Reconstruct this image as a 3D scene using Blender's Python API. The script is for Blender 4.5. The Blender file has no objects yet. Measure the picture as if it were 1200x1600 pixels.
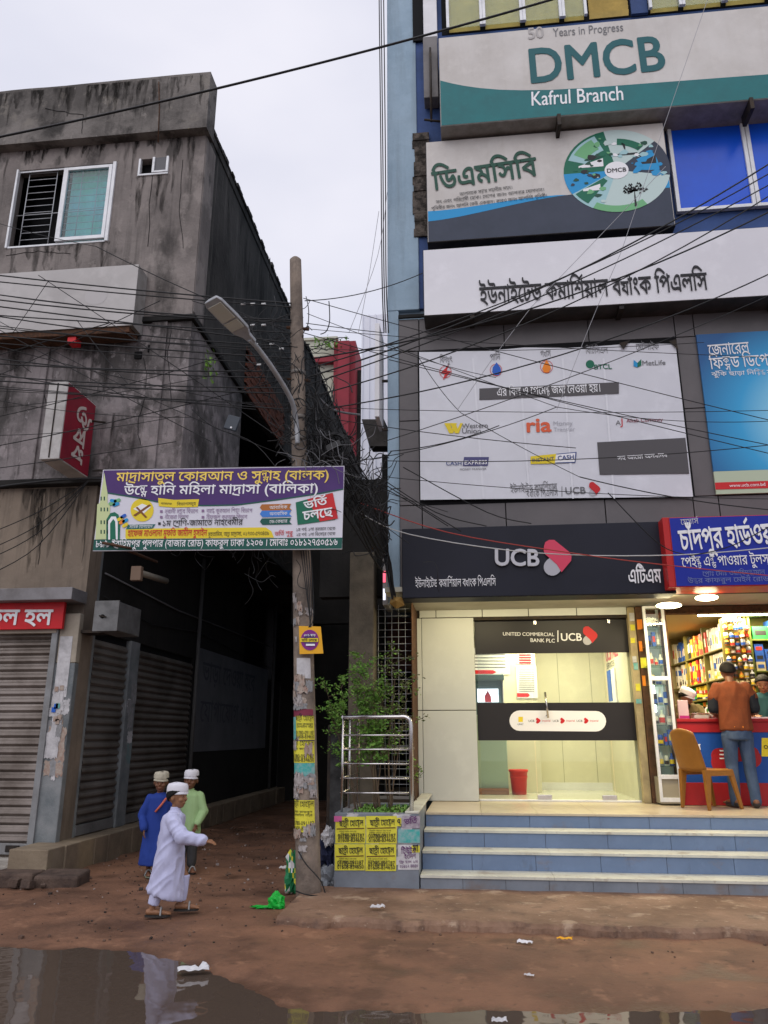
import bpy, math, random
from mathutils import Vector, Matrix, noise
random.seed(7)
SC = bpy.context.scene
COL = SC.collection
rad = math.radians
# ------------------------------------------------------------------ camera
EYE, PITCH, YAW = 1.45, rad(16.3), rad(6.4)
cam = bpy.data.cameras.new('camera')
cam.sensor_fit = 'HORIZONTAL'; cam.sensor_width = 36; cam.lens = 36; cam.clip_end = 500; cam.clip_start = .05
camo = bpy.data.objects.new('camera', cam); COL.objects.link(camo)
camo.location = (0, 0, EYE); camo.rotation_euler = (rad(90) + PITCH, 0, YAW)
SC.camera = camo
# ------------------------------------------------------------------ sky and sun (overcast evening)
SUN_EL, SUN_AZ = rad(48), rad(195)
world = bpy.data.worlds.new("World"); SC.world = world; world.use_nodes = True
wn = world.node_tree.nodes; wl = world.node_tree.links
bg = wn['Background']
sky = wn.new('ShaderNodeTexSky'); sky.sky_type = 'NISHITA'; sky.sun_disc = False
sky.sun_elevation = SUN_EL; sky.sun_rotation = SUN_AZ; sky.dust_density = 3; sky.altitude = 10
tc = wn.new('ShaderNodeTexCoord'); mp = wn.new('ShaderNodeMapping'); mp.inputs['Scale'].default_value = (1.2, 1.2, 3)
nz = wn.new('ShaderNodeTexNoise'); nz.inputs['Scale'].default_value = 1.6; nz.inputs['Detail'].default_value = 4; nz.inputs['Roughness'].default_value = .5
rmp = wn.new('ShaderNodeValToRGB')
rmp.color_ramp.elements[0].position = .3; rmp.color_ramp.elements[0].color = (6.9, 7.1, 8.4, 1)
rmp.color_ramp.elements[1].position = .7; rmp.color_ramp.elements[1].color = (9.1, 9.0, 9.9, 1)
mx = wn.new('ShaderNodeMix'); mx.data_type = 'RGBA'; mx.inputs['Factor'].default_value = .9
wl.new(tc.outputs['Generated'], mp.inputs['Vector']); wl.new(mp.outputs['Vector'], nz.inputs['Vector'])
wl.new(nz.outputs['Fac'], rmp.inputs['Fac']); wl.new(sky.outputs['Color'], mx.inputs['A']); wl.new(rmp.outputs['Color'], mx.inputs['B'])
wl.new(mx.outputs['Result'], bg.inputs['Color']); bg.inputs['Strength'].default_value = .105
sun = bpy.data.lights.new('sun', 'SUN'); sun.energy = 1.15; sun.angle = rad(70); sun.color = (1, .97, .95)
suno = bpy.data.objects.new('sun', sun); COL.objects.link(suno)
_d = Vector((math.sin(SUN_AZ) * math.cos(SUN_EL), math.cos(SUN_AZ) * math.cos(SUN_EL), math.sin(SUN_EL)))
suno.rotation_euler = _d.to_track_quat('Z', 'Y').to_euler()
SC.view_settings.view_transform = 'Standard'; SC.view_settings.look = 'None'
SC.view_settings.gamma = 1; SC.view_settings.exposure = 0; SC.view_settings.use_curve_mapping = False
SC.render.engine = 'CYCLES'
SC.cycles.max_bounces = 8; SC.cycles.transparent_max_bounces = 16; SC.cycles.sample_clamp_indirect = 4

# ------------------------------------------------------------------ helpers
def ray(px, py):
    x = px - 600; u = 800 - py; f = 1200
    fwd = f * math.cos(PITCH) - u * math.sin(PITCH); up = f * math.sin(PITCH) + u * math.cos(PITCH)
    return Vector((x * math.cos(YAW) - fwd * math.sin(YAW), x * math.sin(YAW) + fwd * math.cos(YAW), up))
def W(px, py, Y):      # point of the plane Y = const seen there
    r = ray(px, py); t = Y / r.y; return Vector((r.x * t, Y, EYE + r.z * t))
def WZ(px, py, Z=0):   # point of a horizontal plane
    r = ray(px, py); t = (Z - EYE) / r.z; return Vector((r.x * t, r.y * t, Z))
def WX(px, py, X):
    r = ray(px, py); t = X / r.x; return Vector((X, r.y * t, EYE + r.z * t))

class MB:
    def __init__(s): s.v = []; s.f = []; s.m = []; s.sm = []
    def add(s, vs, fs, mi=0, smooth=False):
        b = len(s.v); s.v += [tuple(p) for p in vs]
        for f in fs: s.f.append([b + i for i in f]); s.m.append(mi); s.sm.append(smooth)
        return s
    def box(s, x0, x1, y0, y1, z0, z1, mi=0):
        x0, x1 = sorted((x0, x1)); y0, y1 = sorted((y0, y1)); z0, z1 = sorted((z0, z1))
        return s.add([(x0,y0,z0),(x1,y0,z0),(x1,y1,z0),(x0,y1,z0),(x0,y0,z1),(x1,y0,z1),(x1,y1,z1),(x0,y1,z1)],
              [(0,3,2,1),(4,5,6,7),(0,1,5,4),(1,2,6,5),(2,3,7,6),(3,0,4,7)], mi)
    def obox(s, c, size, rot, mi=0):
        h = Vector(size) / 2; vs = []
        for z in (-1, 1):
            for x, y in ((-1,-1),(1,-1),(1,1),(-1,1)): vs.append(rot @ Vector((x*h.x, y*h.y, z*h.z)) + Vector(c))
        return s.add(vs, [(0,3,2,1),(4,5,6,7),(0,1,5,4),(1,2,6,5),(2,3,7,6),(3,0,4,7)], mi)
    def poly(s, pts, mi=0): return s.add(pts, [list(range(len(pts)))], mi)
    def prism(s, pts, off, mi=0):
        n = len(pts); a = [Vector(p) for p in pts]; b = [p + Vector(off) for p in a]
        fs = [list(range(n)), list(range(2*n-1, n-1, -1))] + [(i, i+n, (i+1) % n + n, (i+1) % n) for i in range(n)]
        return s.add(a + b, fs, mi)
    def tube(s, pts, r, n=6, mi=0, cap=True):
        pts = [Vector(p) for p in pts]; vs = []; fs = []
        rr = r if isinstance(r, (list, tuple)) else [r] * len(pts)
        up = None
        for i, p in enumerate(pts):
            t = (pts[min(i+1, len(pts)-1)] - pts[max(i-1, 0)])
            if t.length < 1e-9: t = Vector((0, 0, 1))
            t.normalize()
            if up is None: up = t.orthogonal().normalized()
            else:
                up = up - t * up.dot(t)
                up = up.normalized() if up.length > 1e-6 else t.orthogonal().normalized()
            w = t.cross(up)
            for k in range(n):
                a = 2 * math.pi * k / n; vs.append(p + (up * math.cos(a) + w * math.sin(a)) * rr[i])
        for i in range(len(pts) - 1):
            for k in range(n): fs.append((i*n+k, i*n+(k+1) % n, (i+1)*n+(k+1) % n, (i+1)*n+k))
        s.add(vs, fs, mi, True)
        if cap:
            b = len(s.v) - len(vs)
            s.f.append([b + k for k in range(n)][::-1]); s.m.append(mi); s.sm.append(False)
            s.f.append([b + (len(pts)-1)*n + k for k in range(n)]); s.m.append(mi); s.sm.append(False)
        return s
    def lathe(s, c, prof, n=20, mi=0):
        c = Vector(c); vs = []; fs = []
        for r, z in prof:
            for k in range(n):
                a = 2*math.pi*k/n; vs.append(c + Vector((r*math.cos(a), r*math.sin(a), z)))
        for i in range(len(prof)-1):
            for k in range(n): fs.append((i*n+k, i*n+(k+1) % n, (i+1)*n+(k+1) % n, (i+1)*n+k))
        return s.add(vs, fs, mi, True)
    def ell(s, c, r, rot=None, n=14, mi=0):
        c = Vector(c); vs = []; fs = []; m = n // 2
        R = rot or Matrix.Identity(3)
        for i in range(m + 1):
            th = math.pi * i / m
            for k in range(n):
                a = 2*math.pi*k/n
                vs.append(c + R @ Vector((r[0]*math.sin(th)*math.cos(a), r[1]*math.sin(th)*math.sin(a), r[2]*math.cos(th))))
        for i in range(m):
            for k in range(n): fs.append((i*n+k, (i+1)*n+k, (i+1)*n+(k+1) % n, i*n+(k+1) % n))
        return s.add(vs, fs, mi, True)
    def mesh(s, name, mats):
        me = bpy.data.meshes.new(name); me.from_pydata(s.v, [], s.f)
        for m in (mats if isinstance(mats, (list, tuple)) else [mats]): me.materials.append(m)
        if len(me.polygons):
            me.polygons.foreach_set('material_index', s.m); me.polygons.foreach_set('use_smooth', s.sm)
        me.update(); return me
    def build(s, name, mats, parent=None, bev=0, kind=None):
        return place(s.mesh(name, mats), name, parent, bev, kind)
def place(me, name, parent=None, bev=0, kind=None):
    o = bpy.data.objects.new(name, me); COL.objects.link(o)
    if parent: o.parent = parent; o.location = -WL.get(parent.name, Vector())
    WL[o.name] = Vector()
    if bev:
        b = o.modifiers.new('bevel', 'BEVEL'); b.width = bev; b.segments = 2; b.limit_method = 'ANGLE'
    if kind: o['kind'] = kind
    return o
WL = {}     # where a thing's base stands: children are modelled in world coordinates
def thing(name, label, cat, loc=(0, 0, 0), group=None, rz=0):
    o = bpy.data.objects.new(name, None); COL.objects.link(o); o.empty_display_size = .2
    o.location = loc; o.rotation_euler = (0, 0, rz); o['label'] = label; o['category'] = cat
    if group: o['group'] = group
    WL[o.name] = Vector(loc); return o
def tag(o, label, cat, group=None, kind=None):
    o['label'] = label; o['category'] = cat
    if group: o['group'] = group
    if kind: o['kind'] = kind
    return o
def box(name, m, parent, x0, x1, y0, y1, z0, z1, bev=.004):
    return MB().box(x0, x1, y0, y1, z0, z1).build(name, m, parent, bev)
def link_copy(me, name, parent, loc):
    o = bpy.data.objects.new(name, me); COL.objects.link(o); o.parent = parent
    o.location = Vector(loc) - WL.get(parent.name, Vector()); return o
def copy_tree(o, parent=None):
    c = o.copy(); COL.objects.link(c); c.parent = parent
    for ch in list(o.children): copy_tree(ch, c)
    return c

# ------------------------------------------------------------------ materials
MATS = {}
def srgb(r, g, b):
    f = lambda c: (c/255/12.92) if c/255 <= .04045 else ((c/255+.055)/1.055)**2.4
    return (f(r), f(g), f(b))
def mat(name, c, rough=.6, metal=0, c2=None, scale=3, amt=.5, bump=0, bscale=40, streak=0, cs=None, spec=.25, mott=(), emit=0, ecol=None, coat=0, detail=6, dirt=0):
    if name in MATS: return MATS[name]
    m = bpy.data.materials.new(name); m.use_nodes = True; MATS[name] = m
    N = m.node_tree.nodes; L = m.node_tree.links; b = N['Principled BSDF']
    b.inputs['Base Color'].default_value = (*c, 1); b.inputs['Roughness'].default_value = rough
    b.inputs['Metallic'].default_value = metal; b.inputs['Specular IOR Level'].default_value = spec
    if coat: b.inputs['Coat Weight'].default_value = coat
    if emit:
        b.inputs['Emission Color'].default_value = (*(ecol or c), 1); b.inputs['Emission Strength'].default_value = emit
    if c2 or bump or streak or dirt or mott:
        t = N.new('ShaderNodeTexCoord'); g = N.new('ShaderNodeNewGeometry')
        P = g.outputs['Position']
        last = None
        rgb = N.new('ShaderNodeRGB'); rgb.outputs[0].default_value = (*c, 1); last = rgb.outputs[0]
        def mixin(fac, col, last):
            k = N.new('ShaderNodeMix'); k.data_type = 'RGBA'; L.new(fac, k.inputs['Factor'])
            L.new(last, k.inputs['A']); k.inputs['B'].default_value = (*col, 1); return k.outputs['Result']
        def nfac(sc, lo, hi, vec=P, det=detail, mul=1):
            n = N.new('ShaderNodeTexNoise'); n.inputs['Scale'].default_value = sc; n.inputs['Detail'].default_value = det
            n.inputs['Roughness'].default_value = .62; L.new(vec, n.inputs['Vector'])
            r = N.new('ShaderNodeMapRange'); r.inputs[1].default_value = lo; r.inputs[2].default_value = hi
            r.inputs[4].default_value = mul
            L.new(n.outputs['Fac'], r.inputs[0]); return r.outputs[0]
        if c2:
            last = mixin(nfac(scale, .5-.25*(1.1-amt), .5+.25*(1.1-amt)), c2, last)
            mid = tuple((a+d)*.5*1.15 for a, d in zip(c, c2))
            last = mixin(nfac(scale*4.3, .52, .68, mul=.5), mid, last)
        if streak:
            v = N.new('ShaderNodeMapping'); v.inputs['Scale'].default_value = (5, 5, .35); L.new(P, v.inputs['Vector'])
            last = mixin(nfac(1.6, .52, .75, v.outputs[0], mul=streak), cs or (.02, .02, .02), last)
        for (mc, ms, ml, mh, mm, mz) in mott:
            v = N.new('ShaderNodeMapping'); v.inputs['Scale'].default_value = (1, 1, mz); v.inputs['Location'].default_value = (ms*3.7, ms, ms*1.9); L.new(P, v.inputs['Vector'])
            last = mixin(nfac(ms, ml, mh, v.outputs[0], mul=mm), mc, last)
        if dirt:
            last = mixin(nfac(1.3, .5, .8, mul=dirt), (.05, .045, .04), last)
            last = mixin(nfac(22, .58, .8, mul=dirt*.6), (.08, .07, .06), last)
        L.new(last, b.inputs['Base Color'])
        if bump:
            n = N.new('ShaderNodeTexNoise'); n.inputs['Scale'].default_value = bscale; n.inputs['Detail'].default_value = 8
            n.inputs['Roughness'].default_value = .65
            L.new(P, n.inputs['Vector']); k = N.new('ShaderNodeBump'); k.inputs['Strength'].default_value = bump
            k.inputs['Distance'].default_value = .02; L.new(n.outputs['Fac'], k.inputs['Height']); L.new(k.outputs[0], b.inputs['Normal'])
    return m
def glass(name, tint=(1, 1, 1), refl=.06, alpha_tint=.0, rough=.01):
    if name in MATS: return MATS[name]
    m = bpy.data.materials.new(name); m.use_nodes = True; MATS[name] = m
    N = m.node_tree.nodes; L = m.node_tree.links
    for n in list(N):
        if n.type != 'OUTPUT_MATERIAL': N.remove(n)
    out = [n for n in N if n.type == 'OUTPUT_MATERIAL'][0]
    tr = N.new('ShaderNodeBsdfTransparent'); tr.inputs[0].default_value = (*tint, 1)
    gl = N.new('ShaderNodeBsdfGlossy'); gl.inputs['Roughness'].default_value = rough
    lw = N.new('ShaderNodeLayerWeight'); lw.inputs[0].default_value = .5; pw_ = N.new('ShaderNodeMath'); pw_.operation = 'POWER'; pw_.inputs[1].default_value = 4; L.new(lw.outputs['Facing'], pw_.inputs[0])
    fr = N.new('ShaderNodeMapRange'); fr.inputs[3].default_value = .04; fr.inputs[4].default_value = .8; L.new(pw_.outputs[0], fr.inputs[0])
    mx = N.new('ShaderNodeMixShader'); L.new(fr.outputs[0], mx.inputs[0]); L.new(tr.outputs[0], mx.inputs[1]); L.new(gl.outputs[0], mx.inputs[2])
    L.new(mx.outputs[0], out.inputs[0]); return m

MO = [((.30, .265, .245), 2.1, .56, .62, .55, .6), ((.04, .036, .034), 1.5, .55, .68, .8, .5), ((.03, .028, .026), 4.5, .60, .68, .65, .35), ((.27, .24, .22), 7, .63, .68, .5, 1)]
concrete_l = mat('left_plaster', (.245, .215, .20), .85, c2=(.14, .123, .115), scale=.75, amt=.6, bump=.6, bscale=14, streak=.6, cs=(.035, .032, .03), mott=MO)
concrete_p = mat('parapet_plaster', (.20, .182, .168), .88, c2=(.09, .082, .076), scale=1.2, amt=.75, bump=.6, bscale=18, streak=.6, cs=(.03, .028, .026), mott=[((.21, .19, .165), 2.4, .57, .62, .6, .8), ((.028, .026, .024), 2.0, .54, .64, .8, .8), ((.25, .23, .21), 6, .64, .68, .6, .6)])
concrete_m = mat('second_floor_plaster', (.25, .222, .222), .85, c2=(.075, .068, .066), scale=1.5, amt=.75, bump=.6, bscale=16, streak=.55, cs=(.04, .036, .034), mott=[((.33, .29, .29), 3.2, .55, .62, .7, .7), ((.05, .045, .043), 2.1, .56, .66, .8, .5), ((.36, .33, .33), 9, .60, .66, .55, .8), ((.04, .035, .033), 6, .6, .68, .6, .4)])
concrete_low = mat('lower_plaster', (.27, .215, .165), .85, c2=(.15, .12, .095), scale=.9, amt=.3, bump=.35, bscale=12, streak=.7, cs=(.07, .06, .05), mott=[((.12, .095, .075), 1.7, .54, .68, .75, .4), ((.34, .28, .22), 5, .60, .68, .5, .5)])
mould = mat('black_mould_wall', (.065, .06, .056), .95, c2=(.02, .019, .018), scale=.9, amt=.4, bump=.6, bscale=10, streak=.75, cs=(.12, .11, .10), mott=[((.10, .092, .082), 3.4, .60, .70, .7, .12), ((.004, .004, .004), 2.2, .55, .65, .8, .25)])
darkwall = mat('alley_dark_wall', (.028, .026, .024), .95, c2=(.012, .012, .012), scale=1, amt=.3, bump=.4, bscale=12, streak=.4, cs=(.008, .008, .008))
tanstone = mat('tan_cement', (.27, .215, .15), .8, c2=(.17, .13, .09), scale=2.2, bump=.4, bscale=20, dirt=.5)
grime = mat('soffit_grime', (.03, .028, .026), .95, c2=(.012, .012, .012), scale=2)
shut_m = mat('shutter_steel', (.29, .255, .235), .45, .35, c2=(.15, .12, .10), scale=1.3, amt=.4, bump=.1, bscale=60, dirt=.55)
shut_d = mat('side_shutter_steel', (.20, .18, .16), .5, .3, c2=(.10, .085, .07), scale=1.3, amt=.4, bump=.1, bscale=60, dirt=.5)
pil_m = mat('pilaster_paint', (.24, .25, .255), .8, c2=(.13, .15, .16), scale=3, bump=.3, bscale=25, dirt=.4)
whitep = mat('white_paint', (.74, .74, .76), .55, c2=(.66, .65, .66), scale=1.5, dirt=.06)
paper_w = mat('torn_white_paper', (.62, .61, .62), .8, c2=(.42, .41, .42), scale=9, amt=.5, bump=.2, bscale=50, dirt=.3)
alu = mat('white_aluminium', (.72, .73, .75), .4, .1, c2=(.6, .61, .63), scale=5)
steel = mat('stainless_steel', (.62, .6, .6), .24, 1, c2=(.5, .48, .47), scale=12)
ironb = mat('black_iron', (.025, .024, .024), .6, .5, bump=.2, bscale=60, c2=(.05, .035, .025), scale=14)
grillem = mat('pale_grille_bars', (.42, .43, .45), .5, .4)
rust = mat('rusty_iron', (.12, .055, .03), .85, .2, c2=(.05, .03, .02), scale=18, bump=.3)
black = mat('cable_rubber', (.015, .015, .016), .5)
grey_cable = mat('grey_cable', (.16, .16, .17), .5)
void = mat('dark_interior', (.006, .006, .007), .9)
lightblue = mat('light_blue_wall', (.34, .45, .545), .7, c2=(.25, .35, .44), scale=1.1, amt=.4, bump=.2, bscale=20, streak=.55, cs=(.20, .26, .31), dirt=.22)
darkblue = mat('blue_wall', (.045, .09, .25), .7, c2=(.03, .06, .16), scale=1.6, dirt=.3, bump=.2)
acp = mat('grey_cladding', (.135, .122, .125), .42, .15, c2=(.105, .097, .10), scale=.7, dirt=.12)
acp_s = mat('cladding_joint', (.012, .012, .012), .8)
navy = mat('navy_sign_face', (.012, .013, .022), .45, c2=(.016, .017, .028), scale=.8, spec=.2)
offw = mat('off_white_sign_face', (.60, .575, .55), .5, c2=(.5, .47, .44), scale=1.2, dirt=.12, streak=.2, cs=(.4, .36, .3))
whites = mat('white_sign_face', (.72, .715, .745), .4, c2=(.66, .65, .69), scale=.6, dirt=.04)
poster_f = mat('hoarding_vinyl', (.66, .665, .71), .35, c2=(.60, .605, .655), scale=.8, bump=.05, bscale=3, dirt=.05)
teal = mat('teal_print', (.012, .16, .17), .5, c2=(.015, .13, .14), scale=2)
dteal = mat('dark_teal_print', (.008, .10, .115), .5)
navyp = mat('slate_print', (.045, .055, .085), .5, c2=(.035, .045, .07), scale=2)
sky_p = mat('sky_blue_print', (.02, .28, .58), .5)
green_p = mat('green_print', (.01, .14, .08), .5); dgreen = mat('dark_green_print', (.015, .075, .05), .5)
lgreen = mat('light_green_print', (.16, .42, .2), .5); mint = mat('pale_mint_print', (.34, .55, .58), .5)
ink = mat('black_print', (.02, .02, .024), .5); inkg = mat('grey_print', (.16, .16, .17), .5)
redp = mat('red_print', (.55, .02, .025), .45); pinkp = mat('pink_red_print', (.62, .055, .11), .4)
greyp = mat('logo_grey', (.42, .42, .46), .4); whitet = mat('white_lettering', (.8, .8, .82), .45)
greytext = mat('silver_lettering', (.52, .52, .56), .4); yellow_p = mat('yellow_print', (.75, .58, .03), .5)
yellow_t = mat('yellow_lettering', (.85, .62, .12), .5); orange_p = mat('orange_print', (.8, .23, .02), .5)
purple = mat('purple_print', (.075, .03, .16), .5, c2=(.06, .025, .13), scale=2); greenb = mat('bottle_green_print', (.01, .09, .07), .5)
blue_p = mat('blue_print', (.02, .11, .5), .5); redsign = mat('red_sign_face', (.62, .012, .02), .4, c2=(.5, .012, .018), scale=3)
crimson = mat('crimson_sign_face', (.30, .015, .035), .5, c2=(.22, .012, .03), scale=3, dirt=.25)
royal = mat('royal_blue_sign', (.008, .022, .30), .35); brown_p = mat('band_grey_print', (.085, .08, .085), .5)
ylw_poster = mat('yellow_paper', (.72, .67, .06), .7, c2=(.58, .52, .05), scale=8, bump=.15, dirt=.18)
teal_poster = mat('teal_paper', (.05, .36, .33), .7, c2=(.25, .4, .4), scale=20, amt=.6)
glassc = glass('clear_glass', (.93, .96, .94))
glass_b = mat('blue_reflective_glass', (.008, .10, .66), .25, 0, spec=.3, c2=(.008, .075, .55), scale=.9)
glass_w = mat('tinted_window_glass', (.10, .22, .30), .06, 0, spec=.8, c2=(.06, .14, .2), scale=1.6)
curtain = mat('green_curtain', (.08, .28, .2), .8)
bluetile = mat('blue_grey_tile', (.165, .225, .34), .35, c2=(.125, .18, .28), scale=1.6, amt=.4, dirt=.2, mott=[((.20, .15, .11), 3.5, .60, .72, .45, 1.5), ((.10, .12, .16), 9, .60, .7, .4, .4)])
greytile = mat('grey_lower_tile', (.20, .225, .26), .5, c2=(.15, .17, .2), scale=2.5, dirt=.35, mott=[((.18, .12, .085), 2.6, .54, .66, .6, 1.2)])
nosing = mat('cream_step_tile', (.60, .60, .51), .4, c2=(.48, .47, .4), scale=3, dirt=.14, mott=[((.26, .19, .13), 4, .57, .68, .55, 1), ((.3, .22, .15), 13, .6, .68, .5, 1)])
plat_m = mat('platform_tile', (.54, .46, .33), .3, c2=(.46, .38, .27), scale=1.5, dirt=.12, mott=[((.25, .18, .12), 3, .58, .7, .5, 1)])
panel_w = mat('white_panel', (.58, .6, .56), .35, c2=(.53, .55, .52), scale=.6, dirt=.05)
atm_wall = mat('booth_wall', (.64, .61, .46), .5, c2=(.58, .555, .42), scale=.7)
atm_floor = mat('booth_floor_tile', (.6, .6, .5), .15)
woodb = mat('brown_post', (.13, .06, .03), .7, c2=(.06, .03, .018), scale=6, bump=.3, dirt=.3)
beige_post = mat('beige_post', (.45, .36, .2), .7, c2=(.3, .24, .14), scale=5, dirt=.3)
beige_col = mat('beige_column', (.15, .125, .09), .85, c2=(.07, .06, .045), scale=3, bump=.3, dirt=.4)
polem = mat('pole_concrete', (.28, .225, .18), .85, c2=(.13, .105, .088), scale=3, amt=.6, bump=.5, bscale=30, streak=.5, cs=(.07, .055, .045))
brickm = mat('red_brick', (.22, .075, .045), .9, c2=(.12, .045, .03), scale=6, bump=.4)
mortar = mat('mortar', (.11, .085, .07), .95)
leafm = mat('leaf_green', (.10, .24, .035), .55, c2=(.14, .27, .05), scale=6, amt=.7)
leafl = mat('leaf_light_green', (.17, .32, .05), .5)
stemm = mat('plant_stem', (.10, .07, .045), .8)
soil = mat('soil', (.05, .038, .02), .95, c2=(.03, .05, .012), scale=9, bump=.5)
creamb = mat('far_cream_wall', (.5, .5, .4), .8, c2=(.4, .4, .33), scale=.4, dirt=.12)
redb = mat('far_red_wall', (.28, .035, .05), .75, c2=(.2, .03, .04), scale=.8)
skin = mat('brown_skin', (.26, .125, .065), .5, spec=.35); skin_d = mat('dark_skin', (.16, .07, .038), .5, spec=.35)
hair = mat('black_hair', (.006, .005, .0045), .7, bump=.4, bscale=90)
cloth_w = mat('white_cotton', (.50, .51, .70), .85, c2=(.45, .46, .65), scale=6)
cap_w = mat('white_cap', (.66, .65, .70), .85, bump=.1, bscale=90); cap_c = mat('cream_cap', (.5, .46, .36), .85, c2=(.36, .33, .26), scale=30)
cloth_b = mat('blue_cotton', (.018, .045, .24), .85); cloth_g = mat('pale_green_cotton', (.31, .46, .22), .85)
cloth_k = mat('charcoal_trousers', (.05, .05, .052), .9); cloth_o = mat('rust_brown_cotton', (.17, .043, .014), .85, c2=(.13, .035, .012), scale=8)
cloth_n = mat('dark_sleeve', (.012, .014, .02), .9); denim = mat('blue_denim', (.035, .06, .115), .85, c2=(.06, .09, .15), scale=5)
cloth_t = mat('teal_cotton', (.02, .075, .085), .85); sandal_m = mat('sandal_black', (.03, .028, .026), .6); sandal_w = mat('sandal_strap', (.3, .3, .3), .5)

# ------------------------------------------------------------------ lettering
GC = {}
from mathutils.geometry import delaunay_2d_cdt
def _fmesh(body, off, ext):
    """outline of the glyphs, filled by the non-zero winding rule (the built-in fill breaks on overlapping strokes)"""
    c = bpy.data.curves.new('tmp', 'FONT'); c.body = body; c.fill_mode = 'NONE'; c.resolution_u = 4
    o = bpy.data.objects.new('tmp', c); COL.objects.link(o)
    me = bpy.data.meshes.new_from_object(o.evaluated_get(bpy.context.evaluated_depsgraph_get()))
    P = [(v.co.x, v.co.y) for v in me.vertices]; E = [tuple(e.vertices) for e in me.edges]
    bpy.data.objects.remove(o); bpy.data.curves.remove(c); bpy.data.meshes.remove(me)
    if len(body) > 1 or not E: return [(x, y, 0) for x, y in P], []
    adj = {}
    for i, j in E: adj.setdefault(i, []).append(j); adj.setdefault(j, []).append(i)
    seen = set(); loops = []
    for st_ in range(len(P)):
        if st_ in seen or st_ not in adj: continue
        lp_ = [st_]; seen.add(st_); cur = st_
        nxt = st_+1 if st_+1 in adj[st_] else adj[st_][0]
        while nxt not in seen:
            lp_.append(nxt); seen.add(nxt); cur = nxt
            cand = [k for k in adj[cur] if k not in seen]
            if not cand: break
            nxt = cand[0]
        loops.append(lp_)
    segs = [(P[l[i]], P[l[(i+1) % len(l)]]) for l in loops for i in range(len(l))]
    cv, ce, cf, *_r = delaunay_2d_cdt([Vector(p) for p in P], [(l[i], l[(i+1) % len(l)]) for l in loops for i in range(len(l))], [], 0, 1e-5)
    F = []
    for f in cf:
        x = sum(cv[i].x for i in f)/len(f); y = sum(cv[i].y for i in f)/len(f); w = 0
        for (x0, y0), (x1, y1) in segs:
            if (y0 <= y) != (y1 <= y):
                if x0 + (y-y0)*(x1-x0)/(y1-y0) > x: w += 1 if y1 > y0 else -1
        if w: F.append(list(f))
    V = [(p.x, p.y, ext) for p in cv]
    if ext:
        for l in loops:
            b = len(V); n = len(l)
            V += [(P[i][0], P[i][1], ext) for i in l] + [(P[i][0], P[i][1], -ext) for i in l]
            F += [[b+i, b+(i+1) % n, b+n+(i+1) % n, b+n+i] for i in range(n)]
    return V, F
def _w(vs): return max((p[0] for p in vs), default=0)
_ref = _w(_fmesh('\u09ae\u09ae\u09ae', 0, 0)[0])
def glyph(ch, off, ext):
    k = (ch, off, ext)
    if k not in GC:
        vs, fs = _fmesh(ch, off, ext)
        adv = _w(_fmesh('\u09ae' + ch + '\u09ae\u09ae', 0, 0)[0]) - _ref
        GC[k] = (vs, fs, adv)
    return GC[k]
CONS = set(chr(c) for c in range(0x995, 0x9BA)) | {'\u09dc', '\u09dd', '\u09df'}
HEAD, HAS = .66, '\u09cd'
def units(s):
    s = s.replace('\u09af\u09bc', '\u09df').replace('\u09a1\u09bc', '\u09dc').replace('\u09a2\u09bc', '\u09dd')
    out = []; i = 0
    while i < len(s):
        if s[i] in CONS:
            cl = [s[i]]; i += 1
            while i + 1 < len(s) and s[i] == HAS and s[i+1] in CONS: cl.append(s[i+1]); i += 2
            pre = post = None
            if i < len(s):
                if s[i] in '\u09bf\u09c7\u09c8': pre = s[i]; i += 1
                elif s[i] == '\u09cb': pre, post = '\u09c7', '\u09be'; i += 1
                elif s[i] == '\u09cc': pre, post = '\u09c7', '\u09d7'; i += 1
            if pre: out.append(('g', pre))
            out.append(('c', cl))
            if post: out.append(('g', post))
        else: out.append(('g', s[i])); i += 1
    return out
def layout(body, off=0, ext=0):
    V = []; F = []; x = 0
    def put(ch, x, y=0, sc=1):
        vs, fs, adv = glyph(ch, off, ext); b = len(V)
        V.extend((p[0]*sc + x, p[1]*sc + y, p[2]) for p in vs); F.extend([b + i for i in f] for f in fs); return adv * sc
    def stroke(x0, y0, x1, y1, w=.035):
        b = len(V); dx, dy = x1-x0, y1-y0; l = math.hypot(dx, dy); nx, ny = -dy/l*w, dx/l*w
        V.extend([(x0-nx, y0-ny, ext), (x1-nx, y1-ny, ext), (x1+nx, y1+ny, ext), (x0+nx, y0+ny, ext)]); F.append([b, b+1, b+2, b+3])
    for k, u in units(body):
        if k == 'g': x += put(u, x)
        else:
            x0 = x; reph = False
            if len(u) > 1 and u[0] == '\u09b0': reph = True; u = u[1:]
            if len(u) == 1: x += put(u[0], x)
            elif u[1] == '\u09b0':
                x += put(u[0], x); stroke(x0 + .02, -.04, x - .12, -.12); stroke(x0 + .02, -.04, x0 + .1, .06)
            elif u[1] == '\u09af':
                x += put(u[0], x); x += put('\u09af', x, 0, .8)
            else:
                a = put(u[0], x, .27, .6); put(u[1], x + .12, -.16, .62); x += a + .12
                stroke(x0, .64, x, .64, .03)
            if reph: stroke(x - .28, .72, x - .06, .86)
    return V, F, x
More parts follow.
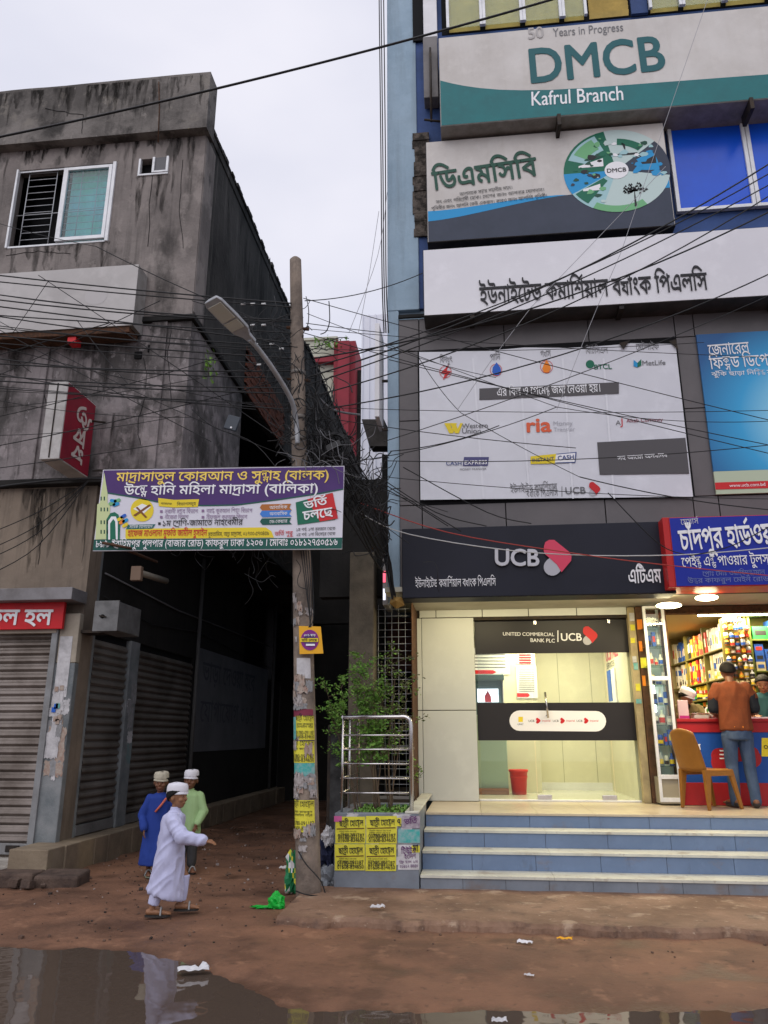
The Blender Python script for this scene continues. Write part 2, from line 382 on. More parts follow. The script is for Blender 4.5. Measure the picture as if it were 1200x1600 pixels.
def text(mb, body, p0, p1, Y=None, mi=0, bold=0, h=None, ext=0, up=None):
    """lettering from p0 to p1 (ends of the base line); pixels with a plane Y, or 3-D points"""
    if Y is not None: p0, p1 = W(*p0, Y), W(*p1, Y)
    else: p0, p1 = Vector(p0), Vector(p1)
    V, F, w = layout(body, 0, ext)
    if not V: return
    lo = min(p[0] for p in V); w = max(p[0] for p in V) - lo
    ux = p1 - p0; s = ux.length / w; ux.normalize()
    uz = Vector(up) if up else Vector((0, 0, 1)); uz = (uz - ux * uz.dot(ux)).normalized(); un = ux.cross(uz)
    sv = (h / .7) if h else s
    bold *= .55
    dirs = [(0, 0)] if not bold else [(0, 0)] + [(math.cos(a*math.pi/4)*bold, math.sin(a*math.pi/4)*bold) for a in range(0, 8, 1 if bold >= .016 else 2)]
    for k, (dx, dy) in enumerate(dirs):
        mb.add([p0 + ux * (p[0]-lo+dx) * s + uz * (p[1]+dy) * sv + un * (p[2] * s + k*.00025) for p in V], F, mi)
def pp(mb, pts, Y, mi=0): mb.poly([W(x, y, Y) for x, y in pts], mi)
def disc(mb, cx, cy, r, Y, mi=0, n=24, a0=0, a1=360, sy=1):
    pts = [(cx + r*math.cos(rad(a0 + (a1-a0)*i/n)), cy + sy*r*math.sin(rad(a0 + (a1-a0)*i/n))) for i in range(n if a1-a0 >= 360 else n+1)]
    if a1 - a0 < 360: pts.append((cx, cy))
    pp(mb, pts, Y, mi)
def capsule(mb, p0, p1, r, Y, mi=0, n=10):
    a = math.atan2(p1[1]-p0[1], p1[0]-p0[0]); pts = []
    for i in range(n+1): t = a + math.pi/2 + math.pi*i/n; pts.append((p0[0]+r*math.cos(t), p0[1]+r*math.sin(t)))
    for i in range(n+1): t = a - math.pi/2 + math.pi*i/n; pts.append((p1[0]+r*math.cos(t), p1[1]+r*math.sin(t)))
    pp(mb, pts, Y, mi)
def ucb_logo(mb, cx, cy, s, Y, red, grey):
    capsule(mb, (cx-.16*s, cy+.30*s), (cx-.12*s, cy+.26*s), .27*s, Y, grey)
    pp(mb, [(cx-.42*s, cy-.35*s), (cx-.38*s, cy-.48*s), (cx-.26*s, cy-.55*s), (cx-.1*s, cy-.55*s), (cx+.36*s, cy-.18*s), (cx+.44*s, cy-.05*s), (cx+.43*s, cy+.1*s),
            (cx+.13*s, cy+.46*s), (cx-.02*s, cy+.22*s), (cx-.38*s, cy-.1*s), (cx-.43*s, cy-.2*s)], Y-.004, red)
exec_order = []
# ================================================================== GROUND
def pud(x):   # far shore of the puddle, as a Y for each X
    pts = [(-9, 6.0), (-3.4, 5.85), (-2.45, 5.9), (-1.9, 5.6), (-1.5, 5.25), (-1.15, 4.82), (-.2, 4.84), (.5, 4.93), (1.6, 5.14), (6, 5.4)]
    for (a, b), (c, d) in zip(pts, pts[1:]):
        if a <= x <= c: return b + (d-b)*(x-a)/(c-a)
    return pts[0][1] if x < -9 else pts[-1][1]
def gz(x, y):
    n = noise.fractal(Vector((x*.9, y*.9, 0)), 1, 2, 4) * .020 + .007*math.sin(y*8.5 + 2*noise.noise(Vector((x*.5, y, 2))))*(1 if y < 6.6 else 0) + noise.fractal(Vector((x*5, y*5, 3)), 1, 2, 4) * .007
    e = y - pud(x) + noise.noise(Vector((x*3, y*3, 7))) * .11 + noise.noise(Vector((x*12, y*12, 1))) * .06 + noise.noise(Vector((x*30, y*30, 1))) * .03
    n *= max(.3, min(1, .3 + .7*e/.9)) if e > 0 else .3
    t = max(-1, min(1, e / .16)); base = .0 if t >= 1 else -.05 * (1 - (t+1)/2) ** 1
    if y > 6.6 and x < -1.3:     # the alley floor is lumpy
        n += noise.noise(Vector((x*2.2, y*2.2, 9))) * .022 * min(1, (y-6.6))
    return base + n - .004
gm = MB(); xs = [-60, -30, -16] + [-9 + .06*i for i in range(256)] + [12, 30, 60]; ys = [-30, -8, 0] + [3.6 + .055*i for i in range(150)] + [14, 18, 26, 40, 90, 300]
vs = [(x, y, gz(x, y) if -9 <= x <= 7 and 3.6 <= y <= 12 else -.03) for y in ys for x in xs]; nx = len(xs)
gm.add(vs, [(j*nx+i, j*nx+i+1, (j+1)*nx+i+1, (j+1)*nx+i) for j in range(len(ys)-1) for i in range(nx-1)], 0, True)
WETN = True
dirt = mat('wet_red_mud', (.235, .122, .075), .7, c2=(.14, .076, .05), scale=1.1, amt=.6, bump=.6, bscale=26, dirt=.22, spec=.15, mott=[((.10, .055, .038), 3.1, .55, .66, .6, 1), ((.33, .18, .11), 5.5, .58, .68, .5, 1), ((.07, .045, .034), 14, .6, .68, .5, 1)])
gm.build('ground', dirt, kind='structure')
# mud is darker and shinier where it is low and soaked
N_ = dirt.node_tree.nodes; L_ = dirt.node_tree.links; b_ = N_['Principled BSDF']
g_ = N_.new('ShaderNodeNewGeometry'); s_ = N_.new('ShaderNodeSeparateXYZ'); L_.new(g_.outputs['Position'], s_.inputs[0])
nn_ = N_.new('ShaderNodeTexNoise'); nn_.inputs['Scale'].default_value = 2.2; nn_.inputs['Detail'].default_value = 5; L_.new(g_.outputs['Position'], nn_.inputs['Vector'])
ad_ = N_.new('ShaderNodeMath'); ad_.operation = 'MULTIPLY_ADD'; ad_.inputs[1].default_value = -.09; L_.new(nn_.outputs['Fac'], ad_.inputs[0]); L_.new(s_.outputs['Z'], ad_.inputs[2])
mr_ = N_.new('ShaderNodeMapRange'); mr_.inputs[1].default_value = -.082; mr_.inputs[2].default_value = -.055; L_.new(ad_.outputs[0], mr_.inputs[0])
src_ = b_.inputs['Base Color'].links[0].from_socket
mw_ = N_.new('ShaderNodeMix'); mw_.data_type = 'RGBA'; L_.new(mr_.outputs[0], mw_.inputs['Factor']); mw_.inputs['A'].default_value = (.10, .055, .036, 1); L_.new(src_, mw_.inputs['B']); L_.new(mw_.outputs['Result'], b_.inputs['Base Color'])
rr_ = N_.new('ShaderNodeMapRange'); rr_.inputs[3].default_value = .28; rr_.inputs[4].default_value = .68; L_.new(mr_.outputs[0], rr_.inputs[0]); L_.new(rr_.outputs[0], b_.inputs['Roughness'])
wm = bpy.data.materials.new('puddle_water'); wm.use_nodes = True
b = wm.node_tree.nodes['Principled BSDF']; b.inputs['Base Color'].default_value = (.085, .062, .048, 1); b.inputs['Roughness'].default_value = .03; b.inputs['IOR'].default_value = 1.33
b.inputs['Specular IOR Level'].default_value = .55
n_ = wm.node_tree.nodes.new('ShaderNodeTexNoise'); n_.inputs['Scale'].default_value = 3; bu = wm.node_tree.nodes.new('ShaderNodeBump'); bu.inputs['Strength'].default_value = .08; bu.inputs['Distance'].default_value = .05
g_ = wm.node_tree.nodes.new('ShaderNodeNewGeometry'); wm.node_tree.links.new(g_.outputs['Position'], n_.inputs['Vector']); wm.node_tree.links.new(n_.outputs['Fac'], bu.inputs['Height']); wm.node_tree.links.new(bu.outputs[0], b.inputs['Normal'])
MB().poly([(-14, -2, -.026), (10, -2, -.026), (10, 6.4, -.026), (-14, 6.4, -.026)]).build('puddle', wm, kind='structure')
# broken concrete apron in front of the steps
am = MB(); rows = []
N = 330
for i in range(N+1):
    x = -1.62 + i*(8.2/N); j = noise.noise(Vector((x*2.5, 0, 5)))*.10 + noise.noise(Vector((x*11, 0, 2)))*.06 + max(0, noise.noise(Vector((x*5, 0, 12))))*.12
    y0 = 6.66 - .012*x + j
    top = .062 + noise.noise(Vector((x*3, 1, 0)))*.008
    rows.append([(x, y0-.03-.02*noise.noise(Vector((x*9, 3, 3))), -.03), (x, y0 - .01, top*.55), (x, y0 + .03, top), (x, y0+.35, top+.006), (x, y0+.8, top+.01), (x, 7.97, top+.012)])
for i in range(N):
    for k in range(5): am.add([rows[i][k], rows[i+1][k], rows[i+1][k+1], rows[i][k+1]], [(0, 1, 2, 3)])
am.add([r for r in rows[0]] + [(rows[0][0][0], 7.97, -.03)], [(6, 5, 4, 3, 2, 1, 0)])
apron = mat('muddy_concrete', (.27, .165, .11), .7, c2=(.15, .085, .055), scale=1.7, amt=.6, bump=.7, bscale=22, dirt=.3, mott=[((.42, .31, .22), 3.3, .57, .66, .7, 1), ((.10, .06, .045), 4.2, .56, .66, .7, 1), ((.5, .4, .3), 15, .64, .7, .6, 1)])
am.build('pavement', apron, kind='structure')

# ================================================================== RIGHT BUILDING
X0, X1, YW_, YG = -1.0, 7.5, 9.35, 10.45
rb = thing('bank_building', 'tall light blue and grey clad bank building filling the right half', 'building', (3, 9.4, 0))
MB().box(X0, X1, YW_+.06, 22, 3.16, 15).build('wall', lightblue, rb)
MB().box(X0+.02, X1, 14.2, 22, -.03, 3.155).build('lower_wall', lightblue, rb); MB().box(6.3, X1, 9.5, 14.19, -.03, 3.155).build('lower_wall', lightblue, rb)
# light blue corner pier and darker blue strip
xp = W(650, 250, YW_).x
MB().box(X0, W(655, 450, YW_).x - .0, YW_-.02, YW_+.08, 7.08, 15.02).build('corner_pier', lightblue, rb, .01)
MB().box(X0, W(624, 650, YW_).x, YW_-.02, YW_+.08, 3.02, 7.075).build('corner_pier', lightblue, rb, .01)
MB().box(W(652, 450, YW_).x+.005, X1, YW_+.0, YW_+.07, 7.1, 12.6).build('wall_band', darkblue, rb)
# bare old plaster strip left of the green bank sign
ps = MB(); xa, xb = W(646, 290, YW_).x, W(672, 290, YW_).x; za, zb = W(650, 372, YW_).z, W(650, 212, YW_).z
for i in range(14):
    z0 = za + (zb-za)*i/14; z1 = za + (zb-za)*(i+1)/14 + .002
    ps.box(xa + random.uniform(-.015, .03), xb, YW_-.035 - random.random()*.02, YW_-.021, z0, z1)
ps.build('bare_plaster', mat('bare_black_plaster', (.12, .10, .085), .95, c2=(.03, .026, .022), scale=9, amt=.8, bump=.7), rb)
# grey cladding panels, each its own plate with an open joint
jb = W(1088, 780, YW_)
panel_cells = []
z_top, z_p1, z_p0, z_lo = W(800, 492, YW_).z, W(850, 541, YW_).z, W(850, 785, YW_).z, W(850, 832, YW_).z
xl0 = W(624, 650, YW_).x; xl1 = W(655, 650, YW_).x; xr0 = W(1069, 655, YW_).x; xr1 = W(1112, 655, YW_).x
zmid = W(640, 660, YW_).z; zmid2 = W(1090, 640, YW_).z
cols_top = [xl0, W(655, 520, YW_).x, W(787, 520, YW_).x, W(918, 515, YW_).x, W(1052, 510, YW_).x, W(1082, 510, YW_).x, W(1215, 505, YW_).x, W(1350, 505, YW_).x, X1]
for a, c in zip(cols_top, cols_top[1:]): panel_cells.append((a, c, z_p1, z_top))
cols_lo = [xl0, W(660, 800, YW_).x, W(790, 800, YW_).x, W(945, 800, YW_).x, W(1083, 800, YW_).x, W(1123, 800, YW_).x, W(1240, 800, YW_).x, X1]
for a, c in zip(cols_lo, cols_lo[1:]): panel_cells.append((a, c, z_lo - .8, z_p0))
panel_cells += [(xl0, xl1, zmid, z_p1), (xl0, xl1, z_p0, zmid), (xr0, xr1, zmid2, z_p1), (xr0, xr1, z_p0, zmid2)]
MB().box(xl0, X1, YW_-.01, YW_+.06, z_lo-.8, z_top).build('cladding_backing', acp_s, rb)
for a, c, z0, z1 in panel_cells:
    MB().box(a+.006, c-.006, YW_-.05, YW_-.012, z0+.006, z1-.006).build('panel', acp, rb, .003)
MB().box(xl0, X1, YW_-.09, YW_-.052, z_top-.0, z_top+.05).build('cladding_cap', acp_s, rb, .005)
# blue glass windows (third floor) with white frames
def sash(x0, x1, z0, z1, y, par, gm_, name='window', fw=.05, fm=alu, dep=.07):
    f = MB(); f.box(x0, x0+fw, y-dep, y, z0, z1); f.box(x1-fw, x1, y-dep, y, z0, z1); f.box(x0+fw, x1-fw, y-dep, y, z1-fw, z1); f.box(x0+fw, x1-fw, y-dep, y, z0, z0+fw)
    fo = f.build(name, fm, par, .004)
    g = MB().box(x0+fw, x1-fw, y-dep*.55, y-dep*.35, z0+fw, z1-fw).build('pane', gm_, fo)
    return fo
wz0, wz1 = W(1100, 334, YW_).z, W(1100, 186, YW_).z
wx = [W(1046, 260, YW_).x, W(1168, 255, YW_).x, W(1300, 250, YW_).x, W(1430, 245, YW_).x]
for a, c in zip(wx, wx[1:]): 
    fo = sash(a+.004, c-.004, wz0, wz1, YW_-.02, rb, glass_b)
# fourth floor: dark room windows with yellow louvres behind clear glass
zt0, zt1 = W(900, 40, YW_+.05).z, 13.9
MB().box(W(690, 30, YW_).x, X1, YW_-.01, YW_+.05, zt0, 14.2).build('louvre_backing', void, rb)
ylv = mat('yellow_louvre', (.72, .52, .15), .6, c2=(.55, .40, .12), scale=5, dirt=.2)
wxs = [697, 753, 815, 876, 915, 985, 1011, 1063, 1130, 1200, 1262]
for i, (a, c) in enumerate(zip(wxs, wxs[1:])):
    xa, xb = W(a, 20, YW_).x, W(c, 20, YW_).x
    if i in (5,):
        MB().box(xa, xb, YW_-.06, YW_-.012, zt0, 14.2).build('wall_band', darkblue, rb); continue
    lv = MB(); z = zt0
    while z < 13.8: lv.obox(((xa+xb)/2, YW_-.045, z+.05), (xb-xa-.08, .012, .085), Matrix.Rotation(rad(28), 3, 'X')); z += .078
    lv.build('louvre', ylv, rb)
    if i not in (4,):
        f = MB(); f.box(xa, xa+.045, YW_-.14, YW_-.09, zt0, 13.9); f.box(xb-.045, xb-.002, YW_-.14, YW_-.09, zt0, 13.9)
        fo = f.build('window_frame', alu, rb, .004); MB().box(xa+.045, xb-.045, YW_-.115, YW_-.108, zt0, 13.9).build('pane', glass('louvre_glass', (.9, .97, .93)), fo)
# dark corner window and conduit box left of the top sign
MB().box(W(645, 30, YW_).x, W(661, 30, YW_).x, YW_-.05, YW_-.021, W(650, 68, YW_).z, 13.9).build('side_window', void, rb)
MB().box(W(662, 30, YW_).x, W(683, 30, YW_).x, YW_-.14, YW_-.021, W(672, 72, YW_).z, 13.9).build('window_jamb', whitep, rb, .01)
MB().box(W(663, 120, YW_).x, W(685, 120, YW_).x, YW_-.24, YW_-.021, W(672, 172, YW_).z, W(672, 78, YW_).z).build('sign_side_box', mat('dull_grey_metal', (.2, .19, .19), .6, dirt=.3, c2=(.14, .13, .13)), rb, .01)
MB().tube([W(672, 75, YW_-.3), W(674, 190, YW_-.3)], .018).tube([W(663, 187, YW_-.3), W(690, 190, YW_-.3)], .018).build('bracket', ironb, rb)

# ground floor: soffit, header plates, side walls
MB().box(X0, X1, 8.98, YG+.12, 3.10, 3.158).build('soffit', mat('soffit_panel', (.5, .48, .4), .6, c2=(.4, .38, .3), scale=2, dirt=.2), rb)
hx = [655, 681, 753, 825, 900, 978]
for a, c in zip(hx, hx[1:]):
    MB().box(W(a, 950, YG).x+.005, W(c, 950, YG).x-.005, YG-.03, YG, 3.0, 3.098).build('header_panel', panel_w, rb, .003)
MB().box(-.72, 2.2, YG-.01, YG+.1, 2.96, 3.098).build('header_backing', ironb, rb)
lw = MB().box(-.72, .045, YG, YG+.08, .66, 3.0).build('panel_backing', acp_s, rb)
for z0, z1 in ((.665, 1.775), (1.785, 2.99)):
    MB().box(-.655, .043, YG-.035, YG-.001, z0, z1).build('white_panel', panel_w, rb, .004)
    MB().box(-.72, -.661, YG-.035, YG-.001, z0, z1).build('white_panel', panel_w, rb, .004)
# platform and steps
st = thing('entrance_steps', 'blue grey tiled steps with cream nosings up to the bank and shop', 'steps', (3, 8.5, 0))
rise = [0, .19, .36, .52, .66]; fy = [7.95, 8.28, 8.60, 8.92]
XS0 = -.545
core = MB()
for k in range(4): core.box(XS0+.01, X1, fy[k]+.02, fy[k+1] + .03 if k < 3 else YG+2.6, 0 if k == 0 else -.01, rise[k+1]-.022)
core.build('core', mortar, st)
tw = {}
for k in range(4):
    tm = greytile if k == 0 else bluetile; n = 0; x = XS0 + (.0 if k % 2 == 0 else -.13)
    w = .4 if k == 0 else .62
    while x < X1 - .02:
        a = max(x, XS0); c = min(x + w, X1)
        key = (round(c-a, 3), k)
        if key not in tw: tw[key] = MB().box(.002, c-a-.002, fy[k], fy[k]+.02, rise[k]+.001, rise[k+1]-.024).mesh('riser_tile', tm)
        o = link_copy(tw[key], 'riser_tile', st, (a, random.uniform(-.0015, .0015), 0)); x += w
    if k < 3:
        x = XS0
        while x < X1 - .02:
            c = min(x + 1.25, X1); key = ('t', round(c-x, 3), k)
            if key not in tw: tw[key] = MB().box(.0015, c-x-.0015, fy[k]-.012, fy[k+1]-.001, rise[k+1]-.023, rise[k+1]).mesh('tread_tile', nosing)
            link_copy(tw[key], 'tread_tile', st, (x, 0, 0)); x += 1.25
for i in range(14):
    for j in range(5):
        x = XS0 + i*.6; y = 8.905 + j*.6; x2 = min(x+.6, X1); y2 = min(y+.6, 11.9)
        if x2 - x > .05 and y2 > y + .1: 
            key = ('p', round(x2-x, 3), round(y2-y, 3))
            if key not in tw: tw[key] = MB().box(.0015, x2-x-.0015, .0015, y2-y-.0015, rise[4]-.021, rise[4]+.0).mesh('floor_tile', plat_m)
            link_copy(tw[key], 'floor_tile', st, (x, y, 0))
# ------------------------------------------------------------------ ATM booth
atm = thing('atm_booth', 'brightly lit glass fronted cash machine booth with pale green walls', 'booth', (1, 11.4, .66))
BY = 12.6
MB().box(.0, 2.13, BY, BY+.08, .66, 3.0).build('rear_wall', atm_wall, atm)
MB().box(-.72, -.64, YG+.09, BY, .66, 3.0).build('side_wall', atm_wall, atm)
MB().box(2.06, 2.13, YG+.2, BY, .66, 3.0).build('side_wall', atm_wall, atm)
MB().box(-.72, 2.13, YG+.12, BY+.08, 2.98, 3.06).build('ceiling', mat('booth_ceiling', (.7, .7, .6), .7), atm)
MB().box(-.64, 2.06, YG+.12, BY, .66, .672).build('booth_floor', atm_floor, atm)
for z in (.668,): MB().box(.05, 2.06, BY-.015, BY-.001, .672, .78).build('skirting', whitep, atm)
pw = MB().box(.3, .96, 11.95, 12.6, .672, 2.98).build('partition', atm_wall, atm, .005)
for xx in (1.35, 1.85): MB().box(xx, xx+.006, BY-.004, BY, .78, 2.98).build('wall_joint', mat('joint_shadow', (.25, .25, .17), .8), atm)
# glass front
gf = thing('glass_door', 'frameless glass door front with dark vinyl bands and long steel handle', 'door', (1, 10.55, .68))
GY = 10.55
for a, c in ((748, 832), (833, 950), (951, 999)):
    MB().box(W(a, 1100, GY).x+.003, W(c, 1100, GY).x-.003, GY-.006, GY+.006, .69, 3.0).build('pane', glassc, gf)
gx0, gx1 = .055, W(983, 1000, GY).x
z_a, z_b = W(850, 962, GY).z, W(850, 1021, GY).z; z_c, z_d = W(850, 1098, GY).z, W(850, 1157, GY).z
film = mat('black_vinyl_band', (.022, .02, .022), .4)
MB().box(gx0, gx1, GY-.0095, GY-.0065, z_b, z_a).build('vinyl_band', film, gf); MB().box(gx0, gx1, GY-.0095, GY-.0065, z_d, z_c).build('vinyl_band', film, gf)
lm = MB(); capsule(lm, (812, 1126), (931, 1127), 16, GY-.012, 0)
text(lm, 'UNITED COMMERCIAL', (786, 993), (866, 994), GY-.013, 1, .01); text(lm, 'BANK PLC', (829, 1003), (867, 1004), GY-.013, 1, .01)
pp(lm, [(871, 985), (872.5, 985), (872.5, 1003), (871, 1003)], GY-.013, 1)
text(lm, 'UCB', (877, 1001), (909, 1001), GY-.013, 1, .03); ucb_logo(lm, 922, 993, 26, GY-.013, 2, 3)
for cx in (838, 876, 913): ucb_logo(lm, cx+3, 1126, 8, GY-.014, 2, 2); text(lm, 'UCB', (cx-12, 1128), (cx-3, 1128), GY-.014, 4); text(lm, 'Imperial', (cx+9, 1127.5), (cx+22, 1127.5), GY-.014, 2)
pp(lm, [(810, 1120), (817, 1120), (817, 1128), (810, 1128)], GY-.014, 5); text(lm, 'UPAY', (809, 1133), (818, 1133), GY-.014, 4)
lm.build('lettering', [whitet, whitet, redp, greyp, ink, yellow_p], gf)
hd = MB(); hx_ = W(852, 1100, GY).x; hd.tube([(hx_, GY-.07, W(850, 1082, GY).z), (hx_+.02, GY-.07, W(852, 1122, GY).z)], .014, 10)
for z in (W(850, 1086, GY).z, W(850, 1118, GY).z): hd.tube([(hx_+.005, GY-.07, z), (hx_+.005, GY, z)], .01, 8)
hd.build('handle', steel, gf)
for px_ in (851, 952):
    MB().box(W(px_, 1240, GY).x-.09, W(px_, 1240, GY).x+.09, GY-.02, GY+.02, .682, .74).build('patch_fitting', steel, gf, .005)
for px_ in (950, 835): MB().box(W(px_, 960, GY).x-.02, W(px_, 960, GY).x+.02, GY-.02, GY+.02, 2.9, 3.0).build('patch_fitting', steel, gf, .005)
MB().box(.05, 2.06, GY-.04, GY+.04, .661, .682).build('threshold', alu, gf, .003)
# booth contents
am_ = thing('cash_machine', 'blue grey cash machine with lit screen at the left of the booth', 'cash machine', (.35, 11.7, .68))
cm = mat('machine_blue_grey', (.12, .2, .22), .4); cm2 = mat('machine_green_grey', (.33, .42, .35), .4)
YA = 11.55; a0 = W(741, 1150, YA).x; a1 = W(792, 1160, YA).x; a0 = -.3
MB().box(a0, a1, YA, 12.0, .75, 1.75).build('cabinet', cm2, am_, .01)
MB().box(a0, a1, YA-.06, 12.0, .672, .75).build('plinth', mat('machine_plinth', (.3, .15, .1), .6), am_, .01)
fx = W(785, 1080, YA).x
MB().box(a0, fx, YA+.05, 12.0, 1.75, W(760, 1055, YA).z).build('head', cm, am_, .015)
MB().box(a0, fx+.03, YA-.04, YA+.05, W(760, 1060, YA).z-.03, W(760, 1054, YA).z).build('hood', cm, am_, .01)
zs0, zs1 = W(760, 1097, YA).z, W(760, 1076, YA).z
sc_ = MB().box(W(746, 1085, YA).x, W(779, 1085, YA).x, YA+.03, YA+.05, zs0, zs1).build('screen', mat('lit_screen', (.8, .85, .9), .3, emit=1.6, ecol=(.8, .85, 1)), am_)
q = MB(); pp(q, [(758, 1097), (757, 1088), (762, 1079), (767, 1088), (768, 1097)], YA+.026, 0); q.build('screen_picture', pinkp, am_)
MB().box(fx+.002, fx+.02, YA+.0, 12.0, 1.7, W(760, 1052, YA).z).build('side_trim', alu, am_, .003)
def notice(label, Y, x0, y0, x1, y1, parts, cat='notice', grp=None, name='notice', pm=None):
    t = thing(name, label, cat, W((x0+x1)/2, y1, Y), grp)
    q = MB().box(W(x0, (y0+y1)/2, Y).x, W(x1, (y0+y1)/2, Y).x, Y-.003, Y, W((x0+x1)/2, y1, Y).z, W((x0+x1)/2, y0, Y).z).build('sheet', pm or whitep, t)
    lm = MB(); mats = parts(lm, Y-.006); lm.build('print', mats, t); return t
def n1(lm, Y):
    for i in range(5): pp(lm, [(742, 1022+i*5), (790, 1022+i*5), (790, 1023.5+i*5), (742, 1023.5+i*5)], Y, 0)
    pp(lm, [(741, 1047), (770, 1047), (776, 1050), (770, 1053), (741, 1053)], Y, 1); return [inkg, redp]
notice('wide white notice with a red arrow above the cash machine', 11.94, 741, 1012, 796, 1054, n1)
def n2(lm, Y):
    for i in range(4): pp(lm, [(811, 1022+i*4), (829, 1022+i*4), (831, 1023.5+i*4), (829, 1025+i*4), (811, 1025+i*4)], Y, 0)
    return [redp]
notice('small sheet of four red arrows above the long notice in the booth', 11.94, 808, 1018, 833, 1038, n2)
def n3(lm, Y):
    for i in range(13): pp(lm, [(811, 1045+i*2.9), (835, 1045+i*2.9), (835, 1046+i*2.9), (811, 1046+i*2.9)], Y, 0)
    pp(lm, [(808, 1083), (825, 1083), (828, 1086), (825, 1089), (808, 1089)], Y, 1); return [inkg, redp]
notice('tall white printed instructions notice with a red arrow at its foot', 11.94, 807, 1040, 839, 1091, n3)
MBn = thing('leaflet_rack', 'leaflet holder with blue and white leaflets on the right booth wall', 'leaflet rack', (2.04, 11.5, 1.6))
for i, (y, m_) in enumerate(((11.9, blue_p), (11.55, whitep))):
    MB().box(2.035, 2.058, y, y+.28, 1.95, 2.4).build('leaflet', m_, MBn)
MB().box(2.03, 2.058, 11.5, 12.25, 1.88, 1.95).build('holder', alu, MBn)
q = MB(); text(q, 'UCB FREE', (2.056, 12.25, 2.55), (2.056, 11.25, 2.55), None, 0, .03, h=.2); text(q, 'SERVICES', (2.056, 12.25, 2.44), (2.056, 11.6, 2.44), None, 1, 0, h=.08)
tag(q.build('wall_lettering', [pinkp, ink]), 'pink and black lettering on the right wall of the booth', 'lettering')
bn = thing('waste_bin', 'red plastic waste bin standing on the booth floor', 'bin', (WZ(811, 1230, .672).x, 11.6, .672))
bx = W(811, 1228, 11.6).x
MB().lathe((bx, 11.6, .673), [(.001, 0), (.10, 0), (.125, .3), (.137, .3), (.137, .33), (.122, .33), (.1, .02), (.001, .02)], 24).build('bucket', mat('red_plastic', (.6, .03, .02), .35), bn)
MB().lathe((bx, 11.6, .673), [(.119, .22), (.124, .225), (.124, .235), (.121, .24)], 24).build('rib', mat('red_plastic', (0, 0, 0)), bn)
MB().add([WZ(838, 1232, .69)+Vector(v) for v in ((0, 0, 0), (.12, .0, 0), (.14, .05, .05), (.02, .06, .045), (.06, .02, .075))], [(0, 1, 4), (1, 2, 4), (2, 3, 4), (3, 0, 4), (0, 3, 2, 1)])
rg = MB().add([WZ(857, 1226, .674)+Vector(v) for v in ((0, 0, 0), (.12, .0, 0), (.14, .05, .0), (.02, .06, .0), (.06, .02, .055))], [(0, 1, 4), (1, 2, 4), (2, 3, 4), (3, 0, 4), (0, 3, 2, 1)]).build('cleaning_cloth', teal_poster)
tag(rg, 'crumpled teal cloth on the booth floor by the rear wall', 'cloth')
lp = thing('ceiling_light', 'flat ceiling light panel inside the cash machine booth', 'ceiling light', (1, 11.5, 2.96))
MB().box(.5, 1.7, 11.2, 11.8, 2.955, 2.979).build('diffuser', mat('booth_lamp_glow', (1, .95, .75), .5, emit=6, ecol=(1, .92, .66)), lp)
def area(name, loc, sx, sy, e, col, par, rot=(0, 0, 0)):
    l = bpy.data.lights.new(name, 'AREA'); l.shape = 'RECTANGLE'; l.size = sx; l.size_y = sy; l.energy = e; l.color = col
    o = bpy.data.objects.new(name, l); COL.objects.link(o); o.parent = par; o.location = Vector(loc) - WL[par.name]; o.rotation_euler = rot; return o
area('lamp_glow', (1.1, 11.5, 2.94), 1.2, .6, 48, (1, .90, .60), lp)
lt = thing('added_soffit_light', 'added pair of unseen warm tube lights behind the navy bank sign', 'light', (.7, 10, 3.1))  # unseen tubes added to brighten the white panel and platform
for xx in (-.5, .9):
    MB().tube([(xx, 9.4, 3.085), (xx+1.1, 9.4, 3.085)], .013, 8).build('tube', mat('added_tube_glow', (1, .9, .6), .5, emit=9, ecol=(1, .86, .5)), lt)
    area('lamp_glow', (xx+.55, 9.42, 3.065), 1.1, .05, 16, (1, .86, .52), lt, (rad(25), 0, 0))
# post between the bank and the shop
po = thing('shop_front_post', 'brown wooden post with beige strip covered in small stickers', 'post', (2.1, 10.4, .66))
MB().box(2.065, 2.155, 10.38, 10.5, .662, 3.09).build('strip', beige_post, po, .006)
MB().box(2.16, 2.28, 10.34, 10.5, .662, 3.09).build('timber', woodb, po, .008)
for i in range(9):
    z = 2.9 - i*.13 + random.uniform(-.03, .03)
    if i in (3, 6): continue
    MB().box(2.07+random.uniform(0, .015), 2.12+random.uniform(0, .03), 10.373, 10.379, z, z+random.uniform(.05, .12)).build('sticker', random.choice([teal_poster, ylw_poster, paper_w, ylw_poster]), po)
for i in range(4):
    z = 2.75 - i*.23 + random.uniform(-.04, .04); MB().box(2.165, 2.2+random.random()*.07, 10.333, 10.339, z, z+.13).build('sticker', random.choice([orange_p, ylw_poster, paper_w]), po)
